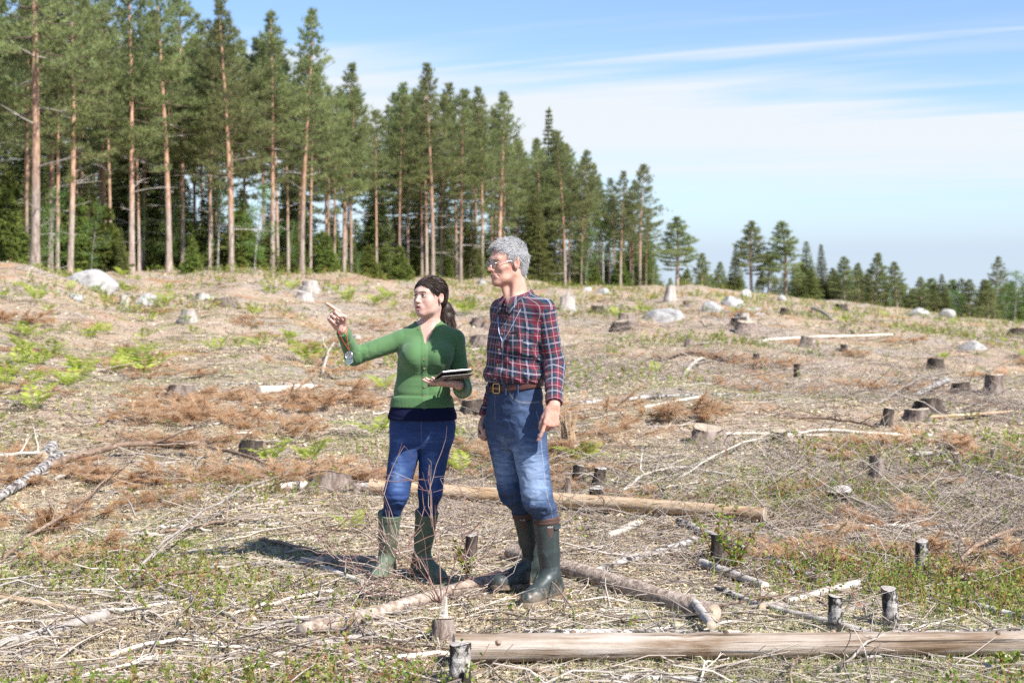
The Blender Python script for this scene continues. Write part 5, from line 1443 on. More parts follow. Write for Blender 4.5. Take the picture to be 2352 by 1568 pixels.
def hand_fields(wrist, palm_dir, palm_n, size=1.0, curls=(.2, .2, .2, .2), thumb=(.5, .3), side=1, spread=.10, thumb_n=0.3, dev=(0, 0, 0, 0)):
    """wrist position, direction wrist->knuckles, outward palm normal; side=+1 if the thumb lies along cross(dir, normal)
       curls: (index, middle, ring, little) bend per joint in radians"""
    d = unit(palm_dir); n = unit(np.asarray(palm_n, float) - d * (np.asarray(palm_n, float) @ d)); x = np.cross(d, n) * side
    w = np.asarray(wrist, float); S = size
    fs = [rc(w, w + d * .03 * S, .024 * S, .026 * S, (n, .72))]
    kn = []
    for i, (ox, L) in enumerate(((.030, .088), (.010, .094), (-.011, .090), (-.030, .080))):
        kn.append(w + d * L * S + x * ox * S + n * (-.003 if i in (0, 3) else -.006) * S)
    for i in range(4): fs.append(rc(w + d * .018 * S + x * (.018 - .012 * i) * S, kn[i], .0155 * S, .0125 * S, (n, .85)))
    palm = U(*fs, k=.014)
    fing = []
    lens = ((.043, .026, .021), (.047, .030, .022), (.043, .028, .022), (.034, .021, .019))
    tips = []
    for i in range(4):
        dd = unit(d + x * (spread * (1.2 - .8 * i) + dev[i])); p = kn[i]; nn = n; r = (.0098, .0100, .0094, .0084)[i] * S
        c = curls[i]; cs = c if isinstance(c, (tuple, list)) else (c * .8, c * 1.1, c * .8)
        seg = []
        for j in range(3):
            a = cs[j]; d2 = dd * math.cos(a) + nn * math.sin(a); nn = nn * math.cos(a) - dd * math.sin(a); dd = d2
            q = p + dd * lens[i][j] * S; seg.append(rc(p, q, r * (1 - .06 * j), r * (1 - .06 * (j + 1)))); p = q
        fing.append(U(*seg, k=.003)); tips.append(p)
    # thumb
    b0 = w + d * .022 * S + x * .024 * S + n * .008 * S
    td = unit(d * math.cos(thumb[0]) + x * math.sin(thumb[0]) + n * thumb_n)
    b1 = b0 + td * .044 * S; td2 = unit(td * math.cos(thumb[1]) - x * math.sin(thumb[1]) * .8 + n * .25 * math.sin(thumb[1])); b2 = b1 + td2 * .032 * S; td3 = unit(td2 * math.cos(thumb[1]) - x * math.sin(thumb[1]) * .6); b3 = b2 + td3 * .024 * S
    th = U(rc(b0, b1, .0165 * S, .0125 * S), rc(b1, b2, .0118 * S, .0105 * S), rc(b2, b3, .0105 * S, .009 * S), k=.005)
    hand = U(palm, th, k=.012)
    for q in fing: hand = U(hand, q, k=.004)
    return hand, tips, kn, (b2, b3)

def skin_material(name, base, red, rough=0.48):
    t = NT(name)
    v = t.coord('Object')
    n = t.noise(v, 90, 5, .65); n2 = t.noise(v, 30, 4, .6)
    c = t.mix(t.ramp(n2, [(.38, (0, 0, 0)), (.7, (.5, .5, .5))]), base, red)
    lipc = t.n('ShaderNodeAttribute', attribute_name='lip').outputs['Fac']
    c = t.mix(lipc, c, (red[0] * .85, red[1] * .70, red[2] * .78))
    blush = t.n('ShaderNodeAttribute', attribute_name='blush').outputs['Fac']
    c = t.mix(t.math('MULTIPLY', blush, .55), c, red)
    return t.done(c, rough, t.bump(n, .35, .003), .35, sss=.2)
SK_W = skin_material('fair_skin', (0.55, 0.37, 0.305), (0.53, 0.255, 0.215))
SK_M = skin_material('tanned_skin', (0.53, 0.315, 0.24), (0.48, 0.205, 0.155), .5)
def eye_material():
    t = NT('eye')
    v = t.coord('Object')
    sp = t.n('ShaderNodeSeparateXYZ'); t.l(v, sp.inputs[0])
    r = t.math('SQRT', t.math('ADD', t.math('MULTIPLY', sp.outputs[0], sp.outputs[0]), t.math('MULTIPLY', sp.outputs[1], sp.outputs[1])))
    c = t.ramp(t.math('MULTIPLY', r, 68), [(.18, (.01, .01, .01)), (.24, (.10, .075, .055)), (.46, (.12, .10, .08)), (.52, (.72, .68, .66))])
    return t.done(c, .15, None, .5)
M_EYE = eye_material()
def hair_material(name, stops, rough=.45, spec=.5):
    t = NT(name)
    c = t.ramp(t.attr(), stops)
    return t.done(c, rough, None, spec)
M_HAIRD = hair_material('dark_brown_hair', [(0, (.014, .010, .008)), (.5, (.036, .022, .016)), (.8, (.075, .042, .028)), (1, (.13, .065, .04))], .45, .35)
M_HAIRG = hair_material('grey_hair', [(0, (.14, .14, .145)), (.4, (.34, .34, .345)), (.8, (.50, .50, .505)), (1, (.62, .62, .615))], .6, .25)
M_TEETH = NT('teeth').done((.75, .70, .60), .3, None, .5)
M_MOUTH = NT('mouth_inside').done((.10, .03, .03), .6)

def face_extras(person, fr, M, o, male, hairmat, head, gaze=0.0):
    """eyes, lashes, eyebrows, teeth as children of the person"""
    import bmesh
    def surf(x, z):
        ys = np.arange(.135, .03, -.0008); P = np.array([fr((x, y, z)) for y in ys]); d = head(P)
        i = int(np.argmax(d < 0)); return ys[i] if d[i] < 0 else .08
    for sx in (-1, 1):
        p = fr((sx * .032, .0765, .001))
        bm = bmesh.new(); bmesh.ops.create_uvsphere(bm, u_segments=18, v_segments=14, radius=.0138)
        me = bpy.data.meshes.new('eye'); bm.to_mesh(me); bm.free()
        for q in me.polygons: q.use_smooth = True
        me.materials.append(M_EYE)
        e = obj('eye', me, person, p - o)
        e.rotation_euler = Vector(unit(M[1] + M[0] * gaze)).to_track_quat('Z', 'Y').to_euler()
        t = np.linspace(0, 1, 9); bx = .011 + .037 * t; bz = .0205 + .0065 * np.sin(t * 2.5) - (.003 if male else .0) - .002 * t
        c = np.array([fr((sx * x, surf(sx * x, z) + .0006, z)) for x, z in zip(bx, bz)])
        b = MB(); b.tube(c - o, np.array([.0026, .0034, .0034, .0032, .003, .0027, .0022, .0016, .0008]) * (.75 if male else .52), 6, r=.35 if male else .8)
        b.build('eyebrow', hairmat, person)
        t = np.linspace(-1, 1, 9); oh = .0034 if male else .0056
        c = np.array([fr((sx * .032 + k * .0148, .0765 + .0148 * math.sqrt(max(0, 1 - (k * .9) ** 2)) * .98, .0010 + oh * math.sqrt(max(0, 1 - k * k)) + .0004)) for k in t])
        b = MB(); b.tube(c - o, .0013 if not male else .0007, 5, r=.1); b.build('eyelash', M_HAIRD, person)
    m = MB(); mz = -.066
    a = np.linspace(-1, 1, 9); w = .021 if male else .016; z0, z1 = (mz - .008, mz + .003) if male else (mz - .0005, mz + .007)
    dy = .094 if male else .0905
    top = np.array([fr((k * w, dy - .010 * k * k, z1)) for k in a]); bot = np.array([fr((k * w, dy - .010 * k * k, z0)) for k in a])
    m.add(np.concatenate([top, bot]) - o, [[i, i + 1, 10 + i, 9 + i] for i in range(8)]); m.build('teeth', M_TEETH, person)
# ---- cloth materials
def A_(t, n): return t.n('ShaderNodeAttribute', attribute_name=n).outputs['Fac']
def knit_material():
    t = NT('green_knit')
    v = t.coord('Object'); n = t.noise(v, 9, 4, .5); fine = t.noise(v, 420, 2, .5)
    c = t.ramp(n, [(.3, (.070, .152, .062)), (.7, (.098, .192, .080))])
    rib = A_(t, 'rib')
    w = t.math('SINE', t.math('MULTIPLY', A_(t, 'pu'), 2 * math.pi / .0085))
    c = t.mix(t.math('MULTIPLY', rib, t.math('MULTIPLY', t.math('ADD', w, 1), .25)), c, (.030, .095, .034))
    h = t.math('ADD', t.math('MULTIPLY', fine, .25), t.math('MULTIPLY', t.math('MULTIPLY', w, rib), .6))
    return t.done(c, .85, t.bump(h, .35, .003), .15, sheen=.25)
M_KNIT = knit_material()
def denim_material(name, dark, mid, pale, amount=.5):
    t = NT(name)
    v = t.coord('Object'); n = t.noise(v, 7, 5, .55); fine = t.noise(t.coord('Object', (1, 1, .35)), 300, 2, .5)
    str_ = t.noise(t.coord('Object', (1, 1, 4)), 9, 5, .65, 1.0)
    f = t.math('ADD', t.math('MULTIPLY', t.math('MULTIPLY', A_(t, 'fade'), t.math('MULTIPLY', str_, 1.75)), amount), t.math('MULTIPLY', t.math('ADD', n, t.math('MULTIPLY', str_, .7)), .42))
    c = t.ramp(f, [(.22, dark), (.55, mid), (.95, pale)])
    c = t.mix(t.math('MULTIPLY', t.math('SUBTRACT', fine, .45), .25), c, pale)
    seam = A_(t, 'seam')
    c = t.mix(t.math('MULTIPLY', seam, .38), c, (.42, .38, .36))
    return t.done(c, .85, t.bump(fine, .2, .002), .2)
M_DENIMW = denim_material('blue_denim', (.013, .026, .085), (.030, .062, .180), (.13, .22, .42), .55)
M_DENIMM = denim_material('faded_denim', (.020, .034, .078), (.050, .080, .155), (.20, .27, .40), .62)
def plaid_material():
    t = NT('plaid_cotton')
    red, grn, nav = (.15, .014, .036), (.016, .050, .046), (.012, .016, .062)
    def band(u, per, off):
        f = t.math('FRACT', t.math('ADD', t.math('DIVIDE', u, per), off))
        c = t.ramp(f, [(0, red), (.30, grn), (.42, nav), (.82, grn), (.93, red)], 'CONSTANT')
        wl_ = t.ramp(f, [(0, (0, 0, 0)), (.155, (.7, .7, .7)), (.18, (0, 0, 0)), (.585, (1, 1, 1)), (.61, (0, 0, 0)), (.65, (1, 1, 1)), (.675, (0, 0, 0))], 'CONSTANT')
        return c, wl_
    cu, lu = band(A_(t, 'pu'), .078, .13); cv, lv = band(A_(t, 'pv'), .078, .4)
    c = t.mix(.5, cu, cv)
    l = t.math('MAXIMUM', lu, lv)
    c = t.mix(t.math('MULTIPLY', l, .55), c, (.60, .58, .55))
    fine = t.noise(t.coord('Object'), 350, 2, .5)
    return t.done(c, .85, t.bump(fine, .15, .002), .15, sheen=.15)
M_PLAID = plaid_material()
M_NAVY = NT('navy_jersey').done((.008, .010, .034), .9, None, .1)
def rubber(name, c0, c1, rough, spec=.5, dirt=0.0):
    t = NT(name); v = t.coord('Object'); n = t.noise(v, 18, 6, .65); s = t.noise(t.coord('Object', (1, 1, .3)), 60, 5, .7)
    c = t.ramp(t.math('ADD', t.math('MULTIPLY', n, .6), t.math('MULTIPLY', s, .4)), [(.35, c0), (.62, c1), (.8, (c1[0] * 1.7, c1[1] * 1.6, c1[2] * 1.5))])
    if dirt:      # dried mud, splashed up from the ground
        g = t.n('ShaderNodeTexCoord'); sp = t.n('ShaderNodeSeparateXYZ'); t.l(g.outputs['Object'], sp.inputs[0])
        dm = t.math('SUBTRACT', t.math('ADD', t.noise(v, 26, 6, .7), .05), t.math('MULTIPLY', sp.outputs[2], 2.4))
        c = t.mix(t.math('MULTIPLY', t.ramp(dm, [(.36, (0, 0, 0)), (.52, (1, 1, 1))]), dirt), c, (.26, .20, .145))
    r = t.math('ADD', t.math('MULTIPLY', s, .25), rough - .12)
    return t.done(c, r, t.bump(n, .12, .003), spec)
M_BOOTW = rubber('pale_green_rubber', (.075, .105, .070), (.125, .160, .110), .55, .35, .6)
M_BOOTM = rubber('dark_green_rubber', (.022, .030, .030), (.040, .052, .050), .42, .5, .6)
M_SOLE = rubber('sole_rubber', (.016, .016, .015), (.05, .042, .036), .7, .3, .8)
M_BOOTTRIM = NT('boot_trim').done((.075, .042, .034), .6, None, .3)
M_LEATHER = rubber('brown_leather', (.050, .017, .014), (.085, .032, .026), .5, .4)
M_BRASS = NT('brass').done((.62, .44, .20), .3, None, .5, metal=1.0)
M_STEEL = NT('steel').done((.62, .62, .62), .28, None, .5, metal=1.0)
M_BUTTON = NT('horn_button').done((.20, .17, .09), .4, None, .4)
M_WHITEPL = NT('white_plastic').done((.70, .70, .70), .4, None, .4)
M_BLACKPL = NT('black_plastic').done((.012, .012, .013), .35, None, .5)
M_REDCORD = NT('red_cord').done((.62, .045, .025), .7, None, .2)
def lit_glass(name, tint, alpha=.75):
    t = NT(name)
    g = t.n('ShaderNodeBsdfGlossy'); g.inputs['Roughness'].default_value = .05; g.inputs['Color'].default_value = (.9, .9, .9, 1)
    tr = t.n('ShaderNodeBsdfTransparent'); tr.inputs['Color'].default_value = (*tint, 1)
    mx = t.n('ShaderNodeMixShader'); mx.inputs[0].default_value = 1 - alpha
    t.l(tr.outputs[0], mx.inputs[1]); t.l(g.outputs[0], mx.inputs[2]); t.l(mx.outputs[0], t.out.inputs['Surface'])
    return t.mat
M_LENS = lit_glass('spectacle_lens', (.92, .95, .90), .86)
M_CLEAR = lit_glass('clear_plastic', (.90, .94, .98), .72)

def along(poly):
    """coordinates along and around a limb polyline"""
    poly = np.asarray(poly, float)
    seg = poly[1:] - poly[:-1]; L = np.linalg.norm(seg, axis=1); cum = np.concatenate([[0], np.cumsum(L)])
    def f(P):
        best = np.full(len(P), 1e9); s = np.zeros(len(P)); ang = np.zeros(len(P))
        for i in range(len(seg)):
            t = np.clip(((P - poly[i]) @ seg[i]) / L[i] ** 2, 0, 1); q = P - (poly[i] + t[:, None] * seg[i]); d = np.linalg.norm(q, axis=1)
            ax = seg[i] / L[i]; u = unit(np.cross(ax, [0.25, 1, .1])); w = np.cross(ax, u)
            a = np.arctan2(q @ w, q @ u); m = d < best
            best[m] = d[m]; s[m] = cum[i] + t[m] * L[i]; ang[m] = a[m]
        return s, ang
    return f

def boot_fields(ankle, toe_dir, top, r_top, r_ank, length, s=1.0, sole_z=None):
    """wellington: shaft, foot, welted sole. ankle = joint, top = centre of the shaft's mouth"""
    a = np.asarray(ankle, float); f = unit([toe_dir[0], toe_dir[1], 0]); lat = np.array([-f[1], f[0], 0]); z0 = sole_z
    heel = a - f * .045 * s; heel[2] = z0 + .055 * s; ball = a + f * (length - .135 * s) ; ball[2] = z0 + .042 * s; toe = a + f * (length - .085 * s); toe[2] = z0 + .038 * s
    top = np.asarray(top, float)
    ax = unit(top - a)
    shaft = U(rc(a + [0, 0, .02], a + (top - a) * .45, r_ank, r_ank * .5 + r_top * .5), rc(a + (top - a) * .45, top + ax * .05, r_ank * .5 + r_top * .5, r_top), k=.004)
    foot = U(rc(heel, heel + [0, 0, .03], .040 * s, .040 * s), rc(heel, ball, .042 * s, .044 * s, (lat, .98)), rc(ball, toe, .046 * s, .040 * s, (lat, 1.06)), rc(a + [0, 0, .015], ball + [0, 0, .012], .050 * s, .036 * s), k=.022)
    b = U(shaft, foot, k=.03)
    fold = wrinkle(ax, 95, .0022, near_pt(a + [0, 0, .05], .075), 5, .5, 3)
    b = OFF(b, fold)
    b = INT(b, plane(top, ax), .003)
    up = INT(b, plane((0, 0, z0 + .022), (0, 0, -1)), .003)
    # sole: outline of the foot near the ground, grown outwards
    def sole(P):
        q = P.copy(); q[:, 2] = z0 + .034 * s
        return np.maximum(foot(q) - .004, np.maximum(P[:, 2] - (z0 + .026), z0 - P[:, 2]))
    arch = boxf(a + f * .028 + [0, 0, z0 - a[2]], (.022, .06, .012), np.stack([f, lat, [0, 0, 1]]))
    return up, SUB(sole, arch, .002), f, lat

def bounds(pts, pad):
    p = np.asarray(pts, float); return p.min(0) - pad, p.max(0) + pad

def strand_tris(m, roots, dirs, length, width, n=4, curl=.15, grav=0.0, r=None):
    """ribbon strands that bend as they grow"""
    N = len(roots); P = roots.copy(); d = dirs.copy(); L = length * rng.uniform(.6, 1.2, N); side = unit(np.cross(d, rng.normal(size=(N, 3))))
    r = rng.uniform(0, 1, N) if r is None else r
    pts = [P]
    for i in range(n):
        d = unit(d + rng.normal(0, curl, (N, 3)) + np.array([0, 0, -grav])); P = P + d * (L / n)[:, None]; pts.append(P)
    pts = np.stack(pts, 1); tap = np.linspace(1, .15, n + 1)
    v = np.stack([pts - side[:, None] * (width * tap)[None, :, None], pts + side[:, None] * (width * tap)[None, :, None]], 2).reshape(-1, 3)
    b = np.arange(N)[:, None] * (2 * (n + 1))
    f = np.concatenate([b + [2 * i, 2 * i + 1, 2 * i + 3, 2 * i + 2] for i in range(n)], 0)
    m.add(v, f, np.repeat(np.clip(r, 0, 1), 2 * (n + 1)))

def button(name, p, n, r, mat, parent, o, t=.004):
    m = MB(); n = unit(n); u = unit(np.cross(n, [.2, .3, 1])); w = np.cross(n, u); a = np.linspace(0, 6.283, 12, endpoint=False)
    def ring(rad, h): return np.asarray(p) - o + n * h + (np.cos(a)[:, None] * u + np.sin(a)[:, None] * w) * rad
    R_ = [ring(r, 0), ring(r, t), ring(r * .8, t * 1.2), ring(r * .65, t * .7)]
    f = [[i * 12 + j, i * 12 + (j + 1) % 12, (i + 1) * 12 + (j + 1) % 12, (i + 1) * 12 + j] for i in range(3) for j in range(12)] + [[36 + j for j in range(12)]]
    m.add(np.concatenate(R_), f); return m.build(name, mat, parent)

def skin_attrs(fr_inv):
    return None

# ================================================================== the woman
def build_woman():
    o = V3(-.53, 7.86, gz(-.53, 7.86)); o[2] = 0
    person = empty('person', o)
    tag(person, 'woman in green cardigan, jeans and boots, pointing left with a tablet in hand', 'person')
    LAT, FWD = V3(1, -.10, 0), V3(-.10, -1, 0)
    HS = .935; hc = V3(-.450, 7.80, 1.573); hF = V3(-.64, -.77, 0); hL = V3(.77, -.64, 0)
    head, fr, M = head_field(hc, hL, hF, HS, False, R(3))
    nb = V3(-.462, 7.83, 1.385)
    neck = U(rc(hc + [.015, .03, -.05], nb, .048, .052), rc(fr((.03, -.01, -.075)), nb + [.02, -.045, -.01], .016, .014), k=.03)
    sR, eR, wR = V3(-.600, 7.82, 1.338), V3(-.868, 7.80, 1.246), V3(-.912, 7.65, 1.392)
    sL, eL, wL = V3(-.318, 7.82, 1.338), V3(-.272, 7.84, 1.065), V3(-.283, 7.575, 1.100)
    def sections(g):
        return [((-.495, 7.84, .955), .174 + g, .118 + g, .130 + g), ((-.496, 7.835, 1.03), .158 + g, .108 + g, .112 + g), ((-.493, 7.83, 1.13), .138 + g, .098 + g, .098 + g),
                ((-.480, 7.83, 1.22), .146 + g, .105 + g, .103 + g), ((-.466, 7.83, 1.30), .160 + g, .100 + g, .105 + g), ((-.460, 7.83, 1.36), .135 + g, .080 + g, .090 + g), ((-.460, 7.83, 1.405), .085 + g, .062 + g, .070 + g), ((-.460, 7.83, 1.43), .06 + g, .05 + g, .055 + g)]
    def torso(g):
        t = stack(sections(g), LAT, FWD)
        bust = [ell((-.466 + sx * .066, 7.745, 1.250), (.066 + g, .068 + g, .072 + g)) for sx in (-1, 1)]
        trap = [rc(nb + [0, 0, .0], s + [0, 0, .005], .052 + g, .048 + g, (V3(0, 1, 0), .95)) for s in (sR, sL)]
        return U(U(t, *bust, k=.05), *trap, k=.05)
    # hands
    hdR = unit(V3(-.955, 7.60, 1.480) - wR)
    hr, tipsR, knR, thR = hand_fields(wR + hdR * .012, hdR, V3(.25, -1, .15), 1.04, ((.12, .12, .08), (1.35, 1.45, .75), (1.45, 1.45, .8), (1.35, 1.3, .8)), (.35, .75), 1, .14, .55, dev=(-.62, -.25, -.15, -.05))
    hdL = unit(V3(-1.0, -.16, .10))
    hl, tipsL, knL, thL = hand_fields(wL + V3(-.008, -.012, .006), hdL, V3(.05, .30, 1), .94, ((.02, .22, .15), (.04, .2, .15), (.06, .2, .15), (.1, .2, .15)), (1.25, .1), 1, .16, .30)
    armR = U(rc(eR, wR, .034, .024), hr, k=.016); armL = U(rc(eL, wL, .034, .025), hl, k=.016)
    skin_torso = torso(-.006)
    hipc = V3(-.494, 7.85, .86)
    hipR, hipL = V3(-.578, 7.85, .84), V3(-.412, 7.85, .84)
    kR, kL = V3(-.638, 7.83, .485), V3(-.452, 7.86, .50)
    aR, aL = V3(-.700, 7.97, .10), V3(-.508, 8.00, .10)
    legs = U(rc(hipR, kR, .06, .04), rc(kR, V3(-.684, 7.91, .26), .038, .03), rc(V3(-.684, 7.91, .26), aR, .03, .025), rc(hipL, kL, .06, .04), rc(kL, V3(-.486, 7.94, .26), .038, .03), rc(V3(-.486, 7.94, .26), aL, .03, .025), rc(sR, eR, .036, .032), rc(sL, eL, .036, .032), k=.03)
    whole = U(head, neck, k=.022); upper = U(whole, skin_torso, k=.025)
    lo, hi = hc - .16, hc + [.16, .16, .15]; lo = lo.copy(); lo[2] = 1.24; lo[0] = -.64; hi[0] = -.29
    def lipmask(P):
        q = ((P - hc) @ M.T) / HS
        m = np.exp(-((q[:, 0] / .023) ** 4) - (((q[:, 2] + .068) / .0130) ** 6)) * (q[:, 1] > .078)
        return m * .85
    def blush(P):
        q = ((P - hc) @ M.T) / HS
        b = .55 * np.exp(-(((np.abs(q[:, 0]) - .043) / .02) ** 2) - ((q[:, 2] + .03) / .022) ** 2) * (q[:, 1] > .03) + .6 * np.exp(-((np.abs(q[:, 0]) - .08) / .012) ** 2 - (q[:, 2] / .035) ** 2)
        tip = sum(np.exp(-((P - t) ** 2).sum(1) / .022 ** 2) for t in tipsR + tipsL)
        return np.clip(b + .3 * tip, 0, 1)
    sculpt('body', [(upper, lo, hi, .0026), (armR, *bounds([wR, *tipsR, thR[1], eR * .4 + wR * .6], .035), .0022), (armL, *bounds([wL, *tipsL, thL[1], eL * .4 + wL * .6], .035), .0022),
                    (U(legs, stack([((-.494, 7.87, .80), .14, .07, .10), ((-.494, 7.86, .95), .14, .08, .09), ((-.49, 7.83, 1.15), .12, .08, .08), ((-.465, 7.83, 1.30), .13, .08, .08)], LAT, FWD), k=.03), (-.95, 7.6, .06), (-.2, 8.05, 1.32), .012)],
           SK_W, person, o, {'lip': lipmask, 'blush': blush})
    face_extras(person, fr, M, o, False, M_HAIRD, head, -.25)
    # ---- cardigan
    body = torso(.004)
    zh = .968
    side = near_pt((-.36, 7.78, 1.20), .12)
    body = OFF(body, wrinkle(V3(.5, 0, 1), 60, .0035, lambda P: near_pt((-.60, 7.78, 1.27), .09)(P) + .7 * near_pt((-.36, 7.78, 1.24), .10)(P) + .5 * near_pt((-.47, 7.74, 1.09), .14)(P), 6, .6, 1))
    # rib band pulls in a little above the hem
    body = OFF(body, lambda P: -.004 * np.exp(-((P[:, 2] - 1.035) / .012) ** 2) + .003 * (P[:, 2] < 1.03))
    neckcut = U(rc(nb + [0, 0, -.010], nb + [0, -.01, .12], .067, .075), k=.001)
    def vcut(P):
        zt, zb = 1.415, 1.315
        t = np.clip((P[:, 2] - zb) / (zt - zb), 0, 1.5); cx = -.470 + .010 * t
        w = .006 + .034 * t
        return np.maximum(np.maximum(np.abs(P[:, 0] - cx) - w, zb - P[:, 2]), P[:, 1] - 7.80)
    body = SUB(SUB(body, neckcut, .004), vcut, .003)
    body = INT(body, plane((0, 0, zh), (0, 0, -1)), .004)
    plk = lambda P: .0030 * (1 / (1 + np.exp((np.abs(P[:, 0] + .474 + .004 * (P[:, 2] - 1.1)) - .014) / .0012))) * (P[:, 1] < 7.83)
    body = OFF(body, plk)
    cen = lambda P: (np.arctan2(P[:, 0] + .49, -(P[:, 1] - 7.83)))
    card = sculpt('cardigan', [(body, (-.70, 7.64, .955), (-.27, 8.0, 1.45), .0036)], M_KNIT, person, o,
                  {'pu': lambda P: cen(P) * .15, 'rib': lambda P: np.clip((1.03 - P[:, 2]) / .004, 0, 1) * (np.abs(P[:, 0] + .474) > .016) + np.exp(-((np.linalg.norm((P - nb)[:, :2], axis=1) - .078) / .012) ** 2) * (P[:, 2] > 1.36)})
    def sleeve(s, e, w, seed, cuff):
        wv = wrinkle(unit(w - s), 95, .0042, lambda P: near_pt(e, .09)(P) + .45 * near_pt(s * .4 + e * .6, .10)(P) + .5 * near_pt(w * .6 + e * .4, .07)(P), 7, .7, seed)
        f = U(rc(s, e, .056, .047), rc(e, w, .047, .037), k=.025)
        f = U(f, ell(s + [0, 0, -.004], (.056, .056, .056)), k=.02)
        f = OFF(f, wv)
        ax = unit(w - e); end = w - ax * cuff
        f = OFF(f, lambda P: -.004 * np.exp(-(((P - end) @ ax + .055) / .010) ** 2))
        f = INT(f, plane(end, ax), .004)
        al = along([s, e, w]); Ls = np.linalg.norm(e - s) + np.linalg.norm(w - e)
        return f, {'pu': lambda P: al(P)[1] * .035, 'rib': lambda P: (al(P)[0] > Ls - cuff - .055).astype(float)}, end, ax
    for s, e, w, sd, cuff in ((sR, eR, wR, 1, .008), (sL, eL, wL, 5, .012)):
        f, at_, end, ax = sleeve(s, e, w, sd, cuff)
        sculpt('sleeve', [(f, *bounds([s, e, w], .075), .0034)], M_KNIT, card, V3(0, 0, 0) + o, at_)
    # buttons down the placket, including the two at the open neck
    fwdray = lambda x, z: next((V3(x, y, z) for y in np.arange(7.60, 7.90, .002) if body(np.array([[x, y, z]]))[0] < 0), V3(x, 7.72, z))
    for z in (1.235, 1.185, 1.135, 1.085, 1.035, .985):
        p = fwdray(-.474, z); button('button', p, V3(-.05, -1, .05), .0062, M_BUTTON, card, o)
    for x, z in ((-.428, 1.392), (-.445, 1.355), (-.508, 1.398)):
        p = fwdray(x, z); button('button', p, V3(0, -.9, .4), .0048, M_BUTTON, card, o)
    # ---- navy top under the cardigan, jeans
    top = stack([((-.494, 7.847, .880), .194, .134, .148), ((-.494, 7.845, .93), .188, .128, .142), ((-.495, 7.84, 1.0), .164, .108, .118)], LAT, FWD)
    top = OFF(top, wrinkle(V3(0, 0, 1), 110, .002, None, 5, .25, 4))
    sculpt('top', [(INT(top, plane((0, 0, .898), (0, 0, -1)), .003), (-.71, 7.68, .88), (-.28, 8.02, 1.01), .004)], M_NAVY, person, o)
    pel = stack([((-.494, 7.85, .74), .150, .070, .100), ((-.494, 7.85, .80), .176, .098, .125), ((-.494, 7.85, .86), .183, .112, .135), ((-.494, 7.845, .92), .180, .117, .132), ((-.494, 7.84, .97), .168, .112, .122)], LAT, FWD)
    bR, bL = V3(-.685, 7.910, .30), V3(-.484, 7.942, .30)
    lr = U(rc(hipR + [.008, 0, .0], kR, .096, .066), rc(kR, bR, .064, .040), k=.03); ll = U(rc(hipL + [-.008, 0, .0], kL, .096, .064), rc(kL, bL, .062, .040), k=.03)
    legsj = lambda P: np.minimum(lr(P), ll(P))
    jeans = U(pel, legsj, k=.022)
    kmask = lambda P: near_pt(kR + [-.01, -.04, -.05], .10)(P) + near_pt(kL + [0, -.04, -.06], .09)(P) + .45 * near_pt((-.51, 7.74, .82), .08)(P) + .30 * near_pt((-.60, 7.75, .80), .07)(P)
    jeans = OFF(jeans, wrinkle(V3(.12, 0, 1), 120, .0045, kmask, 6, .45, 8))
    jeans = OFF(jeans, wrinkle(V3(.3, 0, 1), 70, .0018, None, 6, .6, 9))
    def wfade(P):
        return .9 * np.exp(-((P[:, 0] + .625) / .05) ** 2 - ((P[:, 2] - .60) / .12) ** 2) * (P[:, 1] < 7.85) + .7 * np.exp(-((P[:, 0] + .44) / .05) ** 2 - ((P[:, 2] - .62) / .12) ** 2) * (P[:, 1] < 7.87) + .35 * np.exp(-((P[:, 2] - .80) / .05) ** 2)
    jn = sculpt('jeans', [(jeans, (-.80, 7.68, .25), (-.28, 8.03, .96), .004)], M_DENIMW, person, o,
                {'fade': wfade, 'seam': lambda P: .5 * (np.abs(P[:, 0] + .4935) < .003) * (P[:, 2] > .78) * (P[:, 1] < 7.84)})
    # ---- boots
    for ank, tdir, tp, z0 in ((aR, V3(-.28, -1, 0), V3(-.678, 7.885, .375), .0), (aL, V3(.66, -.75, 0), V3(-.474, 7.915, .378), .0)):
        up, so, f, lat = boot_fields(ank, tdir, tp, .066, .046, .245, .86, z0)
        ax = unit(tp - ank); band = OFF(INT(INT(up, plane(tp - ax * .030, -ax), .001), plane(tp, ax), .001), .0028)
        lo, hi = bounds([ank, tp, ank + f * .2, ank - f * .08], .075); lo[2] = z0 - .01; hi[2] = tp[2] + .03
        b = sculpt('boot', [(up, lo, hi, .0036)], M_BOOTW, person, o)
        sculpt('sole', [(so, lo, np.array([hi[0], hi[1], z0 + .05]), .0036)], M_SOLE, b, o)
        lb, hb = lo.copy(), hi.copy(); lb[2] = tp[2] - .06
        sculpt('top_band', [(band, lb, hb, .0032)], M_BOOTW, b, o)
    # ---- hair: parted crown drawn back into a low ponytail
    loc = lambda P: ((P - hc) @ M.T) / HS
    def hcap(P):
        q = loc(P)
        cap = U(ell((0, -.022, .036), (.0820, .1020, .0880)), ell((0, .022, .040), (.070, .067, .0625)), ell((0, -.072, -.006), (.058, .050, .062)), k=.03)(q)
        # hairline: in front of the ears and above the forehead
        line = (q[:, 1] - .083) * .8 - (q[:, 2] - .062) * .62 + .25 * np.maximum(.02 - np.abs(q[:, 0]), 0)
        ears = -(q[:, 2] + .010) * .8 + (q[:, 1] - .008) * 1.0
        cut = np.maximum(line, ears - .012)
        low = -(q[:, 2] + .075)
        s = .0035 * np.sin(70 * np.arctan2(q[:, 0], q[:, 2] + .05 + .6 * q[:, 1])) * .5
        part = .004 * np.exp(-((q[:, 0] - .008) / .004) ** 2) * (q[:, 2] > .08)
        return np.maximum(np.maximum(cap, cut), low) * HS - s * .4 + part
    tie = fr((.0, -.110, -.026))
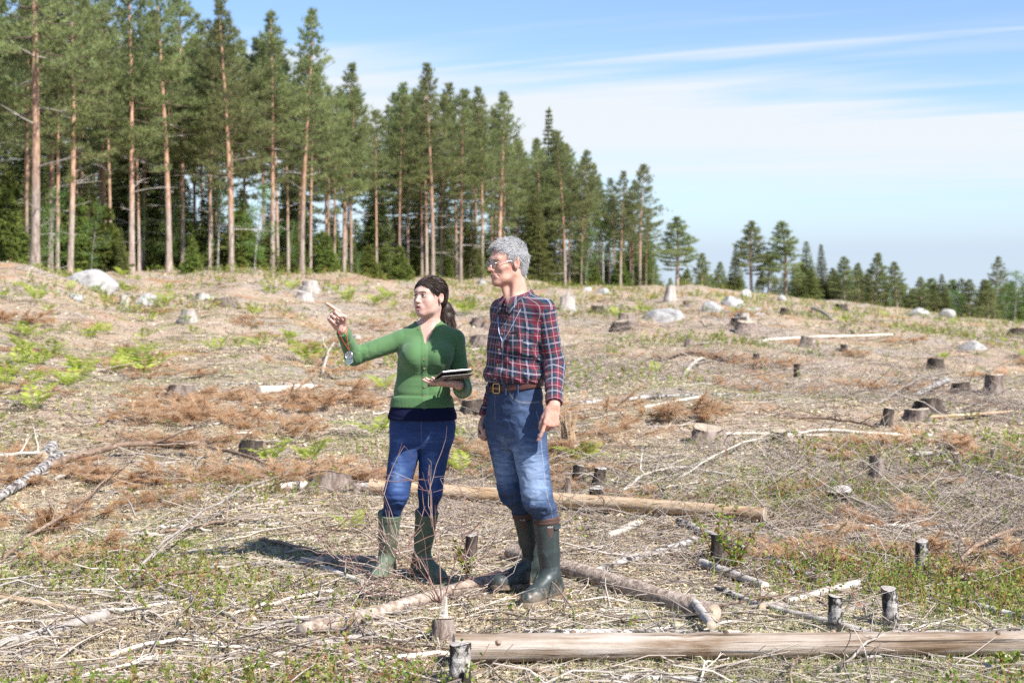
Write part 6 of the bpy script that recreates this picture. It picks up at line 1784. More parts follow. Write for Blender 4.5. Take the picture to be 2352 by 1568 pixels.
    tail = [tie, tie + V3(.014, .008, -.030), tie + V3(.024, .006, -.085), tie + V3(.034, .0, -.145), tie + V3(.040, -.008, -.195)]
    rad = (.024, .037, .040, .033, .012)
    tf = U(*[rc(tail[i], tail[i + 1], rad[i], rad[i + 1]) for i in range(4)], k=.01)
    hf = U(hcap, tf, k=.008)
    hair = sculpt('hair', [(hf, hc - [.16, .16, .24], hc + [.24, .20, .16], .0032)], M_HAIRD, person, o, {'rnd': lambda P: np.clip(.3 + .35 * np.sin(300 * np.arctan2(loc(P)[:, 0], loc(P)[:, 2] + .1)) * .5, 0, 1)})
    m = MB(); vw = sculpt.last; cen_ = hc + np.array([0, -.022, .03]) * HS @ M
    keep = (tf(vw) > .006) & ~((loc(vw)[:, 1] > -.012) & (loc(vw)[:, 2] < .030)); vw = vw[keep]; pick = rng.integers(0, len(vw), 4200); q = vw[pick]
    nr = unit(q - cen_); d = unit(tie - q); d = unit(d - nr * (d * nr).sum(1)[:, None] * 1.0 - nr * .03)
    strand_tris(m, q + nr * .0004, d, .036, .0010, 4, .02, 0, np.clip(rng.beta(1.4, 2.6, len(q)) + .25 * np.exp(-((q - fr((0, .05, .08))) ** 2).sum(1) / .05 ** 2), 0, 1))
    k = 2800; t = rng.uniform(.0, 1.0, k) ** 1.2 * 3.2; i = np.clip(t.astype(int), 0, 3); fr_ = t - i; T = np.array(tail); Rr = np.array(rad)
    pos = T[i] * (1 - fr_)[:, None] + T[i + 1] * fr_[:, None]; rr = Rr[i] * (1 - fr_) + Rr[i + 1] * fr_
    pos = pos + unit(np.cross(rsphere(k), unit(T[i + 1] - T[i]))) * rr[:, None]
    strand_tris(m, pos, unit(T[i + 1] - T[i] + rng.normal(0, .004, (k, 3))), .075, .0013, 5, .03, .03, rng.beta(1.6, 2.0, k))
    # loose wisps
    w = rsphere(60); w[:, 2] = np.abs(w[:, 2]); strand_tris(m, hc + (np.array([0, -.022, .036]) + w * [.082, .102, .088]) * HS @ M, unit(.3 * w @ M - .5 * M[1] + rng.normal(0, .5, (60, 3))), .03, .0004, 5, .12, .05, rng.uniform(.4, 1, 60))
    m.v = [v - o for v in m.v]; m.build('strand', M_HAIRD, hair)['kind'] = 'stuff'
    b = MB(); b.tube(np.array([tie + V3(.004, 0, 0), tie + V3(.014, .002, -.010)]) - o, [.024, .026], 12); b.build('hair_tie', M_BLACKPL, hair)
    # earring, ring, wrist cord
    button('earring', fr((.0835, -.002, -.034)), hL, .0022, M_STEEL, person, o)
    # red cord round the wrist
    a = np.linspace(0, 6.283, 17); ax = unit(wR - eR); u = unit(np.cross(ax, [0, 0, 1.])); v = np.cross(ax, u); c0 = wR + ax * .012
    return person, dict(wR=wR, ax=ax, u=u, v=v, wL=wL, hand=hl, kn=knL, tips=tipsL, c0=c0)
woman, WJ = build_woman()
# ================================================================== the man
def build_man():
    o = V3(.10, 7.42, 0.0)
    person = empty('person', o)
    tag(person, 'grey-haired man in red and navy plaid shirt, blue jeans and dark rubber boots', 'person')
    FWD = unit(V3(-.72, -.69, 0)); LAT = V3(-FWD[1], FWD[0], 0)
    hF = unit(V3(-.88, -.48, 0)); hL = V3(-hF[1], hF[0], 0); HS = .965
    hc = V3(-.024, 7.44, 1.748)
    head, fr, M = head_field(hc, hL, hF, HS, True, R(-4))
    nb = V3(.035, 7.46, 1.545)
    neck = U(rc(hc + [.035, .02, -.06], nb, .050, .055), rc(fr((.045, -.03, -.045)), nb + V3(-.03, -.06, -.01), .015, .013), rc(fr((0, .035, -.10)), nb + V3(-.055, -.03, 0), .017, .018), k=.026)
    sL, eL, wL = V3(.168, 7.335, 1.500), V3(.218, 7.345, 1.215), V3(.213, 7.18, 1.020)
    sR, eR, wR = V3(-.056, 7.575, 1.500), V3(-.040, 7.66, 1.215), V3(-.142, 7.60, .915)
    def C(z, dx=0.0):
        x = np.interp(z, [.80, .93, 1.10, 1.25, 1.40, 1.55], [.012, .014, .012, .018, .042, .046]); y = np.interp(z, [.80, .93, 1.10, 1.25, 1.40, 1.55], [7.46, 7.455, 7.45, 7.45, 7.455, 7.46])
        return (x, y, z)
    def sections(g):
        return [(C(1.06), .168 + g, .112 + g, .118 + g), (C(1.12), .160 + g, .112 + g, .114 + g), (C(1.20), .158 + g, .113 + g, .113 + g), (C(1.30), .175 + g, .116 + g, .118 + g), (C(1.40), .185 + g, .110 + g, .118 + g),
                (C(1.47), .172 + g, .092 + g, .105 + g), (C(1.52), .120 + g, .072 + g, .085 + g), (C(1.56), .075 + g, .058 + g, .065 + g)]
    def torso(g):
        t = stack(sections(g), LAT, FWD)
        trap = [rc(nb + [0, 0, -.022], s + [0, 0, .004], .052 + g, .052 + g) for s in (sL, sR)]
        return U(t, *trap, k=.05)
    # hands: the near one points down with the index finger, the far one is a loose fist
    dL = unit(V3(-.022, -.020, -.105)); 
    hl, tipsL, knL, thL = hand_fields(wL + dL * .004, dL, V3(-.45, .89, .05), 1.06, ((.16, .22, .15), (.95, 1.35, .8), (1.05, 1.4, .8), (1.1, 1.4, .8)), (.20, .25), -1, .05, .30)
    dR = unit(V3(-.03, -.05, -.10))
    hr, tipsR, knR, thR = hand_fields(wR + dR * .004, dR, V3(.55, -.45, .1), 1.0, ((1.0, 1.3, .8), (1.1, 1.35, .8), (1.1, 1.35, .8), (1.1, 1.3, .8)), (.35, .6), 1, .05, .4)
    veins = wrinkle(V3(1, .3, .2), 150, .0007, None, 6, 1.0, 31)
    armL = OFF(U(rc(eL, wL, .040, .029), hl, k=.016), veins); armR = U(rc(eR, wR, .040, .028), hr, k=.016)
    upper = U(U(head, neck, k=.022), torso(-.012), k=.03)
    lo, hi = hc - .17, hc + .17; lo[2] = 1.42; lo[0] = -.16; hi[0] = .24; lo[1] = 7.24; hi[1] = 7.68
    hipL, hipR = V3(.078, 7.392, .90), V3(-.048, 7.520, .90)
    kL, kR = V3(.128, 7.325, .545), V3(.002, 7.485, .565)
    aL, aR = V3(.200, 7.375, .105), V3(.118, 7.60, .135)
    tL, tR = V3(.176, 7.375, .428), V3(.066, 7.535, .440)
    legs = U(rc(hipL, kL, .065, .045), rc(kL, tL, .042, .035), rc(tL, aL, .035, .03), rc(hipR, kR, .065, .045), rc(kR, tR, .042, .035), rc(tR, aR, .035, .03), rc(sL, eL, .038, .034), rc(sR, eR, .038, .034),
             stack([(C(.82), .13, .08, .09), (C(1.0), .13, .08, .09), (C(1.3), .14, .08, .09), (C(1.48), .12, .06, .07)], LAT, FWD), k=.03)
    def lipmask(P):
        q = (P - hc) @ M.T / HS
        return .45 * np.exp(-((q[:, 0] / .027) ** 4) - (((q[:, 2] + .068) / .011) ** 6)) * (q[:, 1] > .076)
    def blush(P):
        q = (P - hc) @ M.T / HS
        b = .7 * np.exp(-((q[:, 0]) / .018) ** 2 - ((q[:, 2] + .03) / .02) ** 2) * (q[:, 1] > .09) + .9 * np.exp(-((np.abs(q[:, 0]) - .08) / .014) ** 2 - (q[:, 2] / .04) ** 2) * (q[:, 1] < .02) + .4 * np.exp(-((q[:, 2] + .13) / .03) ** 2)
        tip = sum(np.exp(-((P - t) ** 2).sum(1) / .03 ** 2) for t in tipsL + knL)
        return np.clip(b + .5 * tip, 0, 1)
    sculpt('body', [(upper, lo, hi, .0027), (armL, *bounds([wL, *tipsL, thL[1], eL * .4 + wL * .6], .04), .0024), (armR, *bounds([wR, *tipsR, thR[1], eR * .4 + wR * .6], .04), .003),
                    (legs, (-.20, 7.2, .08), (.32, 7.75, 1.52), .012)], SK_M, person, o, {'lip': lipmask, 'blush': blush})
    face_extras(person, fr, M, o, True, M_HAIRG, head, -.1)
    # ---- plaid shirt
    ang = lambda P: np.arctan2((P - np.array(C(1.25)))[:, :2] @ LAT[:2], (P - np.array(C(1.25)))[:, :2] @ FWD[:2])
    bl = lambda P: .014 * np.exp(-((P[:, 2] - 1.165) / .032) ** 2) - .012 * (P[:, 2] < 1.122)        # blouses over the belt
    def drape(P):
        return near_pt((-.02, 7.30, 1.20), .15)(P) + .8 * near_pt((.10, 7.30, 1.16), .12)(P) + .6 * near_pt((.13, 7.30, 1.36), .10)(P) + .25
    sh = torso(.008)
    sh = OFF(sh, bl); sh = OFF(sh, wrinkle(V3(.35, -.2, 1), 48, .0075, drape, 7, .7, 21)); sh = OFF(sh, wrinkle(V3(.6, -.6, .6), 85, .0028, drape, 6, .8, 22))
    neckcut = rc(nb + V3(-.008, -.008, -.02), nb + V3(-.045, -.035, .12), .060, .075)
    def vcut(P):
        q = P - nb; u = q[:, :2] @ LAT[:2]; v = q[:, :2] @ FWD[:2]
        t = np.clip((P[:, 2] - 1.475) / .08, 0, 1.4)
        return np.maximum(np.maximum(np.abs(u) - (.004 + .030 * t), 1.475 - P[:, 2]), .02 - v)
    sh = SUB(SUB(sh, neckcut, .004), vcut, .003)
    def plk(P):
        u = (P - np.array(C(1.25)))[:, :2] @ LAT[:2]; v = (P - np.array(C(1.25)))[:, :2] @ FWD[:2]
        return .0035 / (1 + np.exp((np.abs(u + .004) - .017) / .0015)) * (v > 0)
    sh = OFF(sh, plk)
    sh = INT(sh, plane((0, 0, 1.075), (0, 0, -1)), .004)
    shirt = sculpt('shirt', [(sh, (-.20, 7.24, 1.06), (.28, 7.70, 1.60), .0038)], M_PLAID, person, o, {'pu': lambda P: ang(P) * .165, 'pv': lambda P: P[:, 2] + .02 * np.sin(P[:, 0] * 9)})
    def sleeve(s, e, w, seed, cuff):
        wv = wrinkle(unit(w - s), 70, .0060, lambda P: near_pt(e, .10)(P) + .6 * near_pt(w * .6 + e * .4, .09)(P) + .5 * near_pt(s * .6 + e * .4, .10)(P), 7, .7, seed)
        f = U(rc(s, e, .056, .054), rc(e, w, .056, .044), k=.03); f = U(f, ell(s + [0, 0, -.010], (.055, .055, .054)), k=.02)
        f = OFF(f, wv); ax = unit(w - e); end = w - ax * .012
        f = OFF(f, lambda P: -.007 * np.exp(-(((P - end) @ ax + .068) / .010) ** 2))
        return INT(f, plane(end, ax), .004), along([s, e, w]), end, ax
    for s, e, w, sd in ((sL, eL, wL, 41), (sR, eR, wR, 45)):
        f, al, end, ax = sleeve(s, e, w, sd, .02)
        q = sculpt('sleeve', [(f, *bounds([s, e, w], .085), .0036)], M_PLAID, shirt, o, {'pu': lambda P: al(P)[1] * .058 + .03, 'pv': lambda P: al(P)[0]})
    side = unit(np.cross(unit(wL - eL), FWD)); cuffp = wL - unit(wL - eL) * .04
    button('button', cuffp + V3(.040, -.018, -.004), V3(.85, -.45, .1), .006, M_BUTTON, shirt, o)
    ray = lambda u, z, fld: next((np.array(C(z)) + LAT * u + FWD * v for v in np.arange(.22, .02, -.002) if fld((np.array(C(z)) + LAT * u + FWD * v)[None])[0] < 0), np.array(C(z)) + FWD * .12)
    for z in (1.455, 1.375, 1.295, 1.215, 1.145): button('button', ray(-.004, z, sh), FWD, .0055, M_BUTTON, shirt, o)
    # chest pocket with a phone edge
    def patch(name, u0, u1, z0, z1, fld, off, mat, parent, nu=9, nz=9, extra=None, uvs=None):
        m = MB(); V = []
        for z in np.linspace(z0, z1, nz):
            for u in np.linspace(u0, u1, nu): V.append(ray(u, z, fld) + FWD * off - o)
        m.add(V, [[j * nu + i, j * nu + i + 1, (j + 1) * nu + i + 1, (j + 1) * nu + i] for j in range(nz - 1) for i in range(nu - 1)])
        ob = m.build(name, mat, parent)
        sm_ = ob.modifiers.new('s', 'SOLIDIFY'); sm_.thickness = .003
        for nm, fn in (uvs or {}).items():
            a = ob.data.attributes.new(nm, 'FLOAT', 'POINT'); a.data.foreach_set('value', np.asarray(fn(np.array(V) + o), np.float32))
        return ob
    patch('chest_pocket', .055, .135, 1.275, 1.375, sh, .010, M_PLAID, shirt, uvs={'pu': lambda P: ang(P) * .165, 'pv': lambda P: P[:, 2]})
    ph = MB(); c0 = ray(.085, 1.375, sh); Rm = np.stack([LAT, FWD, V3(0, 0, 1)], 1)
    a_ = R(8); Rt = Rm @ np.array([[math.cos(a_), 0, -math.sin(a_)], [0, 1, 0], [math.sin(a_), 0, math.cos(a_)]])
    ph.box(c0 - o + V3(0, 0, -.036) + FWD * .003, (.060, .006, .100), Rt)
    pho = tag(ph.build('mobile_phone', M_BLACKPL, None, smooth=False), 'dark phone tucked in the man\'s chest pocket', 'phone'); pho.location = o
    # collar: two flaps folded over a stand
    nbz = 1.545
    m = MB(); n = 25; th = np.linspace(-2.78, 2.78, n)
    cin, cout = [], []
    for t in th:
        back = (1 - math.cos(t)) / 2                       # 0 front, 1 back of the neck
        u, v = math.sin(t), math.cos(t)
        rr = .068 - .004 * back
        base = nb + V3(-.012, -.012, 0) * (1 - back) + LAT * u * rr + FWD * v * rr * 1.02
        top_z = 1.566 + .052 * back; low_z = 1.556 + .018 * back - (.090 * math.exp(-((abs(t) - .44) / .34) ** 2))
        grow = 1.28 + .22 * math.exp(-((abs(t) - .50) / .45) ** 2)
        if abs(t) < .16: top_z -= .02; low_z = top_z - .012
        tp = base.copy(); tp[2] = top_z; lw = nb + V3(-.012, -.012, 0) * (1 - back) + LAT * u * rr * grow + FWD * v * rr * grow * 1.05; lw[2] = low_z
        cin.append(tp); cout.append(lw)
    keepi = [i for i in range(n) if abs(th[i] - math.pi) > .1]
    # the front opening is at t = 0: leave it open
    for sgn in (-1, 1):
        idx = [i for i in range(n) if (th[i] * sgn) >= .20]
        top_ = np.array([cin[i] for i in idx]); low_ = np.array([cout[i] for i in idx])
        mm = MB(); V = np.concatenate([top_, top_ * .45 + low_ * .55 + unit((low_ - nb) * [1, 1, 0]) * .006, low_]) - o; k = len(idx)
        mm.add(V, [[j * k + i, j * k + i + 1, (j + 1) * k + i + 1, (j + 1) * k + i] for j in range(2) for i in range(k - 1)])
        cb = mm.build('collar', M_PLAID, shirt)
        s_ = cb.modifiers.new('s', 'SOLIDIFY'); s_.thickness = .004; s_.offset = 0
        for nm, arr in (('pu', np.tile(np.arange(k) * .017, 3)), ('pv', np.repeat([.06, .035, .005], k))):
            a = cb.data.attributes.new(nm, 'FLOAT', 'POINT'); a.data.foreach_set('value', arr.astype(np.float32))
    # ---- jeans, belt
    pel = stack([(C(.78), .150, .075, .105), (C(.86), .168, .105, .125), (C(.93), .170, .112, .128), (C(1.01), .166, .113, .122), (C(1.095), .163, .112, .117)], LAT, FWD)
    lgL = U(rc(hipL, kL, .098, .078), rc(kL, tL, .078, .058), rc(tL, tL + V3(.003, 0, -.06), .058, .040), k=.02); lgR = U(rc(hipR, kR, .098, .076), rc(kR, tR, .076, .056), rc(tR, tR + V3(.004, .002, -.06), .056, .040), k=.02)
    jeans = U(pel, lambda P: np.minimum(lgL(P), lgR(P)), k=.024)
    km = lambda P: near_pt(kL + [.01, -.02, -.05], .11)(P) + near_pt(kR + [-.01, -.02, -.06], .11)(P) + .35 * near_pt((.0, 7.36, .92), .10)(P)
    jeans = OFF(jeans, wrinkle(V3(.3, 0, 1), 62, .0105, km, 6, .65, 51)); jeans = OFF(jeans, wrinkle(V3(.5, -.2, 1), 75, .0030, None, 6, .7, 52))
    cuffs = lambda P: .010 * np.exp(-((P[:, 2] - .485) / .028) ** 2)
    jeans = OFF(jeans, cuffs)
    jeans = INT(jeans, plane((0, 0, 1.098), (0, 0, 1)), .003)
    def mfade(P):
        return 1.0 * near_pt(kL + [-.03, -.07, .06], .11)(P) + .6 * near_pt(kR + [-.05, -.05, .10], .12)(P) + .6 * near_pt((.06, 7.29, .75), .12)(P) + .35 * near_pt((-.06, 7.40, .78), .12)(P) + .4 * near_pt((.06, 7.30, 1.03), .06)(P)
    def mseam(P):
        u = (P - np.array(C(.9)))[:, :2] @ LAT[:2]; v = (P - np.array(C(.9)))[:, :2] @ FWD[:2]
        pk = np.hypot((u - .155) / .085, (P[:, 2] - 1.10) / .075)
        lx = np.interp(P[:, 2], [.42, .545, .9, 1.1], [tL[0], kL[0], hipL[0], .06]); ly = np.interp(P[:, 2], [.42, .545, .9, 1.1], [tL[1], kL[1], hipL[1], 7.40])
        an = np.arctan2((P[:, 0] - lx) * LAT[0] + (P[:, 1] - ly) * LAT[1], (P[:, 0] - lx) * FWD[0] + (P[:, 1] - ly) * FWD[1])
        return np.clip(.8 * (np.abs(an - 1.50) < .030) * (P[:, 2] < .98) * (P[:, 1] < 7.45) + .8 * (np.abs(pk - 1) < .045) * (v > -.02) * (u > 0) + .5 * (np.abs(u + .03 - .012 * 0) < .003) * (P[:, 2] > .93) * (v > 0), 0, 1)
    jn = sculpt('jeans', [(jeans, (-.20, 7.22, .32), (.30, 7.72, 1.11), .0042)], M_DENIMM, person, o, {'fade': mfade, 'seam': mseam})
    # belt: a band round the waist, tilted slightly, with a brass buckle in front
    wst = stack([(C(1.04), .1720, .1210, .1260), (C(1.13), .1690, .1200, .1225)], LAT, FWD, ends=False)
    tilt = unit(V3(-.13, 0, 1)); bc = V3(.015, 7.45, 1.104)
    belt = INT(INT(wst, plane(bc + tilt * .018, tilt), .002), plane(bc - tilt * .018, -tilt), .002)
    bt = sculpt('belt', [(belt, (-.20, 7.22, 1.04), (.24, 7.70, 1.15), .003)], M_LEATHER, person, o)
    bm_ = MB(); p = next((np.array([bc[0], bc[1], 0]) + LAT * -.008 + FWD * v for v in np.arange(.2, .05, -.001) if wst((np.array([bc[0], bc[1], 1.092]) + LAT * -.008 + FWD * v)[None])[0] < 0)); p[2] = 1.094
    pts = [p + FWD * .004 + LAT * (x * .024) + V3(0, 0, z * .024) for x, z in ((-1, -.8), (-.8, -1), (.8, -1), (1, -.8), (1, .8), (.8, 1), (-.8, 1), (-1, .8), (-1, -.8))]
    bm_.tube(np.array(pts) - o, .0036, 6); bm_.tube(np.array([p + FWD * .006 - LAT * .022, p + FWD * .007 + LAT * .02]) - o, .0026, 5); bm_.build('buckle', M_BRASS, bt)
    for u in (-.075, .06, .125):
        q = p + LAT * u - FWD * (.012 if u > .1 else .006) + V3(0, 0, 0); q2 = next((np.array([bc[0], bc[1], 1.09]) + LAT * (u - .008) + FWD * v for v in np.arange(.2, -.05, -.001) if wst((np.array([bc[0], bc[1], 1.09]) + LAT * (u - .008) + FWD * v)[None])[0] < 0))
        lp = MB(); lp.box(q2 - o + FWD * .001, (.011, .006, .056), Rm); lp.build('belt_loop', M_DENIMM, jn, smooth=False)
    # ---- boots
    for ank, tdir, tp, z0 in ((aL, V3(-.60, -.80, 0), tL, -.003), (aR, V3(-.92, -.38, 0), tR, .026)):
        up, so, f, lat = boot_fields(ank, tdir, tp, .072, .049, .285, 1.0, z0)
        ax = unit(tp - ank)
        up = OFF(up, lambda P: .0022 / (1 + np.exp(-(((P - ank) @ ax) - .10 - .06 * np.cos(3 * np.arctan2((P - ank) @ lat, (P - ank) @ f))) / .002)) * -1)
        lo, hi = bounds([ank, tp, ank + f * .24, ank - f * .09], .085); lo[2] = z0 - .01; hi[2] = tp[2] + .03
        b = sculpt('boot', [(up, lo, hi, .0038)], M_BOOTM, person, o)
        sculpt('sole', [(so, lo, np.array([hi[0], hi[1], z0 + .05]), .0038)], M_SOLE, b, o)
        for d0, d1 in ((.016, .001), (.030, .020)):
            band = OFF(INT(INT(up, plane(tp - ax * d0, -ax), .001), plane(tp - ax * d1, ax), .001), .0030)
            lb, hb = lo.copy(), hi.copy(); lb[2] = tp[2] - .06
            sculpt('top_band', [(band, lb, hb, .003)], M_BOOTTRIM, b, o)
        # shield badge with lettering, strap and buckle on the outer side of the shaft
        sd = lat if lat @ V3(.7, -.7, 0) > 0 else -lat
        def hit(dirn, zz):
            c = ank + (tp - ank) * ((zz - ank[2]) / (tp[2] - ank[2]))
            for r_ in np.arange(.11, .03, -.0008):
                if up((c + dirn * r_)[None])[0] < 0: return c + dirn * r_
            return c + dirn * .065
        bd = unit(f * .62 + sd * .78)
        rows = []
        for zz, w in ((.078, .017), (.055, .018), (.038, .016), (.022, .009), (.012, .001)):
            z_ = tp[2] - .035 - (.078 - zz)
            rows.append([hit(unit(bd + np.cross([0, 0, 1], bd) * (k * w / .068)), z_) + bd * .0015 - o for k in (-1, -.5, 0, .5, 1)])
        bg = MB(); bg.add(np.array(rows).reshape(-1, 3), [[j * 5 + i, j * 5 + i + 1, j * 5 + i + 6, j * 5 + i + 5] for j in range(4) for i in range(4)]); bdg = bg.build('badge', M_BOOTTRIM, b)
        tcu = bpy.data.curves.new('badge_text', 'FONT'); tcu.body = 'AIGLE'; tcu.size = .0105; tcu.align_x = 'CENTER'; tcu.align_y = 'CENTER'; tcu.extrude = .0004
        to = bpy.data.objects.new('tmp_text', tcu); COL.objects.link(to); bpy.context.view_layer.update()
        tme = bpy.data.meshes.new_from_object(to.evaluated_get(bpy.context.evaluated_depsgraph_get())); COL.objects.unlink(to); bpy.data.objects.remove(to)
        tme.materials.clear(); tme.materials.append(M_WHITEPL)
        pt = hit(bd, tp[2] - .043) + bd * .0028
        tx = obj('badge_text', tme, b, pt - o); xax = unit(np.cross([0, 0, 1], bd)); tx.rotation_euler = Matrix(np.stack([xax, V3(0, 0, 1), bd], 1).tolist()).to_euler()
        back = unit(-f * .55 + sd * .83)
        st = MB(); arc = [hit(unit(f * math.cos(a) + sd * math.sin(a)), tp[2] - .055 + .004 * (a - 1.2)) for a in np.linspace(1.25, 2.5, 8)]
        st.tube(np.array([q + unit((q - ank) * [1, 1, 0]) * .0015 for q in arc]) - o, .0075, 6, squash=1.0); sto = st.build('strap', M_BOOTM, b); 
        bk = MB(); q = arc[-1] + unit((arc[-1] - ank) * [1, 1, 0]) * .008; bk.box(q - o, (.010, .012, .020)); bk.build('strap_buckle', M_BLACKPL, b, smooth=False)
    # ---- grey hair: short cap plus strands combed forward and up
    loc = lambda P: ((P - hc) @ M.T) / HS
    def hcap(P):
        q = loc(P)
        cap = U(ell((0, -.022, .040), (.0815, .1020, .0930)), ell((0, .024, .052), (.066, .068, .062)), ell((0, -.060, -.030), (.062, .050, .070)), k=.03)(q)
        line = (q[:, 1] - .078) * .85 - (q[:, 2] - .066) * .50 + .5 * np.maximum(np.abs(q[:, 0]) - .045, 0) * (q[:, 2] > .04)
        ears = -(q[:, 2] - .012) * .8 + (q[:, 1] - .004) * 1.1
        behind = -(q[:, 2] + .085) + .0 * q[:, 0]
        earhole = .026 - np.hypot((q[:, 1] + .010), (q[:, 2] + .004) * .8) - 1.0 * (np.abs(q[:, 0]) < .045)
        cut = np.maximum(np.maximum(line, ears - .012), np.maximum(behind, np.minimum(earhole, .02)))
        n_ = .0015 * np.sin(q[:, 0] * 90 + 2 * np.sin(q[:, 1] * 50)) * np.sin(q[:, 1] * 60 + q[:, 2] * 50)
        return np.maximum(cap - n_, cut)
    hair = sculpt('hair', [(hcap, hc - [.14, .14, .13], hc + [.14, .14, .17], .0032)], M_HAIRG, person, o, {'rnd': lambda P: np.full(len(P), .22)})  # cap tone set dark: scalp shadow between the strands put into its colour
    vw = sculpt.last; cen_ = hc + np.array([0, -.02, .0]) @ M
    q = vw[rng.integers(0, len(vw), 11000)]; nr = unit(q - cen_); lq = loc(q)
    flow = np.where((lq[:, 2] > .05)[:, None], np.array([.12, .75, .10]), np.array([0, -.45, -.85])); d = flow @ M; d = d - nr * (d * nr).sum(1)[:, None] * .9 + nr * (.10 + .14 * (lq[:, 2] > .07))[:, None]
    m = MB(); strand_tris(m, q - nr * .002, unit(d + rng.normal(0, .13, q.shape)), .027, .0007, 5, .07, .0, np.clip(rng.beta(2.6, 1.5, len(q)), 0, 1))
    m.v = [v - o for v in m.v]; m.build('strand', M_HAIRG, hair)['kind'] = 'stuff'
    # ---- spectacles
    g = empty('eyeglasses', fr((0, .105, 0))); go = fr((0, .105, 0))
    tag(g, 'thin wire-framed round spectacles worn by the grey-haired man', 'glasses')
    a = np.linspace(0, 6.2832, 25)
    for sx in (-1, 1):
        rim = np.array([fr((sx * .0330 + .0205 * math.cos(t), .1070 - .16 * max(0, sx * (sx * .0330 + .0205 * math.cos(t)) - .012), -.004 + .0185 * math.sin(t))) for t in a])
        b = MB(); b.tube(rim - go, .0012, 6, cap=False); b.build('rim', M_STEEL, g)
        b = MB(); c_ = rim[:-1].mean(0) + (M[1] * .001); b.add(np.concatenate([rim[:-1], [c_]]) - go, [[i, (i + 1) % 24, 24] for i in range(24)]); b.build('lens', M_LENS, g)
        b = MB(); b.tube(np.array([fr((sx * .0535, .1003, .000)), fr((sx * .071, .080, .004)), fr((sx * .078, .03, .008)), fr((sx * .080, -.01, .010)), fr((sx * .079, -.03, -.004))]) - go, .0014, 6); b.build('temple', M_STEEL, g)
    b = MB(); b.tube(np.array([fr((-.011, .105, .001)), fr((0, .110, .004)), fr((.011, .105, .001))]) - go, .0012, 6); b.build('bridge', M_STEEL, g)
    # ---- lanyard round the neck
    ly = empty('lanyard', ray(.01, 1.33, sh)); lo_ = ray(.01, 1.33, sh)
    tag(ly, 'thin pale blue lanyard hanging over the man\'s plaid shirt', 'lanyard')
    M_LAN = NT('lanyard_cord').done((.32, .38, .55), .7, None, .2)
    for sg, ub in ((1, .085), (-1, -.075)):
        pts = [nb + LAT * sg * .066 - FWD * .035 + V3(0, 0, .035), nb + LAT * sg * .082 + FWD * .02 + V3(0, 0, -.005)] 
        for k, (uu, z) in enumerate(((ub, 1.50), (ub * .8, 1.45), (ub * .45 + .006, 1.39), (.012, 1.335))):
            pts.append(ray(uu, z, sh) + FWD * .004)
        b = MB(); b.tube(np.array(pts) - lo_, .0032, 5, squash=.5); b.build('cord', M_LAN, ly)
    b = MB(); e = ray(.012, 1.335, sh) + FWD * .006; b.tube(np.array([e, e + V3(0, 0, -.03)]) - lo_, .004, 6); b.build('clip', M_STEEL, ly)
    # wedding ring
    kn = knL[2]; 
    return person
man = build_man()
# ------------------------------------------------------------------ things held by the people
def build_tablet():
    C_, B_, A0 = V3(-.366, 7.415, 1.168), V3(-.197, 7.495, 1.181), V3(-.452, 7.615, 1.090)
    ex = unit(B_ - C_); ey = A0 - C_; ey = unit(ey - ex * (ey @ ex)); ez = np.cross(ex, ey); ez = ez if ez[2] > 0 else -ez
    w, l = .182, .232; cen = C_ + ex * w / 2 + ey * l / 2
    root = empty('tablet', cen)
    tag(root, 'tablet in a grey and black folding cover held in the woman\'s left hand', 'tablet')
    Rm = np.stack([ex, ey, ez], 1)
    def slab(name, c, size, mat, rot=Rm, r=.004):
        f = boxf((0, 0, 0), np.array(size) / 2, None, min(r, min(size) / 2.2))
        hs = np.array(size) / 2; n = 8
        m = MB(); a = np.linspace(0, np.pi / 2, 5); cr = .009
        ring = []
        for (sx, sy, a0) in ((1, 1, 0), (-1, 1, np.pi / 2), (-1, -1, np.pi), (1, -1, 3 * np.pi / 2)):
            for t in a: ring.append((sx * (hs[0] - cr) + cr * math.cos(a0 + t), sy * (hs[1] - cr) + cr * math.sin(a0 + t)))
        ring = np.array(ring); k = len(ring); V = []
        for z, s in ((-hs[2], .985), (-hs[2] * .5, 1), (hs[2] * .5, 1), (hs[2], .985)): V.append(np.column_stack([ring * s, np.full(k, z)]))
        V = np.concatenate(V) @ rot.T + c - cen
        m.add(V, [[j * k + i, j * k + (i + 1) % k, (j + 1) * k + (i + 1) % k, (j + 1) * k + i] for j in range(3) for i in range(k)] + [list(range(k))[::-1], [3 * k + i for i in range(k)]])
        return m.build(name, mat, root, smooth=False)
    M_COV = nmat('cover_leatherette', [(.3, (.18, .17, .16)), (.7, (.30, .285, .27))], 40, .7, .3, rnd=0)
    M_SCR = NT('screen_glass').done((.01, .01, .012), .08, None, .6)
    slab('case', cen + ez * .008, (w, l, .008), M_BLACKPL)
    slab('housing', cen + ez * .0130, (w - .006, l - .006, .0035), M_STEEL)
    slab('screen', cen + ez * .0152, (w - .010, l - .010, .0012), M_SCR)
    # the cover is folded back under it, hinged at the far edge
    tl = R(3.5); ey2 = unit(ey * math.cos(tl) - ez * math.sin(tl) * -1); ez2 = np.cross(ex, ey2); R2 = np.stack([ex, ey2, ez2], 1)
    slab('cover', cen - ez * .0075, (w + .006, l + .006, .0035), M_COV, R2)
    m = MB(); q = cen - ez * .0098 - ex * .045; m.box(q - cen, (.016, l * .99, .0012), R2); m.build('elastic_band', M_BLACKPL, root, smooth=False)
    return root
build_tablet()

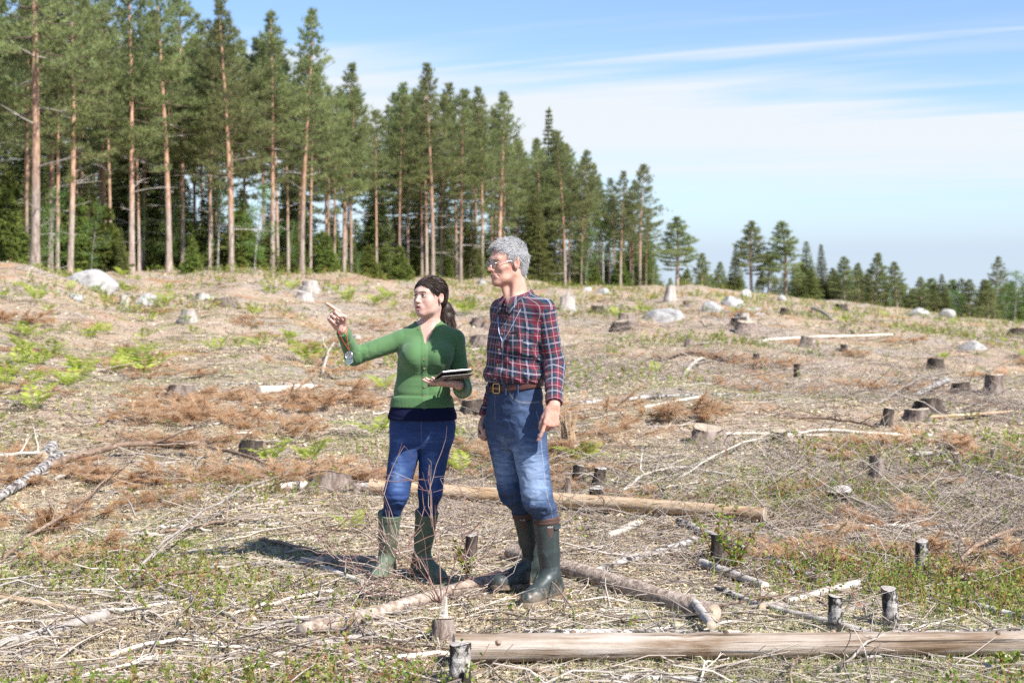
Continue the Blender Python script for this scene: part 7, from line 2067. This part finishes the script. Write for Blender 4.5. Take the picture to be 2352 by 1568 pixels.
def build_compass():
    c0, u, v = WJ['c0'], WJ['u'], WJ['v']
    tip = V3(-.870, 7.60, 1.252)
    root = empty('compass', tip); o = tip
    tag(root, 'clear baseplate compass hanging on a red cord from the woman\'s wrist', 'compass')
    a = np.linspace(0, 6.2832, 21)
    m = MB(); m.tube((c0 + (np.cos(a)[:, None] * u + np.sin(a)[:, None] * v) * .0275) - o, .0010, 5, cap=False); m.build('wrist_loop', M_REDCORD, root)
    # two strands hang from the loop to the ring
    for st in (c0 + u * .0 - V3(.027, .0, .0), c0 + V3(.027, -.010, .004)):
        s = np.linspace(0, 1, 8)[:, None]; p = st * (1 - s) + (tip + V3(0, 0, .030)) * s; p[:, 1] -= .018 * np.sin(s[:, 0] * 3.14)
        m = MB(); m.tube(p - o, .0010, 5); m.build('cord', M_REDCORD, root)
    m = MB(); p = c0 + V3(.004, -.028, .0); m.tube(np.array([p, p + V3(.006, -.004, -.006)]) - o, .0022, 6); m.build('knot', M_REDCORD, root)
    ax = unit(V3(-.35, -.93, .05)); uu = unit(np.cross(ax, [0, 0, 1])); vv = np.cross(uu, ax)
    cc = tip + V3(0, 0, .006)
    def disc(name, r0, r1, h0, h1, mat):
        m = MB(); a = np.linspace(0, 6.2832, 28, endpoint=False); R_ = []
        for r, h in ((r1, h0), (r0, h0), (r0, h1), (r1, h1)): R_.append(cc - o + ax * h + (np.cos(a)[:, None] * uu + np.sin(a)[:, None] * vv) * r)
        k = 28; m.add(np.concatenate(R_), [[j * k + i, j * k + (i + 1) % k, ((j + 1) % 4) * k + (i + 1) % k, ((j + 1) % 4) * k + i] for j in range(4) for i in range(k)]); return m.build(name, mat, root)
    disc('dial_ring', .0225, .0185, -.004, .005, M_STEEL)
    m = MB(); a = np.linspace(0, 6.2832, 24, endpoint=False); ring = cc - o + ax * .001 + (np.cos(a)[:, None] * uu + np.sin(a)[:, None] * vv) * .0183; m.add(np.concatenate([ring, [cc - o + ax * .0012]]), [[i, (i + 1) % 24, 24] for i in range(24)])
    m.build('capsule', M_CLEAR, root)
    m = MB(); d = unit(uu * .5 - vv); e = unit(np.cross(ax, d)); m.add(np.array([cc + d * .014, cc + e * .0022, cc - d * .014, cc - e * .0022]) + ax * .003 - o, [[0, 1, 2, 3]]); m.build('needle', M_REDCORD, root)
    pl = [cc + uu * .021 + vv * .004, cc - uu * .021 + vv * .004, cc - uu * .024 - vv * .034, cc + uu * .006 - vv * .052, cc + uu * .022 - vv * .040]
    m = MB(); n = len(pl); P = np.array(pl) - o; m.add(np.concatenate([P - ax * .004, P - ax * .0015]), [[n + i for i in range(n)], list(range(n))[::-1]] + [[i, (i + 1) % n, n + (i + 1) % n, n + i] for i in range(n)]); m.build('baseplate', M_CLEAR, root, smooth=False)
    m = MB(); m.tube(np.array([pl[2], pl[3]]) - o - ax * .001, .0012, 4); m.build('scale_edge', M_WHITEPL, root)
    m = MB(); m.tube(np.array([cc + vv * .020, tip + V3(0, 0, .031)]) - o, .0018, 5); m.build('ring', M_STEEL, root)
build_compass()
